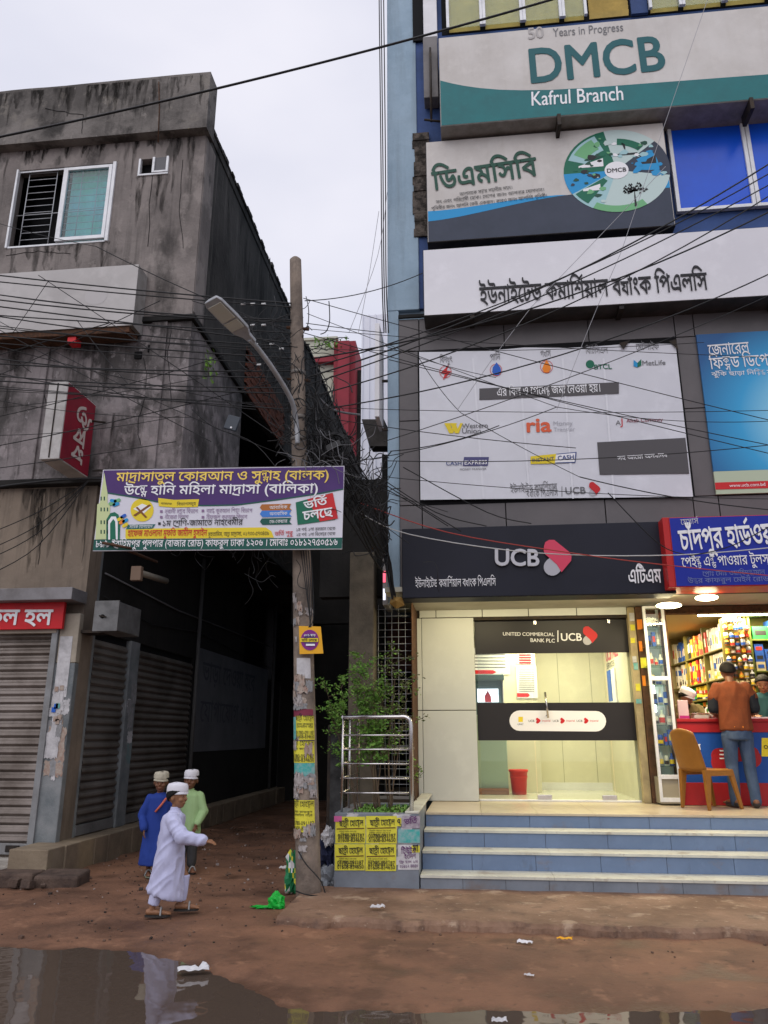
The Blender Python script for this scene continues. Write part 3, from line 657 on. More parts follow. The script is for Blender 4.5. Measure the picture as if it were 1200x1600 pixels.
# ================================================================== SIGNS ON THE RIGHT BUILDING
def sign_box(label, name, px, face_y, back_y, face_m, side_m, rim=None, cat='sign'):
    """px = (left, right, bottom, top) read at the middle of each edge"""
    cxm = (px[0]+min(px[1], 1200))/2; cym = (px[2]+px[3])/2
    x0, x1 = W(px[0], cym, face_y).x, W(px[1], cym, face_y).x; z0, z1 = W(cxm, px[2], face_y).z, W(cxm, px[3], face_y).z
    t = thing(name, label, cat, ((x0+x1)/2, face_y, z0))
    MB().box(x0, x1, face_y+.006, back_y, z0, z1).build('casing', side_m, t, .008)
    MB().box(x0+.01, x1-.01, face_y, face_y+.0055, z0+.01, z1-.01).build('face', face_m, t)
    if rim:
        r = MB(); w = .03; r.box(x0-.004, x1+.004, face_y-.012, face_y+.02, z1-w, z1+.004); r.box(x0-.004, x1+.004, face_y-.012, face_y+.02, z0-.004, z0+w)
        r.box(x0-.004, x0+w, face_y-.012, face_y+.02, z0+w, z1-w); r.box(x1-w, x1+.004, face_y-.012, face_y+.02, z0+w, z1-w); r.build('rim', rim, t, .004)
    return t, x0, x1, z0, z1
metal_d = mat('dark_sign_metal', (.06, .055, .055), .6, c2=(.03, .03, .03), scale=6)
metal_l = mat('grey_sign_metal', (.3, .29, .28), .5, c2=(.2, .19, .18), scale=6, dirt=.2)
# --- top green and white bank sign
FY = 8.85
t, x0, x1, z0, z1 = sign_box('top off white and teal bank sign reading DMCB Kafrul Branch', 'bank_sign', (686, 1330, 176, 34), FY, 9.3, offw, metal_l)
xa = W(688, 130, FY).x
q = MB(); Y = FY-.003
zt = W(690, 129, Y).z; zb = z0+.012
pts = [Vector((x0+.012, Y, zb)), Vector((x1-.012, Y, zb))]
ztr = W(1200, 118, Y).z; n = 30
top = []
for i in range(n+1):
    u = i/n; x = x0+.012 + (x1-x0-.024)*u; d = (x - x0)
    pass
top = [Vector((x0+.012, Y, W(689, 125.6, Y).z))] + [W(a_, b_, Y) for a_, b_ in ((705, 130), (725, 134), (750, 137.5), (780, 140), (815, 141), (860, 140.3), (920, 137), (1000, 131), (1100, 123.5), (1200, 116))] + [Vector((x1-.012, Y, W(1330, 105.5, Y).z))]
q.poly(pts + top[::-1], 0)
q.build('print', [teal], t)
l = MB(); Y = FY-.007
text(l, 'DMCB', (831, 129), (1040, 108), Y, 0, .035, h=.60); text(l, 'Kafrul Branch', (831, 165), (974, 156), Y, 1, .018, h=.24)
text(l, 'Years in Progress', (864, 57), (974, 48), Y, 2, .0, h=.15); text(l, '50', (826, 61), (850, 58), Y, 3, .03, h=.2)
l.build('lettering', [dteal, whitet, inkg, mat('faded_print', (.42, .40, .39), .6)], t)
for px_ in (872, 1175): MB().box(W(px_, 170, FY).x-.025, W(px_, 170, FY).x+.025, FY-.03, FY+.3, z0-.16, z0+.02).build('bracket', ironb, t)
# --- second bank sign with the round picture
FY = 9.08
t, x0, x1, z0, z1 = sign_box('white and slate bank billboard in Bengali with a round picture, under the teal sign', 'billboard', (666, 1048, 366, 206), FY, 9.3, offw, metal_d)
# slightly tilted sheet in the photo; its print follows the box
l = MB(); Y = FY-.003
def zx(u, v, yy=None): return Vector((x0 + (x1-x0)*u, Y if yy is None else yy, z0 + (z1-z0)*v))
fa = lambda u: .20 + .165*math.sin(min(u/.68, 1)*math.pi/2)**1.6 - .03*max(0, u-.7)
def curve(f, n=24, a=.005, c=.995): return [zx(a+(c-a)*i/n, f(a+(c-a)*i/n)) for i in range(n+1)]
l.poly([zx(.005, .005), zx(.995, .005)] + curve(lambda u: fa(u))[::-1], 0)
Y -= .0015
fb = lambda u: fa(u) + .10*max(0, 1-u/.58)**.8 + .12*max(0, (u-.7)/.3)
l.poly(curve(fa) + curve(fb)[::-1], 1)
Y -= .002
cx, cz, R = x0+(x1-x0)*.79, z0+(z1-z0)*.56, (z1-z0)*.40
def pie(a0, a1, mi, r0=0, r1=1, yy=0): 
    n = 10; p = [Vector((cx + R*1.06*r1*math.cos(rad(a0+(a1-a0)*i/n)), Y-yy, cz + R*r1*math.sin(rad(a0+(a1-a0)*i/n)))) for i in range(n+1)]
    p += [Vector((cx + R*1.06*r0*math.cos(rad(a1-(a1-a0)*i/n)), Y-yy, cz + R*r0*math.sin(rad(a1-(a1-a0)*i/n)))) for i in range(n+1)] if r0 else [Vector((cx, Y-yy, cz))]
    l.poly(p, mi)
pie(100, 180, 3); pie(40, 100, 5); pie(-12, 40, 0); pie(-75, -12, 5); pie(-110, -75, 5); pie(-150, -110, 4); pie(180, 210, 6)
pie(112, 160, 4, .55, .95, .002); pie(118, 150, 7, .62, .9, .003); pie(45, 85, 3, .62, .78, .002); pie(-120, -60, 7, .85, 1, .002); pie(-5, 30, 1, .45, .8, .002); pie(-148, -128, 3, .3, .95, .002)
random.seed(77)
for i in range(70):   # the busy little scenes inside the round picture
    a = rad(random.uniform(0, 360)); rr = R*random.uniform(.3, .9); c = Vector((cx+rr*1.06*math.cos(a), Y-.0034-.00002*i, cz+rr*math.sin(a))); s_ = random.uniform(.015, .06); dg_ = math.degrees(a)
    mi_ = random.choice([9, 3, 9, 7, 8, 0]) if 100 < dg_ < 200 else random.choice([1, 6, 4]) if dg_ < 40 or dg_ > 345 else random.choice([4, 2, 9, 5, 7])
    if 250 < dg_ < 345: continue
    l.poly([c+Vector((s_*1.5*math.cos(k*1.05+i)*random.uniform(.4, 1), 0, s_*math.sin(k*1.05+i)*random.uniform(.4, 1))) for k in range(6)][::-1], mi_)
for i in range(60):   # a little tree
    a = rad(random.uniform(20, 160)); rr = random.uniform(.08, .24)*R*1.2; c = Vector((cx+.30*R+rr*math.cos(a), Y-.003, cz-.62*R+rr*math.sin(a)))
    l.poly([c+Vector((-.018, 0, -.018)), c+Vector((.018, 0, -.014)), c+Vector((.0, 0, .02))], 8)
l.poly([Vector((cx+.28*R, Y-.003, cz-.9*R)), Vector((cx+.33*R, Y-.003, cz-.9*R)), Vector((cx+.31*R, Y-.003, cz-.4*R))], 8)
for a, c in (((.05, .35), (.45, .4)), ((-.75, .12), (-.25, .32)), ((-.7, -.45), (-.35, -.3)), ((.15, .62), (.22, .42)), ((.5, .1), (.8, .3))):
    l.poly([Vector((cx+a[0]*R, Y-.003, cz+a[1]*R)), Vector((cx+c[0]*R, Y-.003, cz+a[1]*R)), Vector((cx+c[0]*R, Y-.003, cz+c[1]*R)), Vector((cx+a[0]*R, Y-.003, cz+a[1]*R+.03))], 8 if a[0] > 0 else 2)
Y -= .004
l.poly([Vector((cx+.24*R*math.cos(2*math.pi*i/20), Y, cz+.21*R*math.sin(2*math.pi*i/20))) for i in range(20)], 2)
Y -= .002
text(l, 'DMCB', (cx-.19*R, Y, cz-.05*R), (cx+.19*R, Y, cz-.05*R), None, 8, .03)
text(l, 'ডিএমসিবি', zx(.03, .50, Y), zx(.47, .57, Y), None, 9, .035, h=.33)
text(l, 'আপনাকে সঞ্চয় সম্মানীয় সম্পদ।', zx(.14, .425, Y), zx(.36, .455, Y), None, 8, 0, h=.055)
text(l, 'সৎ এবং পরিশ্রমী হোক। দেশের জন্য আপনার যোগদান।', zx(.04, .365, Y), zx(.49, .41, Y), None, 8, 0, h=.055)
text(l, 'পৃথিবীর জন্য আপনি কেউ একজন। কারও জন্য আপনিই পৃথিবী।', zx(.02, .305, Y), zx(.50, .35, Y), None, 8, 0, h=.055)
l.build('print', [navyp, sky_p, whitet, green_p, mint, mat('pale_picture_print', (.5, .62, .6), .5), sky_p, lgreen, ink, dgreen], t)
# --- long white sign
FY = 8.95
t, x0, x1, z0, z1 = sign_box('long blank white sign with black Bengali bank name low on it', 'shop_sign', (661, 1340, 478, 372), FY, 9.3, whites, metal_d)
l = MB(); text(l, 'ইউনাইটেড কমার্শিয়াল ব্যাংক পিএলসি', (750, 475), (1107, 452), FY-.01, 0, .018, h=.27, ext=.02); l.build('lettering', [ink], t)
for i in range(3): MB().box(x0+.6+i*1.9, x0+.66+i*1.9, FY+.02, FY+.3, z0-.05, z0).build('bracket', ironb, t)
# --- big payment hoarding
FY = 9.25
t = thing('hoarding', 'large pale vinyl hoarding of bill payment logos in the middle of the facade', 'hoarding', (1, FY, 4.3))
c4 = [W(657, 781, FY), W(1083, 776, FY), W(1055, 533, FY), W(655, 550, FY)]
x0 = (c4[0].x+c4[3].x)/2; x1 = (c4[1].x+c4[2].x)/2
back = MB(); back.box(x0-.05, x1+.05, 9.302, 9.34, z_p0-.01, z_p1+.02); back.build('recess', void, t)
g = MB(); nx_, nz_ = 24, 14; vs = []
for j in range(nz_+1):
    for i in range(nx_+1):
        u, v = i/nx_, j/nz_; p = c4[0].lerp(c4[1], u).lerp(c4[3].lerp(c4[2], u), v)
        y = FY + .003*math.sin(u*25)*v + .003*noise.noise(Vector((u*5, v*5, 0)))
        if v > .99: p.z += -.05*abs(math.sin(u*7.5))*(.4+u) * .6
        vs.append((p.x, y, p.z))
g.add(vs, [(j*(nx_+1)+i, j*(nx_+1)+i+1, (j+1)*(nx_+1)+i+1, (j+1)*(nx_+1)+i) for j in range(nz_) for i in range(nx_)], 0, True)
g.build('sheet', poster_f, t)
l = MB(); Y = FY-.0075
for s_, a, c, y_, h_ in (('বিদ্যুৎ', 687, 707, 567, .1), ('পানি', 766, 782, 563, .1), ('গ্যাস', 845, 861, 558, .1), ('বিটিসিএল', 915, 950, 553, .1), ('মেটলাইফ', 994, 1030, 547, .1)):
    text(l, s_, (a, y_), (c, y_-1), Y, 0, 0, h=h_)
def ring(cx, cy, r, mi, w=.8):
    n = 20; o_ = [W(cx+r*math.cos(2*math.pi*i/n), cy+r*math.sin(2*math.pi*i/n), Y) for i in range(n)]; i_ = [W(cx+(r-w)*math.cos(2*math.pi*i/n), cy+(r-w)*math.sin(2*math.pi*i/n), Y) for i in range(n)]
    l.add(o_+i_, [(i, (i+1) % n, (i+1) % n+n, i+n) for i in range(n)], mi)
ring(696, 581, 9.5, 1); pp(l, [(701, 570), (688, 583), (695, 584), (692, 594), (705, 580), (698, 579)], Y-.002, 1)
ring(775, 578, 9.5, 1); pp(l, [(776, 566), (782, 575), (783, 581), (779, 586), (773, 586), (769, 581), (770, 574)], Y-.002, 2)
ring(854, 573, 10, 1); pp(l, [(854, 562), (859, 570), (861, 576), (857, 582), (850, 582), (847, 576), (850, 569)], Y-.002, 3)
disc(l, 922, 569, 6.5, Y, 4); text(l, 'BTCL', (929, 577), (956, 576), Y, 4, .03)
pp(l, [(990, 562), (996, 567), (996, 574), (990, 572)], Y, 5); pp(l, [(1002, 561), (996, 567), (996, 574), (1002, 571)], Y, 4); text(l, 'MetLife', (1004, 571), (1040, 570), Y, 0, .01)
pp(l, [(749, 607), (967, 597), (967, 615), (749, 625)], Y, 6); text(l, 'এর বিল ও পেমেন্ট জমা নেওয়া হয়।', (777, 619), (938, 612), Y-.003, 7, .01, h=.12)
for k in (0, 1): pp(l, [(694+k*9, 661), (703+k*9, 661), (706+k*9, 670), (710+k*9, 661), (714+k*9, 661), (708+k*9, 677), (702+k*9, 677)], Y-.002*k, 8)
text(l, 'Western', (722, 669), (762, 668), Y, 0, .02); text(l, 'Union', (722, 677), (751, 677), Y, 0, .02)
text(l, 'ria', (824, 675), (861, 674), Y, 9, .05, h=.19); text(l, 'Money', (865, 665), (895, 664), Y, 10); text(l, 'Transfer', (865, 674), (899, 673), Y, 10)
text(l, 'Aftab Currency', (979, 660), (1036, 658), Y, 11, .01); text(l, 'A', (962, 664), (970, 664), Y, 0); text(l, 'J', (969, 664), (973, 664), Y, 1)
pp(l, [(725, 714), (764, 714), (762, 728), (723, 728)], Y, 12); text(l, 'EXPRESS', (726, 726), (761, 725), Y-.003, 7, .02); text(l, 'CASH', (697, 727), (721, 727), Y, 13, .01)
text(l, 'MONEY TRANSFER', (719, 735), (760, 734), Y, 0)
pp(l, [(829, 713), (901, 706), (899, 723), (829, 725)], Y, 13); pp(l, [(830.5, 714), (899, 707.5), (898, 721.5), (830.5, 724)], Y-.002, 7); pp(l, [(829, 713), (869, 709), (867, 724), (829, 725)], Y-.003, 8)
text(l, 'INSTANT', (832, 722), (866, 719), Y-.005, 0, .03); text(l, 'CASH', (872, 719), (897, 717), Y-.005, 13, .03)
pp(l, [(933, 691), (1071, 684), (1077, 740), (937, 742)], Y, 6); text(l, 'সহ আরো অন্যান্য', (965, 719), (1043, 714), Y-.003, 7, .01)
text(l, 'ইউনাইটেড কমার্শিয়াল', (798, 770), (871, 766), Y, 0, h=.1); text(l, 'ব্যাংক পিএলসি', (823, 777), (872, 775), Y, 0, h=.09); pp(l, [(877.5, 760), (878.5, 760), (878.5, 776), (877.5, 776)], Y, 0)
text(l, 'UCB', (884, 772), (915, 771), Y, 0, .03); ucb_logo(l, 929, 764, 20, Y, 1, 14)
l.build('print', [inkg, redp, blue_p, orange_p, green_p, sky_p, brown_p, whitet, yellow_p, mat('orange_red_print', (.68, .12, .05), .5), greyp, mat('maroon_print', (.25, .03, .06), .5), mat('indigo_print', (.08, .08, .2), .5), mat('navy_print', (.03, .06, .22), .5), greyp], t)
sm2_ = MB()
for a_, b_ in ((812, 830), (740, 747), (944, 968), (880, 891)):
    sm2_.poly([W(a_+14, 779, FY-.0065), W(a_+17, 779, FY-.0065), W(a_+.5, 560, FY-.0065), W(a_-2.5, 560, FY-.0065)])
sm2_.build('sheet_seam', mat('vinyl_seam', (.71, .715, .76), .3), t)
MB().poly([W(1045, 533, Y), W(1056, 530, Y), W(1060, 547, Y-.03)]).poly([W(967, 536, Y), W(985, 531, Y), W(974, 546, Y-.03)]).build('torn_corner', ironb, t)
# --- blue poster at the right edge
FY = 9.26
t = thing('poster', 'blue glowing bank poster cut by the right edge of the picture', 'poster', (3.6, FY, 4.3))
m_ = mat('blue_poster_print', (.01, .08, .26), .35); 
if True:
    N_ = m_.node_tree.nodes; L_ = m_.node_tree.links; g_ = N_.new('ShaderNodeNewGeometry'); s_ = N_.new('ShaderNodeSeparateXYZ'); L_.new(g_.outputs['Position'], s_.inputs[0])
    vr = N_.new('ShaderNodeVectorMath'); vr.operation = 'DISTANCE'; vr.inputs[1].default_value = (4.3, FY, 5.2); L_.new(g_.outputs['Position'], vr.inputs[0])
    cr = N_.new('ShaderNodeValToRGB'); cr.color_ramp.elements[0].color = (.40, .74, .86, 1); cr.color_ramp.elements[0].position = .1; cr.color_ramp.elements[1].color = (.02, .10, .27, 1); cr.color_ramp.elements[1].position = .85
    e_ = cr.color_ramp.elements.new(.5); e_.color = (.04, .33, .62, 1)
    mr = N_.new('ShaderNodeMapRange'); mr.inputs[2].default_value = 1.8; L_.new(vr.outputs['Value'], mr.inputs[0]); L_.new(mr.outputs[0], cr.inputs[0]); L_.new(cr.outputs[0], N_['Principled BSDF'].inputs['Base Color'])
xa = (W(1088, 523, FY).x + W(1119, 770, FY).x)/2
z_0, z_1, z_2 = W(1160, 771, FY).z, W(1160, 735, FY).z, W(1160, 519, FY).z
MB().box(xa, 5.8, FY, FY+.03, z_1, z_2).build('sheet', m_, t); MB().box(xa, 5.8, FY, FY+.03, z_0, z_1-.002).build('footer_sheet', mat('pale_footer_print', (.45, .52, .38), .5), t)
l = MB(); text(l, 'জেনারেল', (1108, 556), (1172, 551), FY-.006, 0, .008, h=.17); text(l, 'ফিক্সড ডিপোজিট', (1110, 577), (1241, 568), FY-.006, 0, .008, h=.17); text(l, 'ঝুঁকি ছাড়া নিশ্চিন্ত সঞ্চয়', (1112, 588), (1225, 583), FY-.006, 0, h=.06)
pp(l, [(1117, 754), (1300, 748), (1300, 760), (1118, 765)], FY-.004, 1); text(l, 'www.ucb.com.bd', (1140, 761), (1196, 759), FY-.007, 0, 0)
l.build('print', [whitet, redp], t)
# --- dark UCB sign over the booth
FY = 8.95
t, x0, x1, z0, z1 = sign_box('long navy sign with white UCB letters and red heart shaped logo', 'bank_sign', (628, 1052, 931, 820), FY, 9.29, navy, mat('navy_casing', (.012, .013, .02), .5, spec=.2))
l = MB(); text(l, 'UCB', (774, 883), (842, 884), FY-.03, 0, .045, h=.195, ext=.04)
ucb_logo(l, 871, 871, 50, FY-.03, 1, 2)
text(l, 'এটিএম', (983, 911), (1034, 910), FY-.012, 3, .03, h=.17, ext=.02); text(l, 'ইউনাইটেড কমার্শিয়াল ব্যাংক পিএলসি', (649, 918), (775, 915), FY-.012, 3, .0, h=.1)
l.build('lettering', [greytext, pinkp, greyp, whitet], t)
# --- royal blue hardware shop sign
FY = 8.75
t, x0, x1, z0, z1 = sign_box('royal blue hardware shop sign with red edge at the right', 'shop_sign', (1050, 1330, 916, 806), FY, 9.2, royal, mat('red_sign_edge', (.45, .02, .02), .4))
MB().box(x0-.07, x0-.001, FY+.001, 9.2, z0, z1).build('edge', mat('red_sign_edge', (0, 0, 0)), t, .004)
l = MB(); Y = FY-.008
text(l, 'মেসার্স', (1064, 820), (1092, 818), Y, 1, 0, h=.07)
text(l, 'চাঁদপুর হার্ডওয়্যার', (1064, 860), (1244, 846), Y, 0, .03, h=.25, ext=.02); text(l, 'পেইন্ট এন্ড পাওয়ার টুলস্ স্টোর', (1066, 886), (1232, 879), Y, 0, .008, h=.115)
text(l, 'প্রোঃ মোঃ ওয়াহিদুজ্জামান', (1098, 900), (1196, 897), Y, 2, 0, h=.055); text(l, 'উত্তর কাফরুল মেইন রোড ঢাকা', (1075, 911), (1230, 907), Y, 2, 0, h=.055)
l.build('lettering', [whitet, greytext, mat('blue_grey_lettering', (.16, .2, .4), .5)], t)
# --- narrow vertical sign on the corner, seen edge on from the street
t = thing('vertical_sign', 'narrow white vertical sign with red letters on the building corner', 'sign', (-1.05, 9.0, 5))
MB().box(-1.13, -1.07, 9.0, 9.5, W(605, 655, 9.1).z, W(605, 510, 9.1).z).build('casing', whitep, t, .005)
l = MB(); text(l, 'UCB ATM', (-1.133, 9.45, 5.4), (-1.133, 9.05, 5.4), None, 0, .02, h=.1); l.build('lettering', [redp], t)
for z in (5.3, 6.0): MB().box(-1.07, -.995, 9.3, 9.33, z, z+.03).build('bracket', ironb, t)
t = thing('vertical_sign', 'small lit red and white sign under the corner pier near the grille', 'sign', (-1.1, 9.3, 3))
MB().box(W(598, 900, 9.3).x, W(606, 900, 9.3).x, 9.3, 9.9, 3.0, W(600, 862, 9.3).z).build('casing', mat('grey_sign_metal', (0, 0, 0)), t, .005)
l = MB(); xx = W(598, 900, 9.3).x+.005; l.box(xx, xx+.03, 9.292, 9.298, 3.28, 3.42, 0); l.box(xx, xx+.03, 9.292, 9.298, 3.06, 3.2, 1); l.build('lit_panel', [mat('red_sign_glow', (.9, .1, .15), .5, emit=1.5, ecol=(1, .12, .2)), mat('white_sign_glow', (.8, .8, .9), .5, emit=1.2, ecol=(.8, .85, 1))], t)
tag(MB().add([W(612, 932, 9.0)+Vector(v) for v in ((0, 0, 0), (.12, 0, -.01), (.15, .05, -.1), (.05, .05, -.14), (-.03, .02, -.08), (.06, -.05, -.06))], [(0, 1, 5), (1, 2, 5), (2, 3, 5), (3, 4, 5), (4, 0, 5), (0, 4, 3, 2, 1)]).build('cable_bundle_wrap', mat('ochre_plastic', (.3, .18, .05), .6)), 'ochre plastic wrapped bundle at the foot of the corner pier', 'wrapping')
# ================================================================== LEFT BUILDING
LX, UX, LF, UF = -4.75, -3.62, 9.0, 8.9
lb = thing('concrete_building', 'weathered grey brown three storey concrete building on the left with black stained side', 'building', (-7, 9, 0))
XL = -16
def wall_with_holes(y, x0, x1, z0, z1, holes, th, m, name, par):
    xs_ = sorted({x0, x1} | {h[0] for h in holes} | {h[1] for h in holes}); zs_ = sorted({z0, z1} | {h[2] for h in holes} | {h[3] for h in holes})
    b = MB()
    for a, c in zip(xs_, xs_[1:]):
        zz = [(z, w) for z, w in zip(zs_, zs_[1:]) if not any(h[0] <= (a+c)/2 <= h[1] and h[2] <= (z+w)/2 <= h[3] for h in holes)]
        k = 0
        while k < len(zz):
            s = zz[k][0]; e = zz[k][1]
            while k+1 < len(zz) and abs(zz[k+1][0]-e) < 1e-6: k += 1; e = zz[k][1]
            b.box(a, c, y, y+th, s, e); k += 1
    return b.build(name, m, par)
wa = W(18, 330, UF).x; wb = W(176, 318, UF).x; wz_0 = 8.2; wz_1 = 9.55
va, vb_ = W(217, 260, UF).x, W(264, 258, UF).x; vz0, vz1 = 9.27, 9.57
wall_with_holes(UF, XL, UX, 6.92, 10.0, [(wa, wb, wz_0, wz_1), (va, vb_, vz0, vz1)], .16, concrete_l, 'wall', lb)
MB().box(XL, UX-.002, UF+.02, 11.3, 4.66, 6.918).build('wall', concrete_m, lb)
MB().box(UX-.12, UX, UF+.17, 15.9, 6.96, 10.0).build('side_wall', mould, lb)
MB().box(UX-.02, UX+.012, UF+.02, UF+.42, 7.0, 9.9).build('corner_strip', concrete_l, lb, .01)
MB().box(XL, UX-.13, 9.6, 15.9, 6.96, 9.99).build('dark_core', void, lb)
for zz in (7.55, 8.2, 8.9, 9.5): pass
# parapet, proud of the front and folded round the corner
pf = MB(); n = 44
pv = []
for i in range(n+1):
    x = XL + (UX+.06-XL)*i/n; pv.append((x, 10.9 + .02*noise.noise(Vector((x*1.3, 0, 0)))))
for (a, za), (c, zc) in zip(pv, pv[1:]):
    pf.add([(a, 8.74, 9.9), (c, 8.74, 9.9), (c, 9.05, 9.9), (a, 9.05, 9.9), (a, 8.74, za), (c, 8.74, zc), (c, 9.05, zc), (a, 9.05, za)], [(0, 3, 2, 1), (4, 5, 6, 7), (0, 1, 5, 4), (2, 3, 7, 6)])
pf.add([(UX+.06, 8.74, 9.9), (UX+.06, 9.05, 9.9), (UX+.06, 9.05, pv[-1][1]), (UX+.06, 8.74, pv[-1][1])], [(0, 1, 2, 3)])
pf.build('parapet', concrete_p, lb)
MB().box(XL, UX+.02, 9.055, 15.9, 10.0, 10.14).build('roof_slab', mould, lb, .01)
rt = MB()
for i in range(46): 
    y = 9.1 + i*.148; rt.box(UX-.1, UX+.03+random.random()*.03, y, y+.13, 10.14, 10.17+random.random()*.05)
rt.build('roof_edge', mould, lb, kind=None)
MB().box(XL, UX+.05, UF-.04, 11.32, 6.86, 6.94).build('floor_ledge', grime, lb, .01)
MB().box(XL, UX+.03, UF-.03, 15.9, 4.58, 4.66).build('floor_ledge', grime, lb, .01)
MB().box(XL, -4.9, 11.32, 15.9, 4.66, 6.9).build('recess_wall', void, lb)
for y in (9.0, 9.5): pass
for xx in (UX-.55, UX-2.2): MB().box(xx, xx+.22, UF-.015, UF+.019, 4.66, 6.86).build('pier', concrete_m, lb, .01)
for xx, zz in ((-4.05, 6.55), (-4.2, 6.42), (-4.38, 6.33), (-4.05, 6.32)): MB().box(xx, xx+.1, UF-.004, UF+.02, zz, zz+.1).build('vent_hole', void, lb)
# band of bare brick on the side over the alley
bb = thing('brick_wall', 'bare red brick band high on the alley side between the black walls', 'wall', (UX, 12, 7))
MB().box(UX-.1, UX+.0, 11.35, 14.1, 6.97, 7.8).build('mortar_bed', mortar, bb)
bk = MB().box(0, .03, .004, .228, .004, .068).mesh('brick', brickm)
cnt = 0
for j in range(11):
    y = 11.35 + (.12 if j % 2 else 0)
    while y < 13.9:
        o = link_copy(bk, 'brick', bb, (UX + random.uniform(-.012, .006), y, 6.98 + j*.074)); y += .238; cnt += 1
# lower storey
low_top = 4.578
wall_with_holes(LF, XL, LX, 0, low_top, [(-9.2, -5.05, .16, 2.72)], .3, concrete_low, 'wall', lb)
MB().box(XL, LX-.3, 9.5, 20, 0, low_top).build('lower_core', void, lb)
MB().box(LX-.25, LX, 9.301, 9.36, .0, low_top).build('side_wall', pil_m, lb)
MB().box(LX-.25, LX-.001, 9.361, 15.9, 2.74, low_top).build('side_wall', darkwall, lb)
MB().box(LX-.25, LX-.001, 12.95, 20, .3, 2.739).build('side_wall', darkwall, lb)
MB().box(LX-.2, LX+.03, 10.38, 10.68, .3, 2.739).build('pilaster', pil_m, lb, .01)
# corner pilaster with blue grey paint, beige head and torn posters
MB().box(-5.05, LX+.015, LF-.10, LF-.001, .12, 2.3).build('pilaster', pil_m, lb, .01)
MB().box(-4.98, LX+.015, LF-.10, LF-.001, 2.304, 2.9).build('pilaster', mat('beige_paint', (.42, .37, .30), .8, dirt=.3, c2=(.34, .3, .24)), lb, .01)
MB().box(-5.06, -4.985, LF-.13, LF-.001, .12, 2.72).build('shutter_guide', mat('guide_metal', (.28, .29, .30), .5, .2, dirt=.3, c2=(.2, .2, .2)), lb, .004)
MB().box(-4.96, -4.80, LF-.105, LF-.1005, 1.9, 2.62).build('torn_paper', paper_w, lb)
pq = MB()
def ragged(mb, x0, x1, z0, z1, y, mi, axis='x', n=9, j=.25):
    pts = []
    for i in range(n): pts.append((x0+(x1-x0)*i/(n-1), z0 + random.uniform(-1, 1)*j*(z1-z0)*.3))
    for i in range(1, n): pts.append((x1 + random.uniform(-1, 1)*j*(x1-x0)*.4, z0+(z1-z0)*i/(n-1)))
    for i in range(1, n): pts.append((x1-(x1-x0)*i/(n-1), z1 + random.uniform(-1, 1)*j*(z1-z0)*.3))
    for i in range(1, n-1): pts.append((x0 + random.uniform(-1, 1)*j*(x1-x0)*.4, z1-(z1-z0)*i/(n-1)))
    mb.poly([(p, y, q_) if axis == 'x' else (y, p, q_) for p, q_ in pts], mi)
yy = LF-.1015
for i in range(34):
    z = random.uniform(.95, 1.95); x = random.uniform(-5.0, -4.82); w = random.uniform(.05, .14); h_ = random.uniform(.07, .3)
    ragged(pq, x, min(x+w, LX+.01), z, z+h_, yy - i*.0004, random.choice([0, 0, 0, 0, 1, 2]))
for i in range(8):
    z = random.uniform(1.2, 2.0); x = random.uniform(-4.97, -4.83); ragged(pq, x, x+.05, z, z+.06, yy-.02, random.choice([3, 4, 2]), j=.1)
pq.build('torn_posters', [paper_w, mat('grey_torn_paper', (.3, .3, .31), .9, c2=(.2, .2, .2), scale=20), mat('brown_torn_paper', (.3, .2, .16), .9, c2=(.4, .35, .3), scale=20), blue_p, teal_poster], lb)
pq = MB()
for i in range(10):
    z = random.uniform(.9, 2.2); y = random.uniform(10.4, 10.6); ragged(pq, y, min(y+.15, 10.67), z, z+random.uniform(.1, .35), LX+.032+i*.0005, random.choice([0, 1, 2]), 'y')
pq.build('torn_posters', [mat('grey_torn_paper', (0, 0, 0)), mat('teal_torn_paper', (.12, .22, .23), .9, c2=(.2, .22, .22), scale=12), paper_w], lb)
# roller shutters: every slat a piece
def shutter(label, ax, u0, u1, z0, z1, at_, m, grp):
    t = thing('roller_shutter', label, 'shutter', ((u0+u1)/2, at_, z0) if ax == 'x' else (at_, (u0+u1)/2, z0), grp)
    pitch = .0965; n = int((z1-z0-.12)/pitch); L_ = u1-u0; prof = [(0, .0), (.012, .012), (.03, .028), (.026, .055), (.006, .075), (.0, .094)]
    s = MB()
    pts0 = [(0, -d, z) if ax == 'x' else (d, 0, z) for d, z in prof]; pts1 = [(L_, -d, z) if ax == 'x' else (d, L_, z) for d, z in prof]
    for i in range(len(prof)-1): s.add([pts0[i], pts1[i], pts1[i+1], pts0[i+1]], [(0, 1, 2, 3)] if ax == 'x' else [(0, 1, 2, 3)], 0, True)
    sl = s.mesh('slat', m)
    for i in range(n):
        loc = (u0, at_, z0+.12+i*pitch) if ax == 'x' else (at_, u0, z0+.12+i*pitch); d = random.uniform(-.007, .007)
        link_copy(sl, 'slat', t, Vector(loc) + (Vector((0, d, 0)) if ax == 'x' else Vector((d, 0, 0))))
    if ax == 'x': 
        MB().box(u0, u1, at_-.035, at_+.01, z0, z0+.118).build('bottom_rail', mat('rail_steel', (.3, .3, .3), .4, .5, c2=(.2, .2, .2), dirt=.3), t, .004)
        MB().box(u0, u1, at_+.012, at_+.03, z0, z1).build('backing', void, t)
        MB().box(u1-.28, u1-.12, at_-.06, at_-.036, z0+.03, z0+.1).build('lock', ironb, t, .005)
    else: 
        MB().box(at_-.01, at_+.035, u0, u1, z0, z0+.118).build('bottom_rail', mat('rail_steel', (0, 0, 0)), t, .004)
        MB().box(at_-.03, at_-.012, u0, u1, z0, z1).build('backing', void, t)
    return t
shutter('grey roller shutter facing the street under the red sign', 'x', -9.2, -5.06, .16, 2.72, LF-.02, shut_m, 'roller shutters')
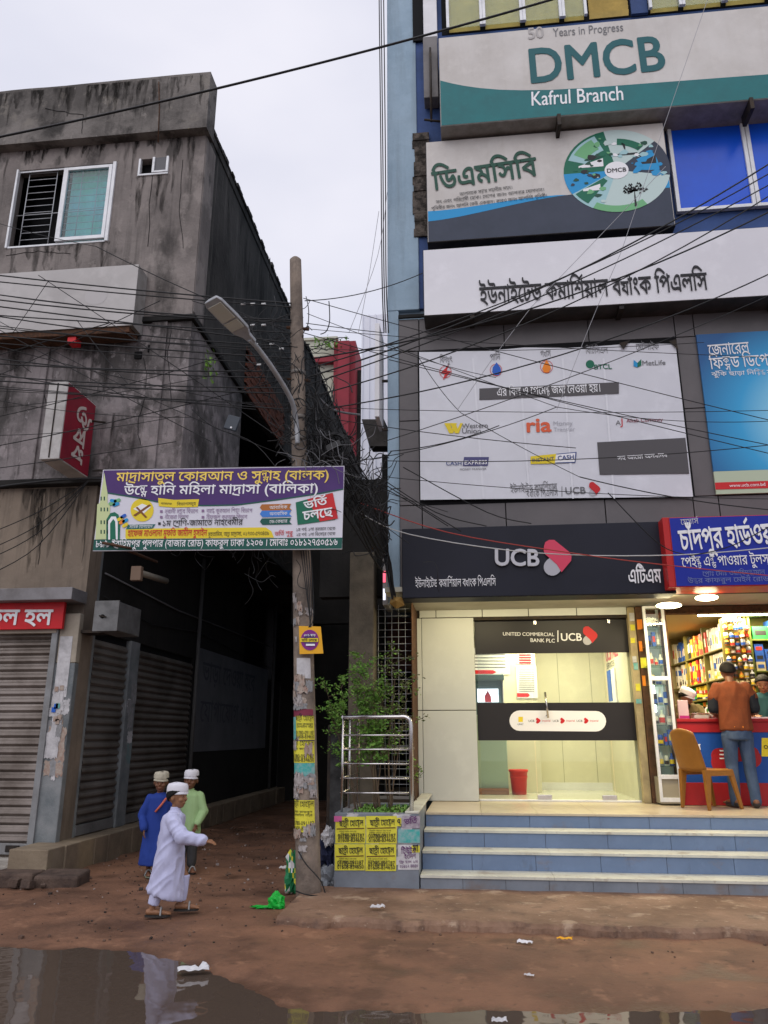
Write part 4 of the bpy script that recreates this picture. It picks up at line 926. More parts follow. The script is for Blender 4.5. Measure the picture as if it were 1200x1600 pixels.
shutter('first roller shutter round the corner in the alley, beside the torn posters', 'y', 9.37, 10.37, .31, 2.74, LX-.03, shut_d, 'roller shutters')
shutter('second dark roller shutter in the alley behind the boys', 'y', 10.69, 12.94, .31, 2.74, LX-.03, shut_d, 'roller shutters')
# plinth and broken front slab
pl = MB(); ys_ = [8.35 + .35*i for i in range(34)]
for a, c in zip(ys_, ys_[1:]):
    pl.box(LX-.2, -4.5 + .02*noise.noise(Vector((0, a*2, 0))), a, c, -.03, .3 + .01*noise.noise(Vector((3, a*3, 0))))
pl.build('plinth', tanstone, lb, .012)
pl = MB()
pl.box(XL, LX-.2, 8.42, LF+.02, -.03, .13); pl.build('front_slab', mat('white_cement', (.5, .47, .42), .8, c2=(.22, .19, .16), scale=4, amt=.6, bump=.6, dirt=.4), lb, .02)
kb = MB()
for i in range(16):
    x = -12 + i*.5; s = random.uniform(.42, .5); kb.obox((x+.25, 8.22 + random.uniform(-.04, .04), .03), (s, .3+random.uniform(0, .1), .16), Matrix.Rotation(random.uniform(-.12, .12), 3, 'Z') @ Matrix.Rotation(random.uniform(-.1, .1), 3, 'X'))
kb.build('kerb_stones', mat('dirty_kerb', (.13, .09, .07), .9, c2=(.05, .035, .03), scale=5, bump=.6), lb, .025)
rb_ = MB()
for i in range(26):
    x = random.uniform(-4.9, -4.2); y = random.uniform(7.9, 8.7); s = random.uniform(.03, .12)
    rb_.obox((x, y, s*.3), (s, s*.8, s*.7), Matrix.Rotation(random.random()*3, 3, 'Z') @ Matrix.Rotation(random.random()*.8, 3, 'X'))
rb_.build('rubble', mat('dirty_kerb', (0, 0, 0)), None, .008); tag(bpy.data.objects['rubble'], 'broken brick and mortar lumps at the foot of the left plinth', 'rubble', kind='stuff')
# upper window: open left half with bars, glazed right half with curtain
wdw = W(98, 320, UF).x
f = MB(); y0_, y1_ = UF-.03, UF+.03
f.box(wa, wa+.03, y0_, y1_, wz_0, wz_1).box(wb-.05, wb, y0_, y1_, wz_0, wz_1).box(wa+.03, wb-.05, y0_+.02, y1_, wz_0, wz_0+.03).box(wa+.03, wb-.05, y0_+.045, y1_, wz_1-.03, wz_1)
wf = f.build('window', alu, lb, .004)
f = MB(); c_ = wdw
f.box(c_-.03, c_+.04, y0_-.01, y1_-.02, wz_0+.046, wz_1-.051); f.box(wb-.10, wb-.051, y0_-.01, y1_-.02, wz_0+.046, wz_1-.051)
f.box(c_+.04, wb-.1, y0_-.01, y1_-.02, wz_0+.046, wz_0+.1); f.box(c_+.04, wb-.1, y0_-.01, y1_-.02, wz_1-.1, wz_1-.051)
f.build('sash', alu, wf, .003)
MB().box(c_+.04, wb-.1, UF-.012, UF-.006, wz_0+.1, wz_1-.1).build('pane', glass('window_glass', (.75, .86, .9)), wf)
MB().box(wa, wb, UF+.5, UF+.52, wz_0-.3, wz_1+.3).build('room_dark', void, wf)
cu = MB(); vs = []; n = 30
for i in range(n+1):
    x = c_+.02+(wb-c_)*i/n; y = UF+.125+.012*math.sin(i*2.1); vs += [(x, y, wz_0), (x, y, wz_1)]
cu.add(vs, [(2*i, 2*i+2, 2*i+3, 2*i+1) for i in range(n)], 0, True); cu.build('curtain', mat('blue_green_curtain', (.34, .62, .72), .8, c2=(.2, .62, .42), scale=1.3), wf)
gr = thing('window_grille', 'thin pale security bars behind the open half of the upper left window', 'window grille', ((wa+wb)/2, UF+.12, wz_0))
for x in [wa+.16, wa+.6, wa+.78, wa+1.0, wa+1.25]:
    MB().tube([(x, UF+.06, wz_0), (x, UF+.06, wz_1)], .007, 6).build('upright', grillem, gr)
for k in range(12):
    z = wz_0+.06+k*.115; xx0, xx1 = (wa+.16, wa+.6) ; b_ = MB().tube([(xx0, UF+.06, z), (xx1, UF+.06, z)], .006, 6)
    b_.tube([(wa+.78, UF+.06, z), (wb-.05, UF+.06, z)], .006, 6); b_.build('crossbar', grillem, gr)
MB().tube([(wa+.05, UF+.06, 8.8), (wb, UF+.06, 8.8)], .008, 6).build('crossbar', grillem, gr)
# small ventilator window
vf = MB(); mx_ = (va+vb_)/2
vf.box(va, va+.03, UF-.02, UF+.04, vz0, vz1).box(va+.03, vb_, UF-.02, UF+.04, vz0, vz0+.03)
vo = vf.build('ventilator', alu, lb, .003)
MB().box(mx_-.015, mx_+.02, UF-.03, UF+.02, vz0+.031, vz1).box(vb_-.035, vb_, UF-.03, UF+.02, vz0+.031, vz1).box(mx_+.02, vb_-.035, UF-.03, UF+.02, vz0+.031, vz0+.06).build('sash', alu, vo, .003)
MB().box(mx_+.02, vb_-.035, UF-.01, UF-.004, vz0+.06, vz1).build('pane', mat('grimy_pane', (.09, .09, .1), .2), vo)
MB().box(va, vb_, UF+.12, UF+.13, vz0, vz1).build('room_dark', void, vo)
# crack with hanging wire, and stains that have a shape of their own
cr = MB(); cr.tube([W(248, 128, 8.73), W(249, 170, 8.73), W(247, 222, 8.73)], .008, 5); cr.build('hanging_wire', rust, lb)
cr = MB(); p_ = [W(240, 250, UF-.002), W(237, 290, UF-.002), W(233, 320, UF-.002), W(234, 350, UF-.002), W(231, 385, UF-.002)]; cr.tube(p_, .005, 4); cr.build('wall_crack', void, lb)
# drip stains with ragged outlines, thin cracks
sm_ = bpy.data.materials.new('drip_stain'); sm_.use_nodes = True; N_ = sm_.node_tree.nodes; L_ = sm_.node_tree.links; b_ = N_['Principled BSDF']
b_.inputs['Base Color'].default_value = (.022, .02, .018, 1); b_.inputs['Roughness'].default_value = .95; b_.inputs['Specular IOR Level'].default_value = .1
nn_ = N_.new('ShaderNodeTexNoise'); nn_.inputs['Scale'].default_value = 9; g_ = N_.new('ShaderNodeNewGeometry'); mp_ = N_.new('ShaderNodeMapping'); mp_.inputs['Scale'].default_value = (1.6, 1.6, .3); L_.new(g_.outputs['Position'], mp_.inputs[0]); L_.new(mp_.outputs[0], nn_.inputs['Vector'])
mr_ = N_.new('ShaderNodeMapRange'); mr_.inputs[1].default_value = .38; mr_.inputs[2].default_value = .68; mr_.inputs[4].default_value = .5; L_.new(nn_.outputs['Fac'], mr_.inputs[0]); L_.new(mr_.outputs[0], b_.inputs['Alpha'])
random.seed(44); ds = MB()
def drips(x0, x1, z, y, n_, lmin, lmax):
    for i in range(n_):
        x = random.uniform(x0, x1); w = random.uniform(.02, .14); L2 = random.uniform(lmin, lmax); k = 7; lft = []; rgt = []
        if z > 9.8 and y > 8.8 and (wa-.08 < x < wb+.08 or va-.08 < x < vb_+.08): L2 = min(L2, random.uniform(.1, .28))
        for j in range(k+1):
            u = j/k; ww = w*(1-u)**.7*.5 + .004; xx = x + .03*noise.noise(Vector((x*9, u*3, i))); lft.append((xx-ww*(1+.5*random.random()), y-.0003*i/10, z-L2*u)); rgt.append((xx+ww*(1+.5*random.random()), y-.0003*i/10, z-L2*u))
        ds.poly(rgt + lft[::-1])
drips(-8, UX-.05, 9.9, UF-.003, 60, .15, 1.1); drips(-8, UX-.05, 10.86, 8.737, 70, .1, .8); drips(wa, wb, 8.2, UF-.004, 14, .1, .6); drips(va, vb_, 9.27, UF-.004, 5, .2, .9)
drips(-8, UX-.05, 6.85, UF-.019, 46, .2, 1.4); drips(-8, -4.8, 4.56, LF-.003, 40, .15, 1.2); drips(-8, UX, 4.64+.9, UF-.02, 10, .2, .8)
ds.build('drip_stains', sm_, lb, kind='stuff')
for pts in (((20, 560), (60, 590), (75, 640), (110, 655)), ((225, 560), (230, 610), (215, 660), (222, 720)), ((268, 500), (262, 560), (270, 640)), ((10, 400), (60, 392), (120, 398)), ((285, 250), (280, 330), (288, 400)), ((70, 170), (130, 180), (128, 215)), ((60, 790), (66, 840), (58, 890))):
    y_ = 8.737 if pts[0][1] < 200 else (LF-.002 if pts[0][1] > 760 else (UF+.018 if pts[0][1] > 480 else UF-.002)); cp = curve3 = [W(a_, c_, y_) for a_, c_ in pts]; q_ = []
    for i_ in range(len(cp)-1):
        for k_ in range(6): p_ = cp[i_].lerp(cp[i_+1], k_/6); q_.append(p_ + Vector((.03*noise.noise(p_*7), 0, .03*noise.noise(p_*7+Vector((5, 0, 0))))))
    MB().tube(q_, .0045, 4, 0, False).build('wall_crack', void, lb)
# blank white sign box
FY = 8.6
t = thing('sign_box', 'large blank dirty white sign box on the left building above the wires', 'sign', (-6, FY, 6.7))
sx = W(212, 460, FY).x; sz0, sz1 = W(100, 514, FY).z, W(100, 421, FY).z
MB().box(-9, sx, FY, FY+.006, sz0, sz1).build('face', offw2 := mat('dirty_white_face', (.52, .5, .49), .6, c2=(.42, .4, .39), scale=.9, dirt=.12), t)
MB().box(-9, sx, FY+.0065, 8.898, sz0, sz1).build('casing', metal_l, t, .006)
MB().box(-9, sx-.05, FY+.02, 8.89, sz0-.09, sz0-.002).build('support_rail', rust, t, .01)
lm = MB(); 
pts = [Vector((W(150, 462, FY).x + .16*math.cos(a*math.pi/14), FY-.002, W(150, 462, FY).z + .14*math.sin(a*math.pi/14))) for a in range(28)]
lm.poly(pts); lm.build('faded_logo', mat('faded_logo', (.46, .44, .435), .6), t)
tag(MB().box(W(108, 535, 8.7).x, W(121, 535, 8.7).x, 8.65, 8.8, W(115, 538, 8.7).z, W(115, 529, 8.7).z).build('red_box', redsign, None, .004), 'small red box fixed below the blank white sign', 'box')
# projecting pharmacy sign
t = thing('projecting_sign', 'narrow projecting red sign with white front edge and sideways Bengali word', 'sign', (-5, 8.2, 4.9))
px0 = W(100, 650, 8.15).x; px00 = W(70, 650, 8.15).x
zA, zB = W(80, 717, 8.15).z, W(82, 597, 8.15).z
MB().box(px00, px0, 8.15, 8.87, zA, zB).build('casing', mat('white_sign_frame', (.6, .58, .56), .5, c2=(.45, .43, .41), scale=4, dirt=.2), t, .006)
MB().box(px0+.0005, px0+.006, 8.17, 8.86, zA+.015, zB-.015).build('face', crimson, t)
MB().box((px00+px0)/2-.01, (px00+px0)/2+.006, 8.143, 8.1495, zA+.02, zB-.02).build('seam', ironb, t)
for z in (zA+.15, zB-.2): MB().tube([(px0-.05, 8.8, z), (px0-.05, 8.95, z)], .02).build('bracket', ironb, t)
MB().tube([(px0-.02, 8.8, zB-.25), (px0+.16, 8.88, zB-.25)], .014).build('bracket', ironb, t)
lm = MB(); text(lm, 'ঔষধ', (px0+.011, 8.40, zB-.15), (px0+.011, 8.40, zA+.10), None, 0, .03, h=.3, up=(0, 1, 0)); lm.build('lettering', [mat('weathered_lettering', (.6, .52, .48), .6)], t)
# awning strip, red shop sign
t = thing('shop_sign', 'bright red shop sign with white Bengali letters over the street shutter', 'shop sign', (-6, 8.8, 2.7))
rx = W(99, 960, 8.8).x; rz0, rz1 = W(50, 983, 8.8).z, W(50, 938, 8.8).z
MB().box(-8, rx, 8.8, 8.85, rz0, rz1).build('board', redsign, t, .004)
lm = MB(); text(lm, 'মোবাইল কল হল', (-145, 976), (80, 976), 8.79, 0, .04, h=.2); lm.build('lettering', [whitet], t)
t = thing('shop_awning', 'narrow grey metal ledge over the red shop sign', 'ledge', (-6, 8.6, 3.0))
MB().box(-9, W(111, 927, 8.6).x, 8.62, LF-.001, W(50, 937, 8.6).z, W(50, 918, 8.6).z).build('ledge', mat('awning_metal', (.25, .24, .25), .5, .2, c2=(.15, .14, .14), scale=3, dirt=.3), t, .006)
MB().box(-9, -5.0, 8.86, LF-.001, 2.66, 3.08).build('sign_backing', mat('beige_paint', (0, 0, 0)), t)
# grey box with a hole on the corner wall
t = thing('meter_box', 'grey metal box with a round hole on the wall beside the alley shutter', 'meter box', (-4.5, 8.8, 2.7))
bx0, bx1 = W(148, 962, 8.75).x, W(184, 962, 8.75).x; bz0, bz1 = W(165, 985, 8.75).z, W(165, 940, 8.75).z
MB().box(bx0, bx1, 8.76, 9.4, bz0, bz1).build('box', mat('meter_box_metal', (.2, .2, .2), .5, .2, c2=(.12, .12, .12), scale=5, dirt=.3), t, .008)
MB().box(bx0-.01, bx1+.01, 8.74, 8.758, bz0-.01, bz1+.01).build('door', mat('meter_box_metal', (0, 0, 0)), t, .006)
MB().ell(W(160, 963, 8.735), (.03, .008, .025), None, 12).build('hole', void, t); MB().tube([W(155, 962, 8.73), W(166, 964, 8.72)], .008).build('latch', ironb, t)
MB().box(LX-.02, bx0+.02, 8.95, 9.2, bz0, bz0+.04).build('bracket', ironb, t)
# fluorescent batten and projector under the overhang
t = thing('tube_light', 'unlit tube light fitting slanting under the alley overhang', 'tube light', (-4.3, 10, 3.8))
p_ = WX(212, 893, -4.3); MB().tube([p_, p_ + Vector((.05, .9, .05))], .045, 8).build('tube', mat('dusty_tube', (.3, .27, .22), .5), t)
MB().box(p_.x-.06, p_.x+.08, p_.y-.02, p_.y+.06, p_.z-.12, p_.z+.07).build('end_cap', mat('tan_plastic', (.25, .17, .12), .6), t, .01)
# grey notice banner deep in the alley
t = thing('wall_banner', 'grey cloth notice hung on the dark alley wall past the second shutter', 'banner', (LX, 15, 1.2))
MB().box(LX+.001, LX+.012, 13.1, 17.9, 1.2, 2.95).build('sheet', mat('grey_cloth_banner', (.17, .175, .19), .8, c2=(.12, .125, .14), scale=1.5), t)
lm = MB(); text(lm, 'ভাড়া দেওয়া হবে', (LX+.016, 13.4, 2.4), (LX+.016, 16.8, 2.4), None, 0, .02); text(lm, 'যোগাযোগ ০১৭', (LX+.016, 13.4, 1.7), (LX+.016, 16.8, 1.7), None, 0); lm.build('lettering', [mat('faded_grey_print', (.08, .09, .11), .8)], t)
for i_, (y, z0_, z1_) in enumerate(((12.97, .3, 4.5), (18.2, .3, 4.5))):
    MB().tube([(LX+.06, y, z0_), (LX+.06, y, z1_)], .035, 8).build('drain_pipe', mat('grey_pipe', (.1, .1, .1), .6), lb)
MB().tube([(LX+.03, 9.4, 3.5), (LX+.03, 12, 3.42), (LX+.03, 18, 3.5)], .012, 6).build('conduit', grey_cable, lb)
MB().tube([(LX+.03, 9.4, 3.2), (LX+.03, 11, 3.05), (LX+.03, 13, 3.2), (LX+.03, 18, 3.0)], .01, 6).build('conduit', black, lb)
# buildings further down the alley
t = thing('rear_building', 'black stained building behind the brick band on the left of the alley', 'building', (-6, 20, 0))
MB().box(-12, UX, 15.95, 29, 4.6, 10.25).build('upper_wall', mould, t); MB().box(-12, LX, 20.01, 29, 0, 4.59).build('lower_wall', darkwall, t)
MB().box(-12, UX+.04, 15.93, 29, 10.25, 10.33).build('roof_slab', mould, t, .01)
for y in (17, 18.6, 20.4, 22.5): MB().box(UX-.02, UX+.03, y, y+.12, 4.62, 10.24).build('pipe_strip', darkwall, t)
t = thing('cream_red_building', 'far cream building with dark red side tower above the alley', 'building', (-4.5, 31, 0))
CY = 31
c0, c1, c2_ = W(470, 560, CY).x, W(524, 560, CY).x, W(554, 560, CY).x
ztop = W(500, 532, CY).z; zl0, zl1 = W(500, 571, CY).z, W(500, 563, CY).z
MB().box(c0-3, c1, CY, CY+6, 0, ztop).build('cream_wall', creamb, t)
MB().box(c0-3, c1+.3, CY-.35, CY, zl0, zl1).build('red_ledge', redb, t); MB().box(c0-3, c1+.1, CY-.1, CY+.2, ztop, ztop+.12).build('parapet', creamb, t)
MB().box(c1+.002, c2_+.1, CY-.4, CY+6, 0, W(540, 540, CY).z).build('red_tower', redb, t)
MB().box(c1+.25, c1+.75, CY-.75, CY-.402, 0, W(540, 545, CY).z).build('red_fin', redb, t); MB().box(c2_+.102, c2_+.5, CY+.2, CY+5, 0, W(560, 575, CY).z).build('dark_side', darkwall, t)
for zz in (W(510, 600, CY).z, W(510, 650, CY).z): MB().box(c1-1.1, c1-.4, CY-.03, CY+.01, zz-1.0, zz).build('window', void, t)
for i in range(40): pass
bs = MB()
for i in range(70):
    c = W(random.uniform(492, 545), random.uniform(528, 548), CY-.5) + Vector((0, random.uniform(-.3, .2), 0)); s = .13
    bs.add([c+Vector((random.uniform(-s, s), random.uniform(-s, s), random.uniform(-s, s))) for _ in range(3)], [(0, 1, 2)])
tag(bs.build('roof_plants', leafm), 'sparse creeper leaves on the far cream building roof', 'plants', kind='stuff')
t = thing('ribbed_tower', 'white ribbed metal clad tower rising behind the alley clutter', 'tower', (-3, 26, 0))
TY = 25; x0, x1 = W(565, 570, TY).x, W(612, 570, TY).x
MB().box(x0, x1+1, TY, TY+2, 9, W(585, 492, TY).z).build('cladding', mat('white_cladding', (.72, .72, .78), .6), t)
k = 0; x = x0
while x < x1:
    MB().box(x, x+.05, TY-.05, TY-.001, 9, W(585, 492, TY).z).build('rib', mat('white_cladding', (0, 0, 0)), t); x += .24
MB().box(x0-.1, x1+1, TY-.3, TY+2, 7, 8.99).build('base', darkwall, t)
t = thing('tin_awning', 'dark tin awning jutting over the alley from the bank building corner', 'awning', (-1.3, 13, 7))
a = [W(565, 655, 14), W(600, 655, 14), W(608, 697, 14), W(577, 697, 14)]
MB().prism([a[3], a[2], a[1], a[0]], (0, .6, .1)).build('sheet', mat('tin_sheet', (.09, .08, .075), .7, c2=(.04, .035, .03), scale=3), t)
MB().box(-1.6, -1.0, 13.9, 14.5, 5.6, 6.7).build('hanging_side', darkwall, t)
t = thing('far_wall', 'dark buildings closing the far end of the alley', 'building', (-2, 24, 0))
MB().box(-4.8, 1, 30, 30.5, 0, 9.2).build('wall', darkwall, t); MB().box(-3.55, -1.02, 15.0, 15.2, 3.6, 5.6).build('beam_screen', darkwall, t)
MB().box(-1.95, -1.02, 9.8, 10.0, 3.2, 4.8).build('added_dark_screen', darkwall, t); MB().box(-4.7, -1.02, 19.0, 19.2, 0, 5.0).build('gate_wall', darkwall, t)  # first box: dark sheet put in as darkness behind the column top
t = thing('alley_bulb', 'small lit bulb hanging in the dark alley right of the pole', 'light bulb', (-1.7, 14, 3.8))
pb = W(508, 916, 14); MB().ell(pb, (.03, .03, .038), None, 12).build('bulb', mat('bulb_glow', (1, .9, .6), .5, emit=6, ecol=(1, .85, .5)), t)
MB().tube([pb+Vector((0, 0, .05)), pb+Vector((0, .05, .6))], .008).build('flex', black, t)
# ================================================================== POLE, LAMP, BANNER
PB = Vector((-1.56, 7.68, 0)); PT = Vector((-1.92, 7.72, 6.86))
t = thing('utility_pole', 'leaning concrete utility pole with cables and torn notices', 'pole', PB)
def pole_at(z): u = z/PT.z; return PB.lerp(PT, u)
def pole_r(z): return .118 - .052*z/6.86
mb = MB(); n = 28
mb.tube([pole_at(-.1 + (6.86+.1)*i/n) for i in range(n+1)] + [PT + Vector((0, 0, .03))], [pole_r(max(0, -.1+(6.96)*i/n)) + .002*random.random() for i in range(n+1)] + [.04], 20)
mb.build('shaft', polem, t)
for z in (4.55, 4.8, 5.35): 
    c = pole_at(z); MB().lathe(c, [(pole_r(z)+.002, 0), (pole_r(z)+.012, .005), (pole_r(z)+.012, .045), (pole_r(z)+.002, .05)], 20).build('clamp', mat('old_steel', (.2, .18, .16), .5, .6), t)
for z, d in ((5.95, .16), (5.3, .2)):
    c = pole_at(z); MB().tube([c+Vector((-.12, 0, .02)), c+Vector((.14, 0, -.02))], .02, 8).build('insulator_bolt', rust, t)
# notices wrapped round the shaft, as curved patches
def wrap(z0, z1, a0, a1, m, name='paper_notice', label=None, off=.004, prints=None):
    g = MB(); na, nz_ = 10, 4; vs = []
    for j in range(nz_+1):
        z = z0+(z1-z0)*j/nz_; c = pole_at(z); r = pole_r(z)+off
        for i in range(na+1):
            a = rad(a0+(a1-a0)*i/na)
            if name == 'torn_paper':
                a += rad((a1-a0)*.28*noise.noise(Vector((i*.9, j*1.1, z0*31)))); z = z0+(z1-z0)*j/nz_ + (z1-z0)*.35*noise.noise(Vector((i*.8, j, z0*17)))
            vs.append((c.x+r*math.sin(a), c.y-r*math.cos(a), z))
    g.add(vs, [(j*(na+1)+i, j*(na+1)+i+1, (j+1)*(na+1)+i+1, (j+1)*(na+1)+i) for j in range(nz_) for i in range(na)], 0, True)
    if prints:
        for (s, u0, u1, zz, h_) in prints:
            V, F, w = layout(s, 0, 0); b = []
            w = max(p[0] for p in V)
            for p in V:
                z = z0+(z1-z0)*zz + p[1]*h_/.7; c = pole_at(z); a = rad(a0+(a1-a0)*(u0+(u1-u0)*p[0]/w)); r = pole_r(z)+off+.003; b.append((c.x+r*math.sin(a), c.y-r*math.cos(a), z))
            g.add(b, F, 1)
    return g.build(name, [m, ink], t)
pr = [('ছাত্রী হোস্টেল', .03, .97, .80, .05), ('ঢাকা কাফরুল', .1, .9, .6, .02), ('মোবাইল নম্বর', .1, .9, .5, .02), ('01780-091187', .05, .95, .22, .035), ('01608-834650', .05, .95, .06, .035)]
wrap(W(480, 1300, 7.6).z, W(480, 1250, 7.6).z, -80, 50, ylw_poster, prints=pr)
wrap(W(480, 1217, 7.6).z, W(480, 1190, 7.6).z, -80, 60, teal_poster); wrap(W(480, 1192, 7.6).z, W(480, 1158, 7.6).z, -80, 60, ylw_poster, prints=pr[:2]+pr[3:], off=.006)
wrap(W(480, 1156, 7.6).z, W(480, 1118, 7.6).z, -45, 65, ylw_poster, prints=pr); wrap(W(480, 1156, 7.6).z, W(480, 1120, 7.6).z, -80, -40, teal_poster, off=.007)
wrap(W(480, 1120, 7.6).z, W(480, 1108, 7.6).z, -80, 60, mat('dark_red_print', (.2, .03, .06), .6)); wrap(W(480, 1060, 7.6).z, W(480, 1028, 7.6).z, -30, 50, paper_w)
random.seed(11)
for i in range(46):
    py = random.choice([random.uniform(1065, 1110), random.uniform(1218, 1248), random.uniform(1300, 1345), random.uniform(940, 980), random.uniform(1000, 1330)]); z = W(480, py, 7.6).z; a = random.uniform(-75, 30)
    wrap(z, z+random.uniform(.03, .12), a, a+random.uniform(15, 55), random.choice([mat('dirty_pole_paper', (.40, .37, .36), .9, c2=(.25, .22, .21), scale=24, amt=.8, dirt=.4), mat('grey_torn_paper', (0,0,0)), mat('brown_torn_paper', (0,0,0))]), 'torn_paper', off=.0045+i*.0003)
# square notice standing off the pole
t2 = thing('square_notice', 'orange square notice with purple circle tied to the pole', 'notice', W(485, 1020, 7.5))
c = [W(467, 978, 7.54), W(501, 979, 7.54), W(505, 1021, 7.54), W(468, 1022, 7.54)]
MB().prism([c[3], c[2], c[1], c[0]], (0, .012, 0)).build('board', orange2 := mat('orange_yellow_print', (.75, .38, .02), .5), t2)
lm = MB(); disc(lm, 484, 1000, 14, 7.535, 0, 24, 0, 360, 1.15); disc(lm, 484, 1000, 10, 7.532, 2); pp(lm, [(469, 997), (497, 997), (497, 1003), (469, 1003)], 7.529, 1); text(lm, 'ভর্তি চলছে', (471, 1002), (495, 1002), 7.526, 3, .01); text(lm, '৫০% ছাড়', (475, 994), (493, 994), 7.526, 4, .02)
pp(lm, [(478, 1006), (492, 1006), (492, 1009), (478, 1009)], 7.526, 4)
lm.build('print', [mat('violet_print', (.2, .02, .2), .5), yellow_p, purple, ink, whitet], t2)
# street lamp
t = thing('street_lamp', 'grey street lamp on a curved arm bolted to the pole', 'street lamp', W(463, 690, 7.55))
def curve_pts(pts, n=6):
    P = [Vector(p) for p in pts]; out = []
    for i in range(len(P)-1):
        p0 = P[max(i-1, 0)]; p1 = P[i]; p2 = P[i+1]; p3 = P[min(i+2, len(P)-1)]
        for k in range(n):
            u = k/n; out.append(.5*((2*p1) + (p2-p0)*u + (2*p0-5*p1+4*p2-p3)*u*u + (3*p1-3*p2+p3-p0)*u**3))
    return out + [P[-1]]
lampm = mat('lamp_grey_paint', (.4, .41, .43), .45, .2, c2=(.3, .31, .32), scale=8)
MB().tube(curve_pts([W(465, 694, 7.56), W(463, 660, 7.55), W(455, 625, 7.4), W(430, 582, 7.05), W(405, 547, 6.75), W(390, 530, 6.6)]), .027, 10).build('arm', lampm, t)
h0, h1 = W(390, 528, 6.6), W(332, 470, 6.2)
ax_ = (h1-h0).normalized(); sd = ax_.cross(Vector((0, 0, 1))).normalized(); upv = sd.cross(ax_).normalized()
Rm = Matrix((ax_, sd, upv)).transposed()
Lh = (h1-h0).length
prof = [(-.06, .035, .03), (.04, .05, .035), (.12, .105, .04), (Lh*.55, .115, .042), (Lh*.95, .112, .038), (Lh+.02, .09, .03)]
hb = MB(); vs = []
for a, w, h_ in prof:
    for dx, dz in ((-1, -.6), (1, -.6), (1, .2), (.6, 1), (-.6, 1), (-1, .2)): vs.append(h0 + ax_*a + sd*w*dx + upv*h_*dz)
nn = 6; fs = [(i*nn+k, i*nn+(k+1) % nn, (i+1)*nn+(k+1) % nn, (i+1)*nn+k) for i in range(len(prof)-1) for k in range(nn)] + [tuple(range(nn))[::-1], tuple((len(prof)-1)*nn+k for k in range(nn))]
hb.add(vs, fs); hb.build('head', lampm, t, .006)
ln = MB(); 
for a0, a1 in ((.15, Lh*.5), (Lh*.54, Lh*.93)):
    c_ = h0 + ax_*(a0+a1)/2 - upv*.027; ln.obox(c_, (a1-a0, .18, .012), Rm)
ln.build('lens', mat('frosted_lens', (.5, .49, .42), .3), t)
# madrasa banner
BYp = 7.42
t = thing('school_banner', 'purple and white school banner in Bengali hung between the pole and the corner', 'banner', (-2.6, BYp, 3.3))
bl, br = W(153, 790, BYp).x, W(537, 790, BYp).x; bz0, bz1 = W(340, 860, BYp).z, W(340, 731, BYp).z
c0_, c1_, c2_, c3_ = W(145, 861, BYp), W(534, 858, BYp), W(538, 728, BYp), W(161, 734, BYp)
MB().prism([c0_, c1_, c2_, c3_], (0, .02, 0)).build('sheet', mat('banner_white_vinyl', (.66, .65, .72), .5), t)
l = MB(); Y = BYp-.003
pp(l, [(162, 735), (537, 729), (536.5, 763), (500, 770), (440, 779), (370, 788), (320, 789), (265, 787), (210, 776), (160.5, 768)], Y, 0)
gpts = [(160.5, 768), (210, 776), (265, 787), (320, 789), (370, 788), (440, 779), (500, 770), (536.5, 763)]
pp(l, gpts + [(x, y+2) for x, y in gpts[::-1]], Y-.001, 1)
pp(l, [(147, 843), (535, 840), (534, 857), (145, 860)], Y, 1)
text(l, 'মাদ্রাসাতুল কোরআন ও সুন্নাহ (বালক)', (181, 752), (513, 749), Y-.004, 2, .025, h=.105); text(l, 'উম্মে হানি মহিলা মাদ্রাসা (বালিকা)', (193, 773), (496, 770), Y-.004, 3, .025, h=.105)
text(l, '৮৯/৯ ইব্রাহিমপুর পুলপার (বাজার রোড) কাফরুল ঢাকা ১২০৬ । মো‌বাঃ ০১৮১২৭৫০৫১৬'.replace('\u200c', ''), (149, 855), (527, 852), Y-.004, 3, .015, h=.075)
pp(l, [(196, 826), (415, 824), (424, 830), (428, 840), (196, 842)], Y-.001, 4)
text(l, 'হাফেজ মাওলানা মুফতি জামীল হুসাইন', (199, 838), (323, 837), Y-.004, 5, .02, h=.07); text(l, 'মুহতামিম, অত্র মাদ্রাসা, ০১৭৩৩-৫৭৩৪৫৯', (325, 838), (420, 836), Y-.004, 6, 0, h=.045)
disc(l, 222, 797, 18, Y-.001, 4, 28); pp(l, [(208, 795), (222, 787), (236, 792), (224, 803)], Y-.003, 3); l.poly([W(208, 805, Y-.004), W(211, 807, Y-.004), W(236, 790, Y-.004), W(233, 788, Y-.004)], 7); l.poly([W(212, 793, Y-.005), W(215, 792, Y-.005), W(230, 808, Y-.005), W(227, 809, Y-.005)], 7)
pp(l, [(247, 778), (272, 781), (311, 780), (309, 792), (272, 793), (248, 791)], Y-.003, 4); text(l, 'আমাদের', (251, 788), (268, 789), Y-.005, 6); text(l, 'বিভাগসমূহ', (276, 790), (306, 789), Y-.005, 6)
for s_, a, c_, y_ in (('নূরানী মক্তব বিভাগ', 257, 309, 802), ('বয়স্ক কুরআন শিক্ষা বিভাগ', 322, 394, 801), ('নাজেরা বিভাগ', 257, 294, 811), ('হিফজুল কুরআন বিভাগ', 322, 386, 811)):
    text(l, s_, (a, y_), (c_, y_-.5), Y-.004, 8, 0, h=.045); pp(l, [(a-7, y_-5), (a-3, y_-5), (a-3, y_-1), (a-7, y_-1)], Y-.004, 8)
text(l, '১ম শ্রেণি-জামাতে নাহবেমীর', (254, 822), (379, 820), Y-.004, 6, .01, h=.065); pp(l, [(247, 816), (251, 816), (251, 820), (247, 820)], Y-.004, 6)
pp(l, [(200, 820), (243, 819), (238, 826), (197, 827)], Y-.003, 9); text(l, 'সার্বিক যোগাযোগ', (202, 825.5), (238, 825), Y-.005, 3, 0, h=.035)
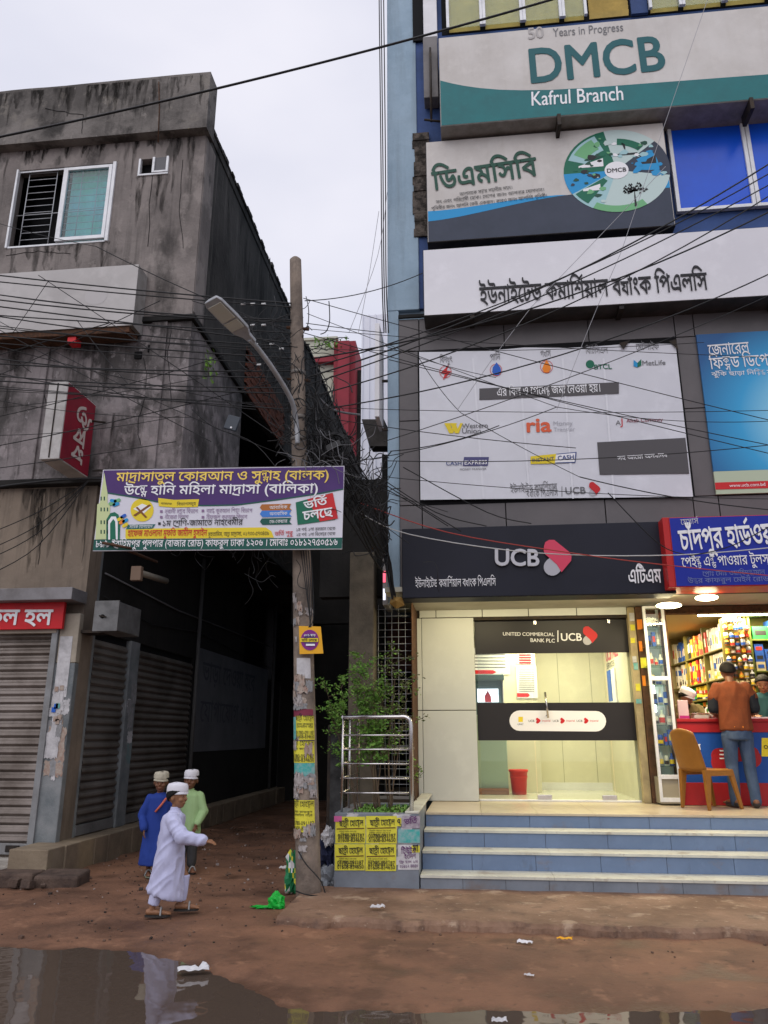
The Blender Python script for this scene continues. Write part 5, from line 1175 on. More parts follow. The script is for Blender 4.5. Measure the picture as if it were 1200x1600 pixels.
# minaret and gate
pp(l, [(158, 770), (161, 752), (163, 738), (165, 752), (168, 770), (168, 786), (172, 788), (171, 842), (149, 843), (152, 788), (156, 786)], Y-.002, 10)
for yy_, k in ((776, 2), (793, 3), (813, 3), (828, 3)):
    for i in range(k): pp(l, [(157+i*5, yy_), (159+i*5, yy_), (159+i*5, yy_+6), (157+i*5, yy_+6)], Y-.003, 11)
pp(l, [(166, 843), (166, 812), (172, 802), (179, 800), (185, 804), (188, 814), (187, 843)], Y-.003, 12); pp(l, [(169, 843), (169, 814), (174, 807), (181, 807), (184, 815), (184, 843)], Y-.005, 3); pp(l, [(172, 843), (172, 818), (177, 811), (180, 815), (181, 843)], Y-.006, 12)
for cx, cy, k, a in ((182, 789, 13, -20), (176, 787, 14, 20), (184, 783, 14, -60), (178, 782, 13, 60)): capsule(l, (cx-4, cy), (cx+2, cy+(1 if a > 0 else -2)), 2.5, Y-.005, k, 5)
for cx, cy, k in ((193, 808, 15), (196, 815, 13), (191, 817, 16), (196, 822, 4), (188, 812, 4)): capsule(l, (cx-3, cy), (cx+2, cy-3), 2.4, Y-.007, k, 5)
# right hand badges
for y_, k, s_ in ((793, 17, 'আবাসিক'), (803, 18, 'অনাবাসিক'), (815, 1, 'ডে-কেয়ার')): pp(l, [(409, y_-5), (455, y_-6), (452, y_), (456, y_+4), (410, y_+5), (406, y_)], Y-.003, k); text(l, s_, (421, y_+2.5), (449, y_+1.5), Y-.006, 3, 0, h=.035)
pp(l, [(462, 785), (518, 770), (527, 800), (524, 812), (465, 820)], Y-.003, 12); pp(l, [(480, 780), (520, 770), (528, 810), (500, 815)], Y-.004, 5)
text(l, 'ভর্তি', (476, 796), (512, 788), Y-.008, 3, .04, h=.085); text(l, 'চলছে', (474, 813), (520, 806), Y-.008, 3, .04, h=.10)
text(l, 'ভর্তি শুরু', (429, 837), (458, 836), Y-.004, 5, .01, h=.045); text(l, '১ম পর্ব: ১লা রমজান থেকে', (463, 830), (524, 828), Y-.004, 6, 0, h=.035); text(l, '২য় পর্ব: ১লা ডিসেম্বর থেকে', (463, 838), (524, 836), Y-.004, 6, 0, h=.035)
l.build('print', [purple, greenb, yellow_t, whitet, yellow_p, redp, ink, mat('book_brown', (.2, .07, .02), .5), mat('mauve_print', (.25, .16, .28), .5), mat('deep_teal_print', (.01, .12, .12), .5),
   mat('pale_lime_print', (.55, .62, .32), .5), dgreen, green_p, sky_p, lgreen, blue_p, orange_p, mat('brown_orange_print', (.4, .14, .03), .5), mat('blue_tab_print', (.05, .2, .6), .5)], t)
bf = thing('banner_bracket', 'rusty iron angle bracket poking out below the school banner', 'bracket', W(190, 860, 7.4))
MB().tube([W(175, 850, 7.38), W(245, 878, 8.9)], .018, 6).build('bar', rust, bf); MB().tube([W(160, 848, 7.38), W(205, 857, 7.38)], .014, 6).build('bar', rust, bf)
MB().tube([W(538, 729, 7.46), W(145, 735, 7.46)], .014, 6).build('rod', ironb, bf)
# ================================================================== CABLES
random.seed(5)
def cable(label, grp, pts, r=.007, sag=.0, m=None, n=9, name='cable', cat='cable'):
    P = [Vector(p) for p in pts]
    if len(P) == 2:
        a, b_ = P; P = [a.lerp(b_, i/n) + Vector((0, 0, -4*sag*(i/n)*(1-i/n))) for i in range(n+1)]
    else: P = curve_pts(P, 5)
    o = MB().tube(P, r, 5, 0, False).build(name, m or black); tag(o, label, cat, grp); return o
G1 = 'street cables from the pole to the left'
LBL1 = 'black cable from the pole leftwards past the white sign box'
for y0, y1 in ((430, 474), (455, 500), (466, 503), (478, 536), (487, 541), (506, 545), (540, 571), (556, 590), (590, 606), (601, 615), (527, 560), (442, 480), (498, 520), (515, 552), (574, 580), (612, 640)):
    cable(LBL1, G1, [W(-120, y0-14, 7.6), W(455, y1, 7.66)], random.choice([.006, .008, .009]), random.uniform(.0, .12))
G2 = 'street cables crossing the left building'
LBL2 = 'thin cable slanting across the lower left building facade'
for a, b_ in (((-20, 610), (455, 632)), ((-30, 620), (300, 652)), ((-30, 680), (280, 650)), ((-30, 735), (275, 690)), ((-30, 340), (150, 385)), ((150, 385), (455, 520)), ((-30, 640), (455, 560)), ((-20, 560), (170, 505)), ((-10, 590), (250, 470)), ((120, 500), (200, 600)), ((20, 520), (75, 440)), ((-20, 505), (330, 690)), ((-20, 700), (455, 590)), ((-20, 580), (400, 640)), ((60, 430), (460, 700)), ((-20, 655), (460, 520))):
    cable(LBL2, G2, [W(*a, 7.9), W(*b_, 7.7)], random.choice([.004, .005, .006]), random.uniform(-.02, .08))
G3 = 'cables hanging off the floor ledge at left'
for e in ((-20, 835), (-20, 860), (-20, 875), (-20, 900)):
    cable('drooping cable below the floor ledge of the left building', G3, [W(*e, 8.6), W(60, 800+(e[1]-835)*.8, 8.6), W(138, 752, 8.6)], .006)
cable('thick black cable along the floor ledge above the lower left wall', None, [W(-40, 766, 8.5), W(70, 752, 8.5), W(160, 748, 8.4), W(210, 758, 8.2)], .016)
cable('long black cable crossing the sky from the left roof to the top of the bank', None, [W(-60, 226, 6.0), W(1000, -42, 6.6)], .013, .12, n=20)
G4 = 'black cables rising from the pole across the bank signs'
LBL4 = 'black cable rising from the pole across the bank signs'
for a, b_ in (((480, 590), (1250, 225)), ((485, 575), (1250, 243)), ((480, 602), (1250, 262)), ((478, 622), (1250, 275)), ((490, 560), (1250, 306)), ((500, 640), (1250, 405))):
    cable(LBL4, G4, [W(*a, 7.7), W(*b_, 8.2)], random.choice([.008, .010]), random.uniform(.18, .32), n=16)
G5 = 'cables crossing the big hoarding'
LBL5 = 'thin cable slanting across the pale hoarding'
for a, b_ in (((474, 466), (1250, 668)), ((476, 470), (660, 427)), ((478, 505), (600, 520)), ((480, 545), (1100, 535)), ((480, 490), (870, 636)), ((870, 636), (1250, 655)), ((608, 562), (1250, 705)),
              ((600, 690), (1250, 440)), ((560, 720), (870, 636)), ((600, 745), (1250, 780)), ((600, 720), (1250, 690)), ((655, 560), (720, 645)), ((720, 645), (905, 745)), ((905, 745), (1250, 800)), ((600, 540), (775, 590)), ((610, 705), (780, 665))):
    cable(LBL5, G5, [W(*a, 7.9), W(*b_, 8.3)], random.choice([.004, .005, .006]), random.uniform(0, .10), n=12)
kite = mat('pale_string', (.35, .35, .37), .6)
for a, b_, c_ in (((1107, -5), (1040, 190), (970, 395)), ((970, 395), (925, 500), (870, 640)), ((1040, 260), (960, 345), (830, 480)), ((830, 480), (770, 560), (715, 640)), ((605, 300), (590, 400), (545, 520)), ((592, 330), (575, 440), (560, 520))):
    cable('pale kite string hanging slack in front of the bank building', 'pale strings by the bank building', [W(*a, 8.2), W(*b_, 8.2), W(*c_, 8.2)], .0035, m=kite)
for px_ in (592, 595, 599): cable('vertical cable running down the left edge of the bank building', 'vertical cables on the bank building edge', [W(px_, -30, 9.2), W(px_+3, 230, 9.2), W(px_+5+random.uniform(-2, 4), 430, 9.2), W(px_+8, 520, 9.2)], .009)
G6 = 'cables drooping across the navy bank sign'
cable('white cable drooping across the navy bank sign', None, [W(560, 800, 8.2), W(640, 835, 8.3), W(840, 864, 8.4), W(1060, 867, 8.5), W(1260, 850, 8.5)], .006, m=mat('white_cable', (.5, .5, .5), .5))
cable('red cable drooping across the navy bank sign', None, [W(560, 785, 8.2), W(700, 832, 8.3), W(900, 865, 8.4), W(1060, 885, 8.5), W(1260, 905, 8.5)], .006, m=mat('red_cable', (.35, .05, .04), .5))
for a, b_, c_ in (((585, 740), (680, 800), (760, 822)), ((590, 750), (690, 812), (720, 830)), ((595, 760), (650, 790), (700, 822)), ((630, 730), (760, 800), (830, 818)), ((950, 770), (1030, 850), (1080, 868)), ((1080, 868), (1150, 850), (1260, 790))):
    cable('loose black cable curling down onto the navy bank sign', G6, [W(*a, 8.3), W(*b_, 8.4), W(*c_, 8.6)], .006)
for a, b_ in (((-40, 455), (1250, 560)), ((-40, 530), (900, 700)), ((-40, 600), (1250, 640)), ((-40, 480), (700, 800)), ((300, 470), (1250, 720)), ((350, 560), (640, 850))):
    cable('long thin cable passing the pole and spanning both buildings', 'long cables spanning both buildings', [W(*a, 7.85), W(*b_, 8.25)], random.choice([.004, .005]), random.uniform(.05, .2), n=20)
# tangles: nobody could count these
random.seed(21)
def tangle(name, label, n, cen, spread, r=(.004, .007), m=None, L_=4, fn=None):
    mb = MB()
    for _ in range(n):
        c = fn() if fn else (random.gauss(cen[0], spread[0]), random.gauss(cen[1], spread[1])); p = []; y = cen[2] + random.uniform(-.2, .25)
        a = random.uniform(0, 6.28)
        for k in range(L_+1):
            p.append(W(c[0], c[1], y)); a += random.uniform(-1.1, 1.1); s = random.uniform(6, 18); c = (c[0]+s*math.cos(a), c[1]+s*math.sin(a)*1.3); y += random.uniform(-.07, .07)
        mb.tube(curve_pts(p, 4), random.uniform(*r), 4, 0, False)
    o = mb.build(name, m or black); tag(o, label, 'cables', kind='stuff'); return o
tangle('tangled_cables', 'dense tangle of black cables round the pole by the lamp arm', 120, (482, 660, 7.65), (16, 60))
tangle('tangled_cables', 'snarl of thin cables hanging left of the pole top', 50, (427, 548, 7.7), (20, 26), (.003, .006))
tangle('tangled_cables', 'mass of black cables sagging from the pole to the bank corner', 170, (560, 745, 7.9), (26, 36), fn=lambda: (lambda u: (490+115*u+random.gauss(0, 9), 680+120*u+random.gauss(0, 13)))(random.random()))
tangle('tangled_cables', 'grey wires frizzing above the school banner right end', 30, (500, 722, 7.5), (28, 8), (.002, .004), grey_cable)
tangle('tangled_cables', 'loose cables hanging below the school banner by the pole', 22, (420, 872, 7.7), (60, 9), (.003, .005))
for i in range(14):
    u = random.uniform(-6, 6); cable('cable sagging from the pole to the bank corner pier', 'cables sagging from the pole to the pier', [W(488+u, 600+i*9, 7.66), W(545+u, 700+i*8, 7.9), W(590+random.uniform(-10, 12), 790+i*8, 8.6), W(604+random.uniform(-5, 5), 870, 8.8), W(615+random.uniform(-3, 3), 932+random.uniform(-3, 5), 8.97)], random.uniform(.006, .012))
for i in range(5): cable('cable hanging down the pole past the orange notice', 'cables hanging down the pole', [W(470+i*4, 860, 7.56), W(478+i*3, 920+i*10, 7.54), W(486-i, 980, 7.54)], .005)
cable('thin cable wound down the lower pole to the ground', None, [W(466, 1330, 7.55), W(478, 1350, 7.53), W(500, 1375, 7.5), W(508, 1395, 7.5)], .006)
cable('black cable looped over the pole base towards the planter', None, [W(462, 1392, 7.5), W(480, 1398, 7.47), W(510, 1401, 7.6), W(530, 1403, 7.85)], .006)
# cable coil
t = thing('cable_coil', 'round coil of black cable with a splice box hung beside the pole', 'cable coil', W(520, 700, 7.6))
cc = W(521, 697, 7.62); mb = MB()
for k in range(9):
    r_ = .125+.012*random.random()+.006*k; a0 = random.random()*6; mb.tube([cc+Vector((r_*math.cos(a0+i*2*math.pi/22), random.uniform(-.02, .02)+.008*k, r_*math.sin(a0+i*2*math.pi/22))) for i in range(23)], .008, 5)
mb.build('cable_loops', black, t); MB().obox(cc, (.17, .05, .07), Matrix.Rotation(rad(-25), 3, 'Y')).build('splice_box', mat('black_plastic', (.03, .03, .032), .4), t, .008)
t = thing('junction_box', 'small dark junction box dangling on a cable in front of the left building', 'junction box', W(363, 660, 7.7))
MB().obox(W(363, 661, 7.7), (.15, .03, .17), Matrix.Rotation(rad(18), 3, 'Y')).build('box', mat('slate_plastic', (.05, .06, .075), .4), t, .008); MB().ell(W(361, 668, 7.68), (.012, .005, .012)).build('indicator', whitet, t)
cable('thin cable that carries the small junction box', None, [W(300, 640, 7.7), W(335, 668, 7.7), W(400, 695, 7.68), W(460, 770, 7.6)], .005)
cable('grey conduit running from the pole down to the alley corner', None, [W(492, 615, 7.7), W(520, 640, 8.0), W(562, 648, 8.6)], .014, m=grey_cable)
for i, (px_, py_) in enumerate(((380, 475), (395, 475), (412, 475), (395, 508), (412, 508), (400, 538), (425, 538), (405, 570), (440, 545))):
    c = W(px_, py_, 7.66); o = MB().tube([c-Vector((.025, 0, 0)), c+Vector((.025, 0, .0))], .013, 8).build('cable_insulator', mat('white_porcelain', (.6, .6, .6), .3)); tag(o, 'small white insulator threaded on a street cable left of the pole', 'insulator', 'white insulators on the street cables')
lf = thing('hanging_plant', 'small bright green plant growing from the wall beside the brick band', 'plant', WX(323, 570, UX))
mb = MB(); c = WX(322, 572, UX+.03)
for i in range(46): 
    p = c + Vector((random.uniform(0, .1), random.uniform(-.15, .15), random.gauss(0, .13))); s = .05
    mb.add([p, p+Vector((s*random.random(), s*random.uniform(-1, 1), -s)), p+Vector((s*.3, s*random.uniform(-1, 1), -s*1.6))], [(0, 1, 2)])
mb.build('foliage', leafl, lf); MB().tube([c+Vector((-.03, 0, .2)), c+Vector((.03, 0, 0)), c+Vector((.05, 0, -.15))], .006, 5).build('stem', stemm, lf)
# ================================================================== PLANTER CORNER
random.seed(3)
pt_ = thing('planter', 'tiled planter box beside the steps covered with yellow flyers', 'planter', (-.96, 8.4, 0))
PX0, PX1, PY0, PY1, PZ = -1.375, -.555, 7.93, 9.2, .735
b_ = MB(); b_.box(PX0, PX1, PY0, PY0+.1, 0, PZ).box(PX0, PX0+.1, PY0+.1, PY1, 0, PZ).box(PX0+.1, PX1, PY1-.1, PY1, 0, PZ).box(PX1-.12, PX1, PY0+.1, PY1-.1, 0, PZ); b_.build('wall', greytile, pt_, .006)
MB().box(PX1-.13, PX1+.003, PY0-.004, YG-.04, PZ, PZ+.02).build('coping', nosing, pt_, .004)
sm_ = MB(); n = 14; vs = [(PX0+.1+(PX1-PX0-.22)*i/n, PY0+.1+(PY1-PY0-.2)*j/n, PZ-.05+.05*noise.noise(Vector((i*.5, j*.5, 0)))) for j in range(n+1) for i in range(n+1)]
sm_.add(vs, [(j*(n+1)+i, j*(n+1)+i+1, (j+1)*(n+1)+i+1, (j+1)*(n+1)+i) for j in range(n) for i in range(n)], 0, True); sm_.build('soil', soil, pt_)
gc = MB()
for i in range(500):
    c = Vector((random.uniform(PX0+.15, PX1-.14), random.uniform(PY0+.15, PY1-.15), PZ-.03)); a = random.random()*6; s = random.uniform(.012, .03)
    gc.add([c, c+Vector((s*math.cos(a), s*math.sin(a), s*1.3)), c+Vector((s*math.cos(a+.9), s*math.sin(a+.9), s*.9))], [(0, 1, 2)])
tag(gc.build('ground_cover', leafm), 'low green weeds covering the planter soil', 'weeds', kind='stuff')
# flyers on the planter
def flyer(label, x0, y0, x1, y1, m, prints, grp=None, dy=0):
    Y = PY0-.003-dy; t = thing('paper_flyer', label, 'flyer', W((x0+x1)/2, y1, Y), grp)
    g = MB(); n = 5; a, b2, c_, d_ = W(x0, y1, Y), W(x1, y1, Y), W(x1, y0, Y), W(x0, y0, Y); vs = []
    for j in range(n+1):
        for i in range(n+1):
            u, v = i/n, j/n; p = a.lerp(b2, u).lerp(d_.lerp(c_, u), v); p.y -= .0025*abs(noise.noise(Vector((p.x*20, p.z*20, 0)))) ; p.x += .003*noise.noise(Vector((p.x*9, p.z*30, 4))); vs.append(p)
    g.add(vs, [(j*(n+1)+i, j*(n+1)+i+1, (j+1)*(n+1)+i+1, (j+1)*(n+1)+i) for j in range(n) for i in range(n)], 0, True); g.build('sheet', m, t)
    l = MB()
    for s, ax, ay, bx, by, h_, mi, bo in prints: text(l, s, (ax, ay), (bx, by), Y-.006, mi, bo, h=h_)
    if prints: pp(l, [(x0+2, y0+18.5), (x1-2, y0+17.5), (x1-2, y0+19), (x0+2, y0+20)], Y-.006, 1) if y1-y0 > 35 and m is ylw_poster else None
    l.build('print', [ink, mat('brown_print', (.12, .05, .02), .6), mat('purple_ink', (.12, .03, .14), .6)], t); return t
def yp(x0, y0, x1, y1):
    w = x1-x0; r = [('ছাত্রী হোস্টেল', x0+6, y0+15, x1-3, y0+14, .055, 0, .02)]
    for k in range(4): r.append((random.choice(['নিরিবিলি পরিবেশে থাকা খাওয়া', 'ছাত্রী ও কর্মজীবী মহিলা', 'কাফরুল বাজার রোড ঢাকা', 'সিট ভাড়া দেওয়া হবে']), x0+4+random.randint(0, 4), y0+24+k*3.4, x1-6-random.randint(0, 8), y0+24+k*3.4, .012, 0, 0))
    r += [('01780-091187', x0+4, y1-9, x1-2, y1-9.5, .035, 0, .012), ('01608-834650', x0+4, y1-2.5, x1-2, y1-3, .035, 0, .012)]; return r
bgp = MB(); 
for i in range(34):
    x = random.uniform(PX0+.01, PX1-.16); z = random.uniform(.2, .66); ragged(bgp, x, min(x+random.uniform(.06, .2), PX1-.01), z, min(z+random.uniform(.05, .14), .73), PY0-.0012-i*.00004, random.choice([0, 0, 1, 2, 3]))
bgp.build('old_paper_layers', [paper_w, mat('grey_torn_paper', (0,0,0)), teal_poster, mat('faded_purple_paper', (.1, .08, .16), .8, c2=(.25, .22, .25), scale=14)], pt_)
for lab, q_ in (('upper left yellow flyer on the planter front', (524, 1276, 571, 1318)), ('upper right yellow flyer on the planter front', (572, 1275, 620, 1318)), ('lower left yellow flyer on the planter front', (523, 1319, 570, 1360)), ('lower right yellow flyer on the planter front', (571, 1319, 619, 1361))):
    flyer(lab, *q_, ylw_poster, yp(*q_), dy=.003)
flyer('white flyer with teal blotches at the upper right of the planter', 622, 1296, 656, 1317, teal_poster, [])
flyer('white flyer with purple handwriting at the lower right of the planter', 622, 1320, 655, 1359, paper_w, [('টিউটর', 627, 1334, 650, 1333, .05, 2, .02), ('ইংলিশ', 632, 1342, 650, 1341, .04, 2, .01), ('ফ্রি ক্লাস ১ম', 624, 1349, 653, 1348, .022, 2, 0), ('০১৯১২ ৪৪৫০', 625, 1356, 653, 1355, .03, 2, .01)])
flyer('torn purple grey scribbled flyer at the top right of the planter', 628, 1275, 656, 1294, mat('lilac_paper', (.42, .38, .42), .8, c2=(.25, .2, .25), scale=30), [('ভর্তি', 632, 1288, 652, 1286, .05, 2, .02)])
flyer('small yellow scrap at the right edge of the planter', 643, 1321, 656, 1332, ylw_poster, [('মা', 645, 1330, 654, 1330, .06, 0, .03)], dy=.006)
flyer('small yellow scrap between the upper yellow flyer and the lilac one', 620, 1278, 627, 1291, ylw_poster, [('৭', 621, 1289, 626, 1289, .06, 0, .03)], dy=.004)
flyer('small pink scrap on the top left corner of the planter', 522, 1275, 534, 1284, mat('pink_paper', (.55, .12, .3), .7), [], dy=.008)
# stainless rail
gr_ = thing('guard_rail', 'stainless steel guard rail with five bars on top of the planter', 'railing', (-.95, 8.05, PZ))
yl = PY0+.06; rx0, rx1, rz1 = PX0+.06, PX1-.07, 1.64
MB().tube([(rx1, yl, PZ)] + curve_pts([(rx1, yl, rz1-.09), (rx1-.012, yl, rz1-.03), (rx1-.06, yl, rz1), (rx1-.12, yl, rz1)], 5) + [(rx0, yl, rz1)], .022, 12).build('top_rail', steel, gr_)
MB().tube([(rx0, yl, PZ), (rx0, yl, rz1-.02)], .013, 10).build('post', steel, gr_)
for k in range(5):
    z = .915+k*.137; MB().tube([(rx0-.02, yl-.0, z), (rx1, yl, z)], .009, 8).build('bar', steel, gr_)
for k in range(5):
    z = .92+k*.137; MB().tube([(rx0, yl, z), (rx0+.0, PY1-.1, z)], .009, 8).build('bar', steel, gr_)
MB().tube([(rx0, yl, rz1), (rx0, PY1-.12, rz1), (rx0+.0, PY1-.1, rz1-.04), (rx0, PY1-.1, PZ)], .018, 10).build('top_rail', steel, gr_)
for y in (8.45,): MB().tube([(rx0, y, PZ), (rx0, y, rz1)], .012, 8).build('post', steel, gr_)
# plant in the planter
def shrub(name, label, base, stems, leaves, grp=None, spread=.12, lm_=None):
    t = thing(name, label, 'plant', base, grp); sb = MB(); lb_ = MB(); tips = []
    for (top, w) in stems:
        a = Vector(base) + Vector((random.uniform(-.04, .04), random.uniform(-.03, .03), 0)); P = curve_pts([a, a.lerp(Vector(top), .4)+Vector((random.uniform(-.05, .05), .02, .05)), Vector(top)], 6)
        sb.tube(P, [w*(1-.75*i/(len(P)-1)) for i in range(len(P))], 6)
        for k in range(len(P)//2, len(P)):
            for _ in range(2):
                e = P[k] + Vector((random.gauss(0, spread*1.2), random.gauss(0, spread), random.uniform(0, spread*1.6))); sb.tube([P[k], e], .003, 4, 0, False); tips.append((P[k], e))
    sb.build('stem', stemm, t)
    for i in range(leaves):
        a, e = random.choice(tips); c = a.lerp(e, random.uniform(.3, 1.15)) + Vector((random.gauss(0, .02), random.gauss(0, .02), random.gauss(0, .02)))
        d = Vector((random.gauss(0, 1), random.gauss(0, 1), random.uniform(-.4, .9))).normalized(); s_ = d.orthogonal().normalized(); s_.rotate(Matrix.Rotation(random.random()*6.28, 3, d)); L_ = random.uniform(.024, .05); w = L_*.24
        lb_.add([c, c+d*L_*.5+s_*w, c+d*L_, c+d*L_*.5-s_*w], [(0, 1, 2, 3)], random.choice([0, 0, 0, 1]))
    lb_.build('foliage', [lm_ or leafm, leafl], t); return t
shrub('planter_shrub', 'leafy green shrub rising over the rail left side', (-1.05, 8.7, .7), [((-1.25, 8.75, 2.12), .012), ((-1.1, 8.8, 2.0), .012), ((-1.2, 8.7, 1.8), .01), ((-1.02, 8.8, 1.85), .01), ((-1.22, 8.85, 2.3), .009), ((-1.3, 8.75, 1.95), .009), ((-1.1, 8.7, 1.75), .009)], 3800, spread=.095)
shrub('planter_shrub', 'low bushy branch of small leaves reaching out left of the rail', (-1.25, 8.6, .7), [((-1.55, 8.5, 1.72), .008), ((-1.42, 8.5, 1.74), .007), ((-1.6, 8.55, 1.95), .007), ((-1.45, 8.6, 2.05), .007)], 1300, spread=.075)
shrub('planter_tree', 'thin sapling with reddish stem in front of the wire grille', (-.93, 8.75, .7), [((-.86, 8.8, 2.1), .014), ((-.72, 8.85, 2.0), .009), ((-.9, 8.8, 2.35), .008), ((-1.0, 8.8, 1.9), .008)], 1100, spread=.11, lm_=mat('dusky_leaf', (.09, .11, .04), .6))
shrub('creeper_plant', 'small sparse creeper at the foot of the white panel', (-.68, 9.3, .74), [((-.62, 9.3, 1.1), .005), ((-.7, 9.3, 1.15), .004)], 60, spread=.05, lm_=leafl)
# grille, column and dark gate beyond
gt = thing('wire_grille', 'tall wire grille gate filling the gap left of the white panel', 'grille', (-.9, 9.6, .7))
gx0_, gx1_, gy_ = -1.16, -.735, 9.62
for x in [gx0_+.01+i*.085 for i in range(6)]: MB().tube([(x, gy_, .78), (x, gy_, 3.05)], .003, 5).build('wire', grillem, gt)
for k in range(26): MB().tube([(gx0_, gy_-.008, .82+k*.087), (gx1_, gy_-.008, .82+k*.087)], .003, 5).build('wire', grillem, gt)
MB().box(gx0_-.02, gx1_+.02, gy_-.015, gy_+.015, .74, .775).box(gx0_-.02, gx1_+.02, gy_-.015, gy_+.015, 1.30, 1.33).build('frame_rail', mat('pale_frame', (.3, .28, .25), .6, dirt=.3, c2=(.2, .18, .16)), gt, .003)
MB().box(gx1_+.0, -.722, 9.58, YG+.1, .66, 3.09).build('frame_post', rust, gt, .004)
t = thing('masonry_column', 'beige cement column behind the shrub at the alley corner', 'column', (-1.3, 9.4, 0))
MB().box(-1.49, -1.18, 9.4, 9.75, 0, 3.7).build('shaft', beige_col, t, .015)
t = thing('stairwell', 'dark stair opening behind the wire grille', 'stairwell', (-.9, 10.5, 0))
MB().box(-1.17, -.74, 9.76, 12, 0, .735).build('step', tanstone, t); MB().box(-1.17, -.74, 12, 12.1, .736, 3.09).build('rear_wall', void, t); MB().box(-1.3, -1.18, 9.76, 14, 0, 3.09).build('side_wall', darkwall, t)
MB().box(-1.12, -.78, 10.4, 10.5, 2.3, 3.0).build('brick_lintel', mat('dark_brick', (.09, .04, .03), .9, c2=(.04, .02, .02), scale=7), t)
t = thing('metal_gate', 'narrow black iron gate leaf standing between the pole and the planter', 'gate', (-1.6, 8.6, 0))
g0, g1 = W(512, 1135, 8.7).x, W(540, 1135, 8.7).x; gt1 = W(520, 1132, 8.7).z
MB().box(g0, g1, 8.7, 8.8, .05, gt1).build('leaf', ironb, t, .02); MB().box(g0+.04, g1-.04, 8.69, 8.699, .3, gt1-.1).build('panel', mat('scuffed_iron', (.05, .05, .05), .7, c2=(.015, .015, .015), scale=8), t)
MB().ell(((g0+g1)/2, 8.75, gt1+.03), (.04, .04, .05)).build('finial', ironb, t)
# rubbish by the pole
def crumple(name, label, cat, c, r, mats, seed=0, n=26, sy=1):
    mb = MB(); c = Vector(c); vs = []; m = n//2
    for i in range(m+1):
        th = math.pi*i/m
        for k in range(n):
            a = 2*math.pi*k/n; d = Vector((math.sin(th)*math.cos(a), math.sin(th)*math.sin(a), math.cos(th))); f = 1+.6*noise.noise(d*2.3+Vector((seed, 0, 0)))-.38*abs(noise.noise(d*4.5+Vector((seed, 3, 0))))+.16*noise.noise(d*11+Vector((seed, 3, 0)))
            p = Vector((d.x*r[0]*f, d.y*r[1]*f, d.z*r[2]*f)); vs.append((c.x+p.x, c.y+p.y, max(c.z+p.z, .004+random.random()*.004)))
    fs = [(i*n+k, (i+1)*n+k, (i+1)*n+(k+1) % n, i*n+(k+1) % n) for i in range(m) for k in range(n)]
    b = len(mb.v); mb.add(vs, fs, 0)
    if len(mats) > 1: mb.m = [random.choice(range(len(mats))) if (k//7) % 2 else 0 for k in range(len(mb.m))]
    o = mb.build(name, mats); tag(o, label, cat); return o
crumple('plastic_sack', 'striped green and white plastic sack slumped left of the pole foot', 'sack', (-1.78, 7.98, .17), (.085, .09, .22), [mat('sack_green', (.02, .2, .08), .6), whitep, ylw_poster], 4)
crumple('plastic_sack', 'dark blue cloth bundle behind the pole foot', 'bundle', (-1.48, 8.25, .3), (.12, .15, .22), [mat('dark_bundle', (.02, .025, .06), .8)], 9)
crumple('plastic_sack', 'crumpled pale grey plastic sheet between pole and planter', 'plastic sheet', (-1.44, 8.12, .12), (.13, .1, .13), [mat('grey_plastic', (.25, .27, .3), .4)], 14)
crumple('newspaper_bundle', 'bundle of old paper caught beside the pole', 'paper', (-1.47, 8.1, .5), (.06, .06, .09), [paper_w], 17)
crumple('plastic_bag', 'bright green plastic bag lying on the mud left of the pole', 'plastic bag', WZ(431, 1412, .04)+Vector((0, 0, 0)), (.085, .06, .075), [mat('bright_green_plastic', (.01, .38, .04), .3)], 2)
crumple('plastic_scrap', 'flat green scrap trailing from the green bag', 'plastic scrap', WZ(408, 1417, .02), (.09, .03, .012), [mat('bright_green_plastic', (0,0,0))], 3)
def scrap(label, px, py, r, m, rz=0, name='litter', z=.012):
    c = WZ(px, py, z); mb = MB(); R_ = Matrix.Rotation(rz, 3, 'Z')
    G_ = 9; vs = [c + R_ @ Vector(((u-.5)*2*r[0]*(1+.2*noise.noise(Vector((v*4, px, 0)))), (v-.5)*2*r[1]*(1+.3*noise.noise(Vector((u*4, px, 5)))), .004 + r[0]*.55*abs(noise.noise(Vector((u*3+px, v*3, 0)))) + r[0]*.3*abs(noise.noise(Vector((u*9+px, v*7, 0)))))) for v in [j/G_ for j in range(G_+1)] for u in [i/G_ for i in range(G_+1)]]
    mb.add(vs, [(j*(G_+1)+i, j*(G_+1)+i+1, (j+1)*(G_+1)+i+1, (j+1)*(G_+1)+i) for j in range(G_) for i in range(G_)]); o = mb.build(name, m); tag(o, label, 'litter'); return o
scrap('white wrapper lying on the mud in front of the apron', 820, 1474, (.055, .02), whitep, -.15)
scrap('red and yellow wrapper on the mud by the broken kerb', 882, 1468, (.055, .018), orange2, -.1); 
scrap('white paper scrap at the puddle edge near the boys', 302, 1516, (.10, .03), mat('wet_paper', (.6, .6, .62), .5), .35, z=.0)
scrap('pale scrap on the mud beyond the puddle shore', 827, 1525, (.03, .012), paper_w, -.3); scrap('small white paper beside the green sack', 445, 1357, (.06, .03), paper_w, .1, z=.03)
scrap('small white paper at the puddle near edge', 780, 1596, (.04, .02), paper_w, .1, z=.0); scrap('pale scrap on the apron near the planter', 590, 1418, (.06, .025), paper_w, .0, z=.09)
random.seed(31)
pb_ = MB()
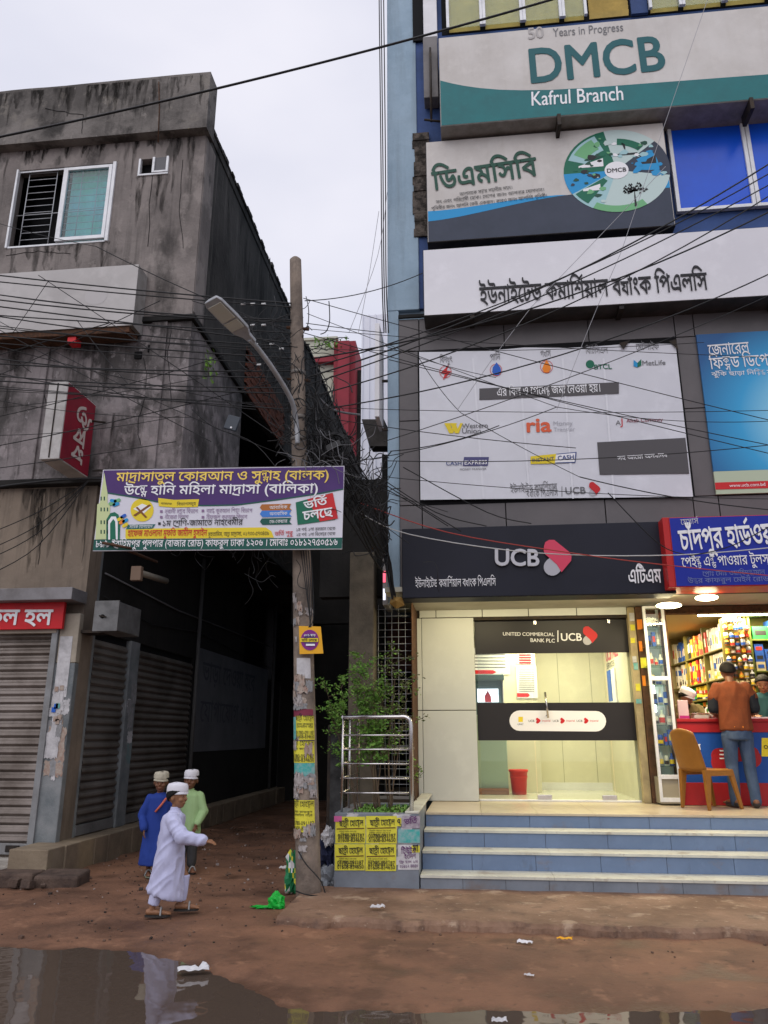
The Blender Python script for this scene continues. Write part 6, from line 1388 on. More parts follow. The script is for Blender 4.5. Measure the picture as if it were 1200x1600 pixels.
for i in range(1700):
    y = 6.0 + 8*random.random()**1.6; x = random.uniform(-4.6, -1.0 if y > 7.9 else 5.5) if y > 7 else random.uniform(-6, 5.5)
    if y < 7.98 and y > 6.6 and x > -1.5: continue
    if y > 7.9 and x > -1.5: continue
    if y < pud(x)+.15 or (y < 6.7 and x > -1.8 and random.random() < .75): continue
    s = random.uniform(.004, .018)*(1 if random.random() < .93 else 2); mi = random.choice([0, 0, 0, 1, 1, 2]) if y > 7 else random.choice([0, 0, 1])
    pb_.obox((x, y, gz(x, y)+s*.3), (s, s*random.uniform(.5, 1), s*.6), Matrix.Rotation(random.random()*3, 3, 'Z') @ Matrix.Rotation(random.random(), 3, 'X'), mi)
tag(pb_.build('pebbles', [mat('pebble_brown', (.12, .075, .055), .8), mat('pebble_dark', (.04, .03, .026), .8), mat('pebble_pale', (.32, .27, .25), .8)]), 'pebbles, crumbs of brick and specks of litter on the mud', 'pebbles', kind='stuff')

# ================================================================== HARDWARE SHOP
SX0, SXE, SY0, SY1 = 2.28, 6.2, 10.45, 13.9
sh = thing('hardware_shop', 'brightly lit open hardware shop room at the right', 'shop', (3.5, 12, .66))
shw = mat('shop_wall', (.32, .27, .14), .8, c2=(.25, .2, .1), scale=3)
MB().box(SX0-.08, SX0-.001, SY0+.1, SY1, .66, 3.1).build('side_wall', shw, sh); MB().box(SX0-.08, SXE, SY1, SY1+.1, .66, 3.1).build('rear_wall', shw, sh)
MB().box(SX0, SXE, SY0+.13, SY1, 3.06, 3.098).build('ceiling', mat('shop_ceiling', (.45, .38, .22), .8), sh)
MB().box(SX0+.002, SXE, SY0-.06, SY0+.1, 3.0, 3.095).build('shutter_housing', rust, sh, .01)
lp2 = []
for i, (px_, py_, y, e) in enumerate(((1045, 946, 9.45, 20), (1104, 934, 9.2, 18))):
    c = W(px_, py_, y); t = thing('shop_light', ['bright round lamp over the left end of the shop counter', 'oval lamp at the middle of the shop front'][i], 'lamp', c)
    MB().ell(c, (.15 if i == 0 else .13, .1, .035), None, 16).build('lamp_shade', mat('shop_lamp_glow', (1, .92, .6), .5, emit=14, ecol=(1, .86, .5)), t)
    area('lamp_glow', c-Vector((0, 0, .05)), .3, .2, e, (1, .82, .5), t)
t = thing('shop_light', 'long tube lamp on the shop ceiling above the shelves', 'lamp', (3.8, 11.2, 3))
MB().tube([(3.1, 10.9, 3.04), (4.3, 10.9, 3.04)], .014, 8).build('tube', mat('shop_lamp_glow', (0,0,0)), t); area('lamp_glow', (3.4, 10.9, 3.02), 1.2, .1, 75, (1, .84, .55), t)
area('lamp_glow', (2.9, 12.4, 3.0), .8, .8, 55, (1, .84, .55), t)  # extra area light with no fixture, brightens the rear of the shop
# side shelf rack (faces left) and front rack (faces the street)
shelf_m = mat('olive_shelf', (.17, .15, .04), .6)
RXX = 3.42
r1 = thing('shelf_rack', 'long olive shelf rack running back along the right wall of the shop', 'shelves', (RXX, 12.3, .66))
zsh = [W(1150, 1092, 11).z, W(1150, 1060, 11).z, W(1150, 1020, 11).z, W(1150, 962, 11).z]
zsh = [1.72, 1.98, 2.22, 2.62]
MB().box(RXX+.3, RXX+.33, 11.0, 13.85, .66, 3.05).build('back_board', shelf_m, r1)
for z in zsh + [1.4]: MB().box(RXX-.02, RXX+.3, 11.0, 13.85, z-.02, z).build('shelf', shelf_m, r1, .003)
for y in (11.0, 11.9, 12.9): MB().box(RXX-.02, RXX+.3, y-.015, y+.015, .66, 3.0).build('upright', shelf_m, r1, .003)
r2 = thing('shelf_rack', 'olive shelf rack facing the street behind the counter at the right edge', 'shelves', (4.2, 11.2, .66))
zf = [1.55, 1.93, 2.3, 2.72]
MB().box(RXX+.34, 6.0, 11.33, 11.36, .66, 3.05).build('back_board', shelf_m, r2)
for z in zf: MB().box(RXX+.34, 6.0, 11.0, 11.33, z-.02, z).build('shelf', mat('shelf_green', (.14, .17, .03), .6), r2, .003)
for x in (3.78, 4.22, 4.9): MB().box(x-.015, x+.015, 10.99, 11.33, .66, 3.05).build('upright', mat('shelf_green', (0,0,0)), r2, .003)
pal = dict(white=(.7, .68, .6), cream=(.6, .52, .3), red=(.5, .04, .03), blue=(.03, .1, .42), orange=(.65, .22, .03), green=(.03, .3, .07), yellow=(.7, .5, .04), black=(.03, .03, .03), silver=(.4, .4, .4), brown=(.16, .08, .03))
gm2 = {k: mat('packet_'+k, v, .5) for k, v in pal.items()}
rown = ['lowest', 'second', 'third', 'top']
def good(kind, col_, c, s, where, how=''):
    mb = MB(); x, y, z = c
    if kind == 'carton': mb.box(x-s[0]/2, x+s[0]/2, y-s[1]/2, y+s[1]/2, z, z+s[2]); bev = .003
    elif kind == 'tin': mb.lathe((x, y, z), [(.001, 0), (s[0]/2, 0), (s[0]/2, s[2]*.96), (s[0]/2*.9, s[2]), (.001, s[2])], 12)
    elif kind == 'bottle': mb.lathe((x, y, z), [(.001, 0), (s[0]/2, 0), (s[0]/2, s[2]*.6), (s[0]/5, s[2]*.8), (s[0]/5, s[2]), (.001, s[2])], 12)
    o = mb.build('goods_'+kind, gm2[col_], None)
    o['label'] = f'{how}{col_} {kind} on the {where}'; o['category'] = kind; o['group'] = f'{col_} {kind}s on the {where}'
    b2 = MB(); lc = random.choice([k for k in ('white', 'yellow', 'red', 'blue', 'black') if k != col_])
    if kind == 'carton': b2.box(x-s[0]/2-.0015, x-s[0]/2-.0005, y-s[1]*.35, y+s[1]*.35, z+s[2]*.3, z+s[2]*.7); b2.box(x-s[0]*.35, x+s[0]*.35, y-s[1]/2-.0015, y-s[1]/2-.0005, z+s[2]*.3, z+s[2]*.7)
    else: b2.lathe((x, y, z), [(s[0]/2+.001, s[2]*.15), (s[0]/2+.001, s[2]*.5)], 12)
    b2.build('paper_label', gm2[lc], o)
random.seed(8)
rowpal = [(['cream', 'white', 'orange', 'green', 'yellow'], 'tin'), (['black', 'white', 'blue', 'yellow', 'green', 'red'], 'tin'), (['white', 'white', 'cream', 'red', 'yellow'], 'carton'), (['white', 'white', 'red', 'orange', 'black', 'blue'], 'carton')]
for ri, z in enumerate(zsh):
    y = 11.06; cols, kd = rowpal[ri]; top = (zsh+[3.03])[ri+1]-.03
    while y < 13.75:
        w = random.uniform(.07, .13); h_ = random.uniform(.55, .92)*(top-z); col_ = cols[int((y-11)*2.2 + random.random()) % len(cols)]
        k = kd if random.random() < .8 else random.choice(['carton', 'bottle', 'tin'])
        hh = h_ if ri == 3 else h_*.5
        good(k, col_, (RXX+.06, y+w/2, z+.001), (w*.9, w*.92, hh), f'{rown[ri]} row of the long shop rack')
        if ri < 3 and random.random() < .85: good(k, col_, (RXX+.06, y+w/2, z+.002+hh), (w*.85, w*.88, (top-z-hh)*.92), f'{rown[ri]} row of the long shop rack', 'upper ')
        y += w+.004
for ri, z in enumerate(zf):
    x = RXX+.40; top = (zf+[3.03])[ri+1]-.03
    while x < 5.3:
        w = random.uniform(.1, .26); n_ = random.choice([1, 2, 3]); col_ = random.choice(['blue', 'cream', 'white', 'brown', 'green', 'black', 'silver', 'orange'])
        h_ = (top-z)*random.uniform(.6, .95)/n_
        for q_ in range(n_): good('carton', col_ if random.random() < .6 else random.choice(['cream', 'blue', 'white']), (x+w/2, 11.12, z+.001+q_*(h_+.001)), (w*.95, .2, h_), f'{rown[ri]} row of the street facing rack')
        x += w+.01
for i in range(64):
    x, z = RXX+.03+(i % 5)*.068, 1.68+(i//5)*.105+random.uniform(-.01, .01); good('bottle' if i % 2 else 'tin', random.choice(['silver', 'white', 'brown', 'white', 'cream', 'orange']), (x+.0, 10.955-.03*random.random(), z), (.058, .05, random.uniform(.07, .1)), 'hanging display of the long rack')
# counter
ct = thing('shop_counter', 'red and blue painted shop counter with round white and red emblem', 'counter', (3.5, 10.2, .66))
cr_, cbl = mat('counter_red', (.36, .015, .02), .45, dirt=.2, c2=(.3, .015, .02)), mat('counter_blue', (.012, .075, .33), .4, dirt=.2, c2=(.012, .06, .27))
CX0, CY_ = 2.46, 10.12
MB().box(CX0, 6.2, CY_, CY_+.45, .665, 1.62).build('body', cbl, ct, .006)
MB().box(CX0, 6.2, CY_-.012, CY_-.001, .665, .92).build('kick_band', cr_, ct, .003); MB().box(CX0-.02, 6.2, CY_-.03, CY_+.5, 1.621, 1.66).build('counter_top', cr_, ct, .006); MB().box(CX0, 6.2, CY_-.012, CY_-.001, 1.5, 1.62).build('front_band', cr_, ct, .003)
l = MB(); Y = CY_-.004
capsule(l, (1122, 1180), (1175, 1178), 11, Y, 0); disc(l, 1128, 1190, 17, Y-.001, 0); disc(l, 1176, 1186, 14, Y-.001, 0)
for k in range(3): pp(l, [(1124, 1172+k*6), (1136, 1172+k*6), (1137, 1174+k*6), (1125, 1174+k*6)], Y-.003, 1)
text(l, 'র', (1088, 1172), (1096, 1171), Y-.003, 1, .03); pp(l, [(1190, 1153), (1215, 1153), (1215, 1182), (1190, 1182)], Y-.002, 2); text(l, 'OK', (1194, 1170), (1206, 1170), Y-.005, 3, .03)
l.build('emblem', [cr_, whitet, yellow_p, ink], ct)
random.seed(12)
t = thing('payment_sign', 'small pink and white payment stand on the left end of the counter', 'payment stand', W(1068, 1118, 10.2))
MB().box(W(1060, 1110, 10.2).x, W(1076, 1110, 10.2).x, 10.2, 10.24, 1.662, W(1068, 1094, 10.2).z).build('board', mat('pale_pink_plastic', (.6, .45, .5), .4), t, .004); MB().box(W(1061, 1110, 10.2).x, W(1076, 1110, 10.2).x, 10.194, 10.199, 1.665, 1.70).build('band', mat('magenta_print', (.4, .03, .2), .5), t)
t = thing('plastic_jug', 'white plastic jug standing on the shop counter', 'jug', W(1114, 1118, 10.25)); c = W(1116, 1118, 10.3); MB().lathe((c.x, 10.3, 1.662), [(.001, 0), (.06, 0), (.07, .06), (.055, .14), (.06, .16), (.05, .16), (.001, .02)], 18).build('body', whitep, t); MB().tube(curve_pts([(c.x-.05, 10.28, 1.8), (c.x-.1, 10.28, 1.78), (c.x-.09, 10.28, 1.71), (c.x-.06, 10.28, 1.69)], 5), .009, 6).build('handle', whitep, t)
t = thing('open_book', 'open white account book on the counter under the customer', 'book', (3.4, 10.3, 1.66)); MB().box(3.28, 3.62, 10.17, 10.4, 1.662, 1.68).build('pages', whitep, t, .004)
t = thing('weighing_scale', 'grey weighing scale on the counter before the man in the cap', 'scale', (2.78, 10.3, 1.66)); MB().box(2.72, 2.9, 10.2, 10.38, 1.662, 1.71).build('base', gm2['silver'], t, .01); MB().box(2.7, 2.92, 10.19, 10.39, 1.72, 1.73).build('pan', steel, t, .003)
# glazed display cabinet at the left jamb
dc = thing('display_cabinet', 'tall narrow glazed display cabinet in white frame full of fittings', 'display cabinet', (2.35, 10.3, .66))
DX0, DX1, DY = 2.285, 2.455, 10.06
fr = MB()
A, B_ = W(1003, 1250, DY), W(1060, 1245, DY)
dx0, dx1 = W(1000, 1000, DY).x, W(1046, 1100, DY).x
dx0 = 2.19; dx1 = 2.455
for x in (dx0, dx1-.035): fr.box(x, x+.035, DY, DY+.035, .7, 3.05)
for z in (.7, 1.0-.04, 2.12, 3.02): fr.box(dx0+.035, dx1-.035, DY, DY+.034, z, z+.05 if z < 3 else z+.03)
for x in (dx0, dx1-.035): fr.box(x, x+.035, DY+.32, DY+.355, .7, 3.05)
fr.build('frame', alu, dc, .003)
MB().box(dx0+.035, dx1-.035, DY+.01, DY+.016, 1.01, 2.12).box(dx0+.035, dx1-.035, DY+.01, DY+.016, 2.17, 3.02).build('pane', glassc, dc)
MB().box(dx0, dx1, DY+.36, DY+.37, .7, 3.05).build('back', whitep, dc)
MB().box(dx0+.01, dx1-.01, DY+.02, DY+.35, .68, .98).build('base_box', mat('cabinet_base', (.3, .27, .2), .6), dc)
for k in range(8):
    z = 1.1+k*.24; MB().box(dx0+.01, dx1-.01, DY+.03, DY+.35, z, z+.008).build('glass_shelf', glass('shelf_glass', (.7, .85, .8)), dc)
    x = dx0+.05
    while x < dx1-.08:
        w = random.uniform(.04, .08); good(random.choice(['carton', 'tin', 'bottle']), random.choice(['white', 'silver', 'cream', 'blue', 'black'] if k > 2 else ['blue', 'white', 'silver']), (x+w/2, DY+.12, z+.009), (w*.9, w*.9, random.uniform(.09, .19)), 'glass shelves of the display cabinet'); x += w+.004
t = thing('cabinet_light', 'white tube lamp inside the display cabinet', 'lamp', (2.32, 10.3, 2.9)); MB().tube([(2.27, DY+.3, 2.3), (2.27, DY+.3, 2.98)], .012, 8).tube([(2.3, DY+.3, 1.75), (2.3, DY+.3, 2.08)], .012, 8).build('tube', mat('cool_lamp_glow', (.9, .95, 1), .5, emit=9, ecol=(.95, 1, .95)), t)
MB().box(2.455, 2.47, DY, DY+.3, .7, 3.05).build('cabinet_edge', woodb, dc)
# plastic chair (seat faces the customer, backrest on the left)
ch = thing('plastic_chair', 'yellow brown plastic chair with solid back in front of the counter', 'chair', (2.66, 9.72, .665))
chm = mat('ochre_plastic_chair', (.30, .125, .02), .4, c2=(.24, .10, .018), scale=4)
cx, cy, z0 = 2.66, 9.72, .662
def leg(a, b2, w0, w1, nm='leg'):
    mb = MB(); a, b2 = Vector(a), Vector(b2); u = Vector((1, 0, 0)); v = Vector((0, 1, 0))
    vs = [a+u*w0*sx_+v*w0*sy_ for sx_, sy_ in ((-1, -.6), (1, -.6), (1, .6), (-1, .6))] + [b2+u*w1*sx_+v*w1*sy_ for sx_, sy_ in ((-1, -.6), (1, -.6), (1, .6), (-1, .6))]
    mb.add(vs, [(0, 1, 2, 3), (7, 6, 5, 4), (0, 4, 5, 1), (1, 5, 6, 2), (2, 6, 7, 3), (3, 7, 4, 0)]); return mb.build(nm, chm, ch, .006)
leg((cx+.18, cy-.17, z0+.43), (cx+.27, cy-.2, z0), .035, .02); leg((cx+.18, cy+.17, z0+.43), (cx+.27, cy+.2, z0), .035, .02); leg((cx-.18, cy-.18, z0+.43), (cx-.22, cy-.2, z0), .045, .02); leg((cx-.18, cy+.18, z0+.43), (cx-.22, cy+.2, z0), .045, .02)
s_ = MB(); n = 10; vs = []
for j in range(n+1):
    for i in range(n+1):
        u, v = i/n*2-1, j/n*2-1; vs.append((cx+.21*u*(1-.04*v*v), cy+.205*v*(1-.05*u*u), z0+.44 - .018*(1-u*u)*(1-v*v) - (.02 if abs(u) > .9 or abs(v) > .9 else 0)))
s_.add(vs, [(j*(n+1)+i, j*(n+1)+i+1, (j+1)*(n+1)+i+1, (j+1)*(n+1)+i) for j in range(n) for i in range(n)], 0, True); so = s_.build('seat', chm, ch); sm2 = so.modifiers.new('thick', 'SOLIDIFY'); sm2.thickness = .02
ch.rotation_euler.z = rad(30)
MB().box(cx-.2, cx+.2, cy-.2, cy-.185, z0+.36, z0+.42).box(cx-.2, cx+.2, cy+.185, cy+.2, z0+.36, z0+.42).build('apron', chm, ch, .004)
s_ = MB(); vs = []; n = 12
for j in range(n+1):
    h_ = j/n
    for i in range(n+1):
        u = i/n*2-1; wd = .2*(1-.12*h_**3*(1)) ; top_ = .46 - .05*u*u
        vs.append((cx-.19-.12*h_ - .045*(1-u*u), cy+wd*u, z0+.42+top_*h_))
s_.add(vs, [(j*(n+1)+i, j*(n+1)+i+1, (j+1)*(n+1)+i+1, (j+1)*(n+1)+i) for j in range(n) for i in range(n)], 0, True); so = s_.build('backrest', chm, ch); so.modifiers.new('thick', 'SOLIDIFY').thickness = .014
# ================================================================== PEOPLE
def union(mb, mats, name, parent, voxel=.006, smooth=3, fold=None):
    me = mb.mesh('tmp', mats); o = bpy.data.objects.new('tmp', me); COL.objects.link(o)
    r = o.modifiers.new('r', 'REMESH'); r.mode = 'VOXEL'; r.voxel_size = voxel; r.use_smooth_shade = True
    s = o.modifiers.new('s', 'SMOOTH'); s.iterations = smooth; s.factor = .5
    m2 = bpy.data.meshes.new_from_object(o.evaluated_get(bpy.context.evaluated_depsgraph_get())); bpy.data.objects.remove(o); bpy.data.meshes.remove(me)
    if fold:
        nr = [v.normal.copy() for v in m2.vertices]
        for v, n_ in zip(m2.vertices, nr): v.co += n_ * fold(v.co)
    m2.name = name
    for p in m2.polygons: p.use_smooth = True
    m2.materials.clear(); m2.materials.append(mats[0] if isinstance(mats, list) else mats)
    q = bpy.data.objects.new(name, m2); COL.objects.link(q); q.parent = parent; return q
def cap_(mb, a, b_, r0, r1, n=12):
    a, b_ = Vector(a), Vector(b_); mb.tube([a, b_], [r0, r1], n); mb.ell(a, (r0,)*3, None, 12); mb.ell(b_, (r1,)*3, None, 12)
def loft(mb, rings, n=24):
    vs = []
    for c, rx, ry in rings:
        for k in range(n):
            a = 2*math.pi*k/n; vs.append((c[0]+rx*math.cos(a), c[1]+ry*math.sin(a), c[2]+(c[3] if len(c) > 3 else 0)*math.sin(a)))
    m = len(rings); mb.add(vs, [(i*n+k, i*n+(k+1) % n, (i+1)*n+(k+1) % n, (i+1)*n+k) for i in range(m-1) for k in range(n)] + [tuple(range(n))[::-1], tuple((m-1)*n+k for k in range(n))], 0, True)
def hand(mb, w, d, up, s, curl=.5):
    """palm and five fingers from the wrist w along d; up is the back of the hand"""
    w, d, up = Vector(w), Vector(d).normalized(), Vector(up); sd = d.cross(up).normalized(); up = sd.cross(d).normalized()
    pe = w + d*.5*s; 
    for k in (-1, 0, 1): cap_(mb, w + d*.08*s + sd*k*.07*s, pe + sd*k*.13*s, .09*s, .085*s, 8)
    for k, ln in enumerate((.36, .43, .40, .31)):
        o = pe + sd*(k-1.5)*.105*s; d1 = (d - up*curl*.5).normalized(); d2 = (d - up*curl*1.3).normalized()
        m = o + d1*ln*.55*s; cap_(mb, o, m, .052*s, .047*s, 7); cap_(mb, m, m + d2*ln*.5*s, .047*s, .04*s, 7)
    o = w + d*.15*s - sd*.14*s; m = o + (d*.8 - sd*.9).normalized()*.24*s; cap_(mb, o, m, .065*s, .055*s, 7); cap_(mb, m, m + (d - sd*.1 - up*.2).normalized()*.2*s, .05*s, .042*s, 7)
def head(mb, c, R, s):
    """skull, face, nose, ears; local front is -Y; s = head height"""
    def P(x, y, z): return Vector(c) + R @ Vector((x*s, y*s, z*s))
    mb.ell(P(0, .02, .08), (.355*s, .41*s, .42*s), R, 18); mb.ell(P(0, -.10, -.15), (.27*s, .27*s, .33*s), R, 16); mb.ell(P(0, -.19, -.36), (.14*s, .13*s, .11*s), R, 12)
    mb.ell(P(0, -.405, -.09), (.055*s, .075*s, .07*s), R, 10); cap_(mb, P(0, -.35, .06), P(0, -.405, -.08), .035*s, .045*s, 8)
    for k in (-1, 1):
        mb.ell(P(k*.36, .03, -.05), (.045*s, .085*s, .12*s), R, 10); mb.ell(P(k*.17, -.26, -.13), (.11*s, .1*s, .1*s), R, 10); mb.ell(P(k*.14, -.33, .10), (.1*s, .05*s, .035*s), R, 8)
    mb.ell(P(0, -.335, -.255), (.10*s, .055*s, .028*s), R, 8); mb.ell(P(0, -.32, -.30), (.085*s, .05*s, .028*s), R, 8)
    return P
def face(P, R, s, par):
    for k in (-1, 1):
        eo = MB().ell(P(k*.14, -.315, .02), (.05*s, .034*s, .022*s), R, 10).build('eye', mat('eye_white', (.28, .25, .22), .4)); eo.parent = par
        po_ = MB().ell(P(k*.14, -.345, .02), (.028*s, .018*s, .028*s), R, 8).build('pupil', mat('pupil', (.01, .008, .006), .2)); po_.parent = eo
        o = MB().tube([P(k*.07, -.365, .115), P(k*.15, -.36, .135), P(k*.21, -.325, .125)], .012*s, 6).build('eyebrow', hair); o.parent = par
    o = MB().ell(P(0, -.375, -.275), (.085*s, .025*s, .012*s), R, 8).build('lips', mat('lip', (.2, .06, .045), .5)); o.parent = par
def hair_cap(P, R, s, par, low=-.2, m=None):
    h_ = MB(); n = 20; vs = []; rows = 10
    for i in range(rows+1):
        for k in range(n):
            a = 2*math.pi*k/n; back = .5+.5*math.sin(a)        # +Y is the back of the head
            th = (i/rows)*(1.05 + 1.2*back); f = 1.03+.03*noise.noise(Vector((a*3, th*4, 0)))
            vs.append(P(.355*f*math.sin(th)*math.cos(a)*1.03, .02+.41*f*math.sin(th)*math.sin(a), .08+.42*f*math.cos(th)))
    h_.add(vs, [(i*n+k, (i+1)*n+k, (i+1)*n+(k+1) % n, i*n+(k+1) % n) for i in range(rows) for k in range(n)], 0, True)
    o = h_.build('hair', m or hair); o.parent = par; o.modifiers.new('thick', 'SOLIDIFY').thickness = -.012; return o
def prayer_cap(P, R, s, par, m):
    h_ = MB(); n = 24; vs = []; prof = [(1.10, .09), (1.13, .26), (1.10, .42), (.97, .52), (.55, .56), (.02, .565)]
    for r, z in prof:
        for k in range(n):
            a = 2*math.pi*k/n; vs.append(P(.36*r*math.cos(a), .025+.42*r*math.sin(a), z+.015*math.sin(a*2)))
    h_.add(vs, [(i*n+k, i*n+(k+1) % n, (i+1)*n+(k+1) % n, (i+1)*n+k) for i in range(len(prof)-1) for k in range(n)], 0, True)
    o = h_.build('cap', m); o.parent = par; o.modifiers.new('thick', 'SOLIDIFY').thickness = .008
    b = MB(); vs = []
    for z, r in ((.085, 1.125), (.17, 1.15), (.17, 1.12)):
        for k in range(n): a = 2*math.pi*k/n; vs.append(P(.36*r*math.cos(a), .025+.42*r*math.sin(a), z+.015*math.sin(a*2)))
    b.add(vs, [(i*n+k, i*n+(k+1) % n, (i+1)*n+(k+1) % n, (i+1)*n+k) for i in range(2) for k in range(n)], 0, True); bo = b.build('cap_band', m); bo.parent = o
def foot(mb, a, d, s):
    a, d = Vector(a), Vector(d).normalized(); cap_(mb, a+Vector((0, 0, .028)) - d*.03*s, a+d*.11*s+Vector((0, 0, .02)), .03*s, .027*s, 8); cap_(mb, a+d*.05*s+Vector((0, 0, .024)), a+d*.17*s+Vector((0, 0, .012)), .03*s, .02*s, 8)
    sd = Vector((-d.y, d.x, 0))
    for k in range(5): q = a+d*.16*s+sd*(k-2)*.015*s; cap_(mb, q+Vector((0, 0, .014)), q+d*.025*s+Vector((0, 0, .011)), .0095*s+.001, .008*s, 6)
def sandal(par, a, d, s, strap=True, m=None):
    a, d = Vector(a), Vector(d).normalized(); sd = Vector((-d.y, d.x, 0)); pts = []
    for k in range(16):
        t_ = 2*math.pi*k/16; pts.append(a + d*(.06+.125*math.cos(t_))*s + sd*(.043+.007*math.cos(t_))*math.sin(t_)*s + Vector((0, 0, -.012)))
    o = MB().prism(pts, (0, 0, .016)).build('sandal', m or sandal_m); o.parent = par
    if strap:
        b = MB().tube(curve_pts([a+d*.09*s+sd*.045*s+Vector((0, 0, .0)), a+d*.09*s+sd*.02*s+Vector((0, 0, .052)), a+d*.09*s-sd*.02*s+Vector((0, 0, .052)), a+d*.09*s-sd*.045*s], 4), .009*s, 6).build('strap', sandal_w); b.parent = o
def folds(sc, amp, seed=0, sl=(0, 0)):
    def f(p): 
        q = Vector((p.x*sc+p.z*sl[0]*sc, p.y*sc+p.z*sl[1]*sc, p.z*sc*.28+seed)); a = noise.noise(q); b_ = noise.noise(Vector((p.x*sc*2.4, p.y*sc*2.4, p.z*sc*1.1+seed)))
        return amp*(1-2*abs(a))*.9 + amp*.35*b_
    return f
Rz = lambda a: Matrix.Rotation(rad(a), 3, 'Z')
Rx = lambda a: Matrix.Rotation(rad(a), 3, 'X')
def person(label, loc, rz, grp=None): 
    return thing('person', label, 'person', loc, grp, rad(rz))
# ---- boy in the white robe: walking to the right, seen from behind his right side
p = person('boy in long white robe and white cap striding to the right with an arm out', Vector((-2.63, 6.95, .0)), 104)
S = 1.08; hs = .205
body = MB(); Rh = Rz(-24); hc = (0, -.02, .945)
P = head(body, hc, Rh, hs)
cap_(body, (0, 0, .80), (0, -.015, .89), .035, .034)
body.ell((0, 0, .66), (.105, .075, .17)); body.ell((0, 0, .50), (.105, .08, .09))
rs, re, rw = (-.115, 0, .76), (-.19, -.10, .63), (-.20, -.30, .60)      # his right arm, forward
cap_(body, rs, re, .036, .03); cap_(body, re, rw, .03, .021); hand(body, rw, (-.15, -1, -.15), (-.4, -.1, 1), .105, .6)
lsd, le, lw_ = (.115, 0, .76), (.17, .08, .60), (.18, .02, .45)
cap_(body, lsd, le, .036, .03); cap_(body, le, lw_, .03, .02); hand(body, lw_, (0, -.3, -1), (1, 0, 0), .1, .6)
cap_(body, (-.055, 0, .48), (-.06, .06, .27), .055, .042); cap_(body, (-.06, .06, .27), (-.06, .12, .06), .038, .024); foot(body, (-.06, .12, .012), (0, -1, 0), .85)
cap_(body, (.055, 0, .48), (.055, -.12, .28), .055, .042); cap_(body, (.055, -.12, .28), (.055, -.10, .07), .038, .024); foot(body, (.055, -.10, .03), (0, -1, 0), .85)
union(body, skin, 'body', p, .0042, 3)
face(P, Rh, hs, p); hair_cap(P, Rh, hs, p); prayer_cap(P, Rh, hs, p, cap_w)
rb_ = MB()
loft(rb_, [((0, 0, .835), .05, .045), ((0, 0, .81), .085, .06), ((0, 0, .785), .138, .088), ((0, .005, .70), .136, .098), ((0, .008, .60), .136, .104), ((0, .01, .50), .145, .115), ((0, .012, .38), .147, .124), ((0, .02, .26), .147, .137), ((0, .03, .175, .035), .145, .152), ((0, .03, .15, .04), .14, .148)])
cap_(rb_, (-.10, 0, .765), re, .058, .052); cap_(rb_, re, (-.202, -.27, .603), .05, .042); cap_(rb_, (.10, 0, .765), le, .058, .05); cap_(rb_, le, (.182, .03, .48), .048, .04)
union(rb_, cloth_w, 'robe', p, .007, 5, folds(11, .013, 2, (.5, .8)))
tr = MB(); tr.tube([(-.06, .06, .3), (-.06, .09, .18), (-.06, .112, .095)], [.055, .05, .044], 14); tr.tube([(.055, -.11, .3), (.055, -.105, .18), (.055, -.10, .10)], [.055, .05, .044], 14)
union(tr, cloth_w, 'trousers', p, .006, 3, folds(20, .005, 5)); 
co = MB().lathe((0, -.008, .825), [(.046, 0), (.043, .02), (.04, .035), (.038, .035)], 18).build('collar', cloth_w); co.parent = p
sandal(p, (-.06, .12, .012), (0, -1, 0), .85); sandal(p, (.055, -.10, .03), (0, -1, 0), .85)
# ---- boy in pale green tunic facing the street
p = person('boy in pale green tunic and white cap standing behind facing the street', Vector((-3.23, 9.0, .0)), 12)
body = MB(); Rh = Rz(-6); hc = (0, -.01, .972)
P = head(body, hc, Rh, hs)
cap_(body, (0, 0, .83), (0, -.01, .92), .035, .034); body.ell((0, 0, .69), (.10, .07, .16)); body.ell((0, 0, .53), (.10, .075, .09))
a1, a2, a3 = (.12, 0, .79), (.165, -.02, .64), (.10, -.12, .50)
cap_(body, a1, a2, .034, .03); cap_(body, a2, a3, .028, .02); hand(body, a3, (-.3, -.3, -1), (.3, -1, 0), .1, .5)
b1, b2_, b3 = (-.12, 0, .79), (-.16, .02, .63), (-.15, -.04, .48)
cap_(body, b1, b2_, .034, .03); cap_(body, b2_, b3, .028, .02); hand(body, b3, (0, -.2, -1), (-1, 0, 0), .1, .5)
for k in (-1, 1): cap_(body, (k*.055, 0, .5), (k*.06, 0, .27), .052, .04); cap_(body, (k*.06, 0, .27), (k*.06, .02, .06), .036, .024); foot(body, (k*.06, .02, .012), (k*.3, -1, 0), .85)
union(body, skin_d, 'body', p, .0045, 3); face(P, Rh, hs, p); hair_cap(P, Rh, hs, p); prayer_cap(P, Rh, hs, p, cap_w)
rb_ = MB(); loft(rb_, [((0, 0, .862), .045, .042), ((0, 0, .84), .08, .058), ((0, 0, .812), .130, .082), ((0, 0, .72), .128, .092), ((0, 0, .60), .125, .098), ((0, 0, .48), .132, .11), ((0, 0, .36), .138, .12), ((0, 0, .345), .135, .118)])
cap_(rb_, (.10, 0, .795), a2, .054, .047); cap_(rb_, a2, (.11, -.105, .52), .044, .036); cap_(rb_, (-.10, 0, .795), b2_, .054, .047); cap_(rb_, b2_, (-.152, -.035, .50), .044, .036)
union(rb_, cloth_g, 'tunic', p, .007, 4, folds(13, .009, 4))
tr = MB(); 
for k in (-1, 1): cap_(tr, (k*.056, 0, .40), (k*.06, .01, .10), .062, .05)
union(tr, cloth_k, 'trousers', p, .006, 3, folds(20, .005, 1)); co = MB().lathe((0, -.004, .85), [(.046, 0), (.042, .02), (.04, .034), (.037, .034)], 18).build('collar', cloth_g); co.parent = p
for k in (-1, 1): sandal(p, (k*.06, .02, .012), (k*.3, -1, 0), .85)
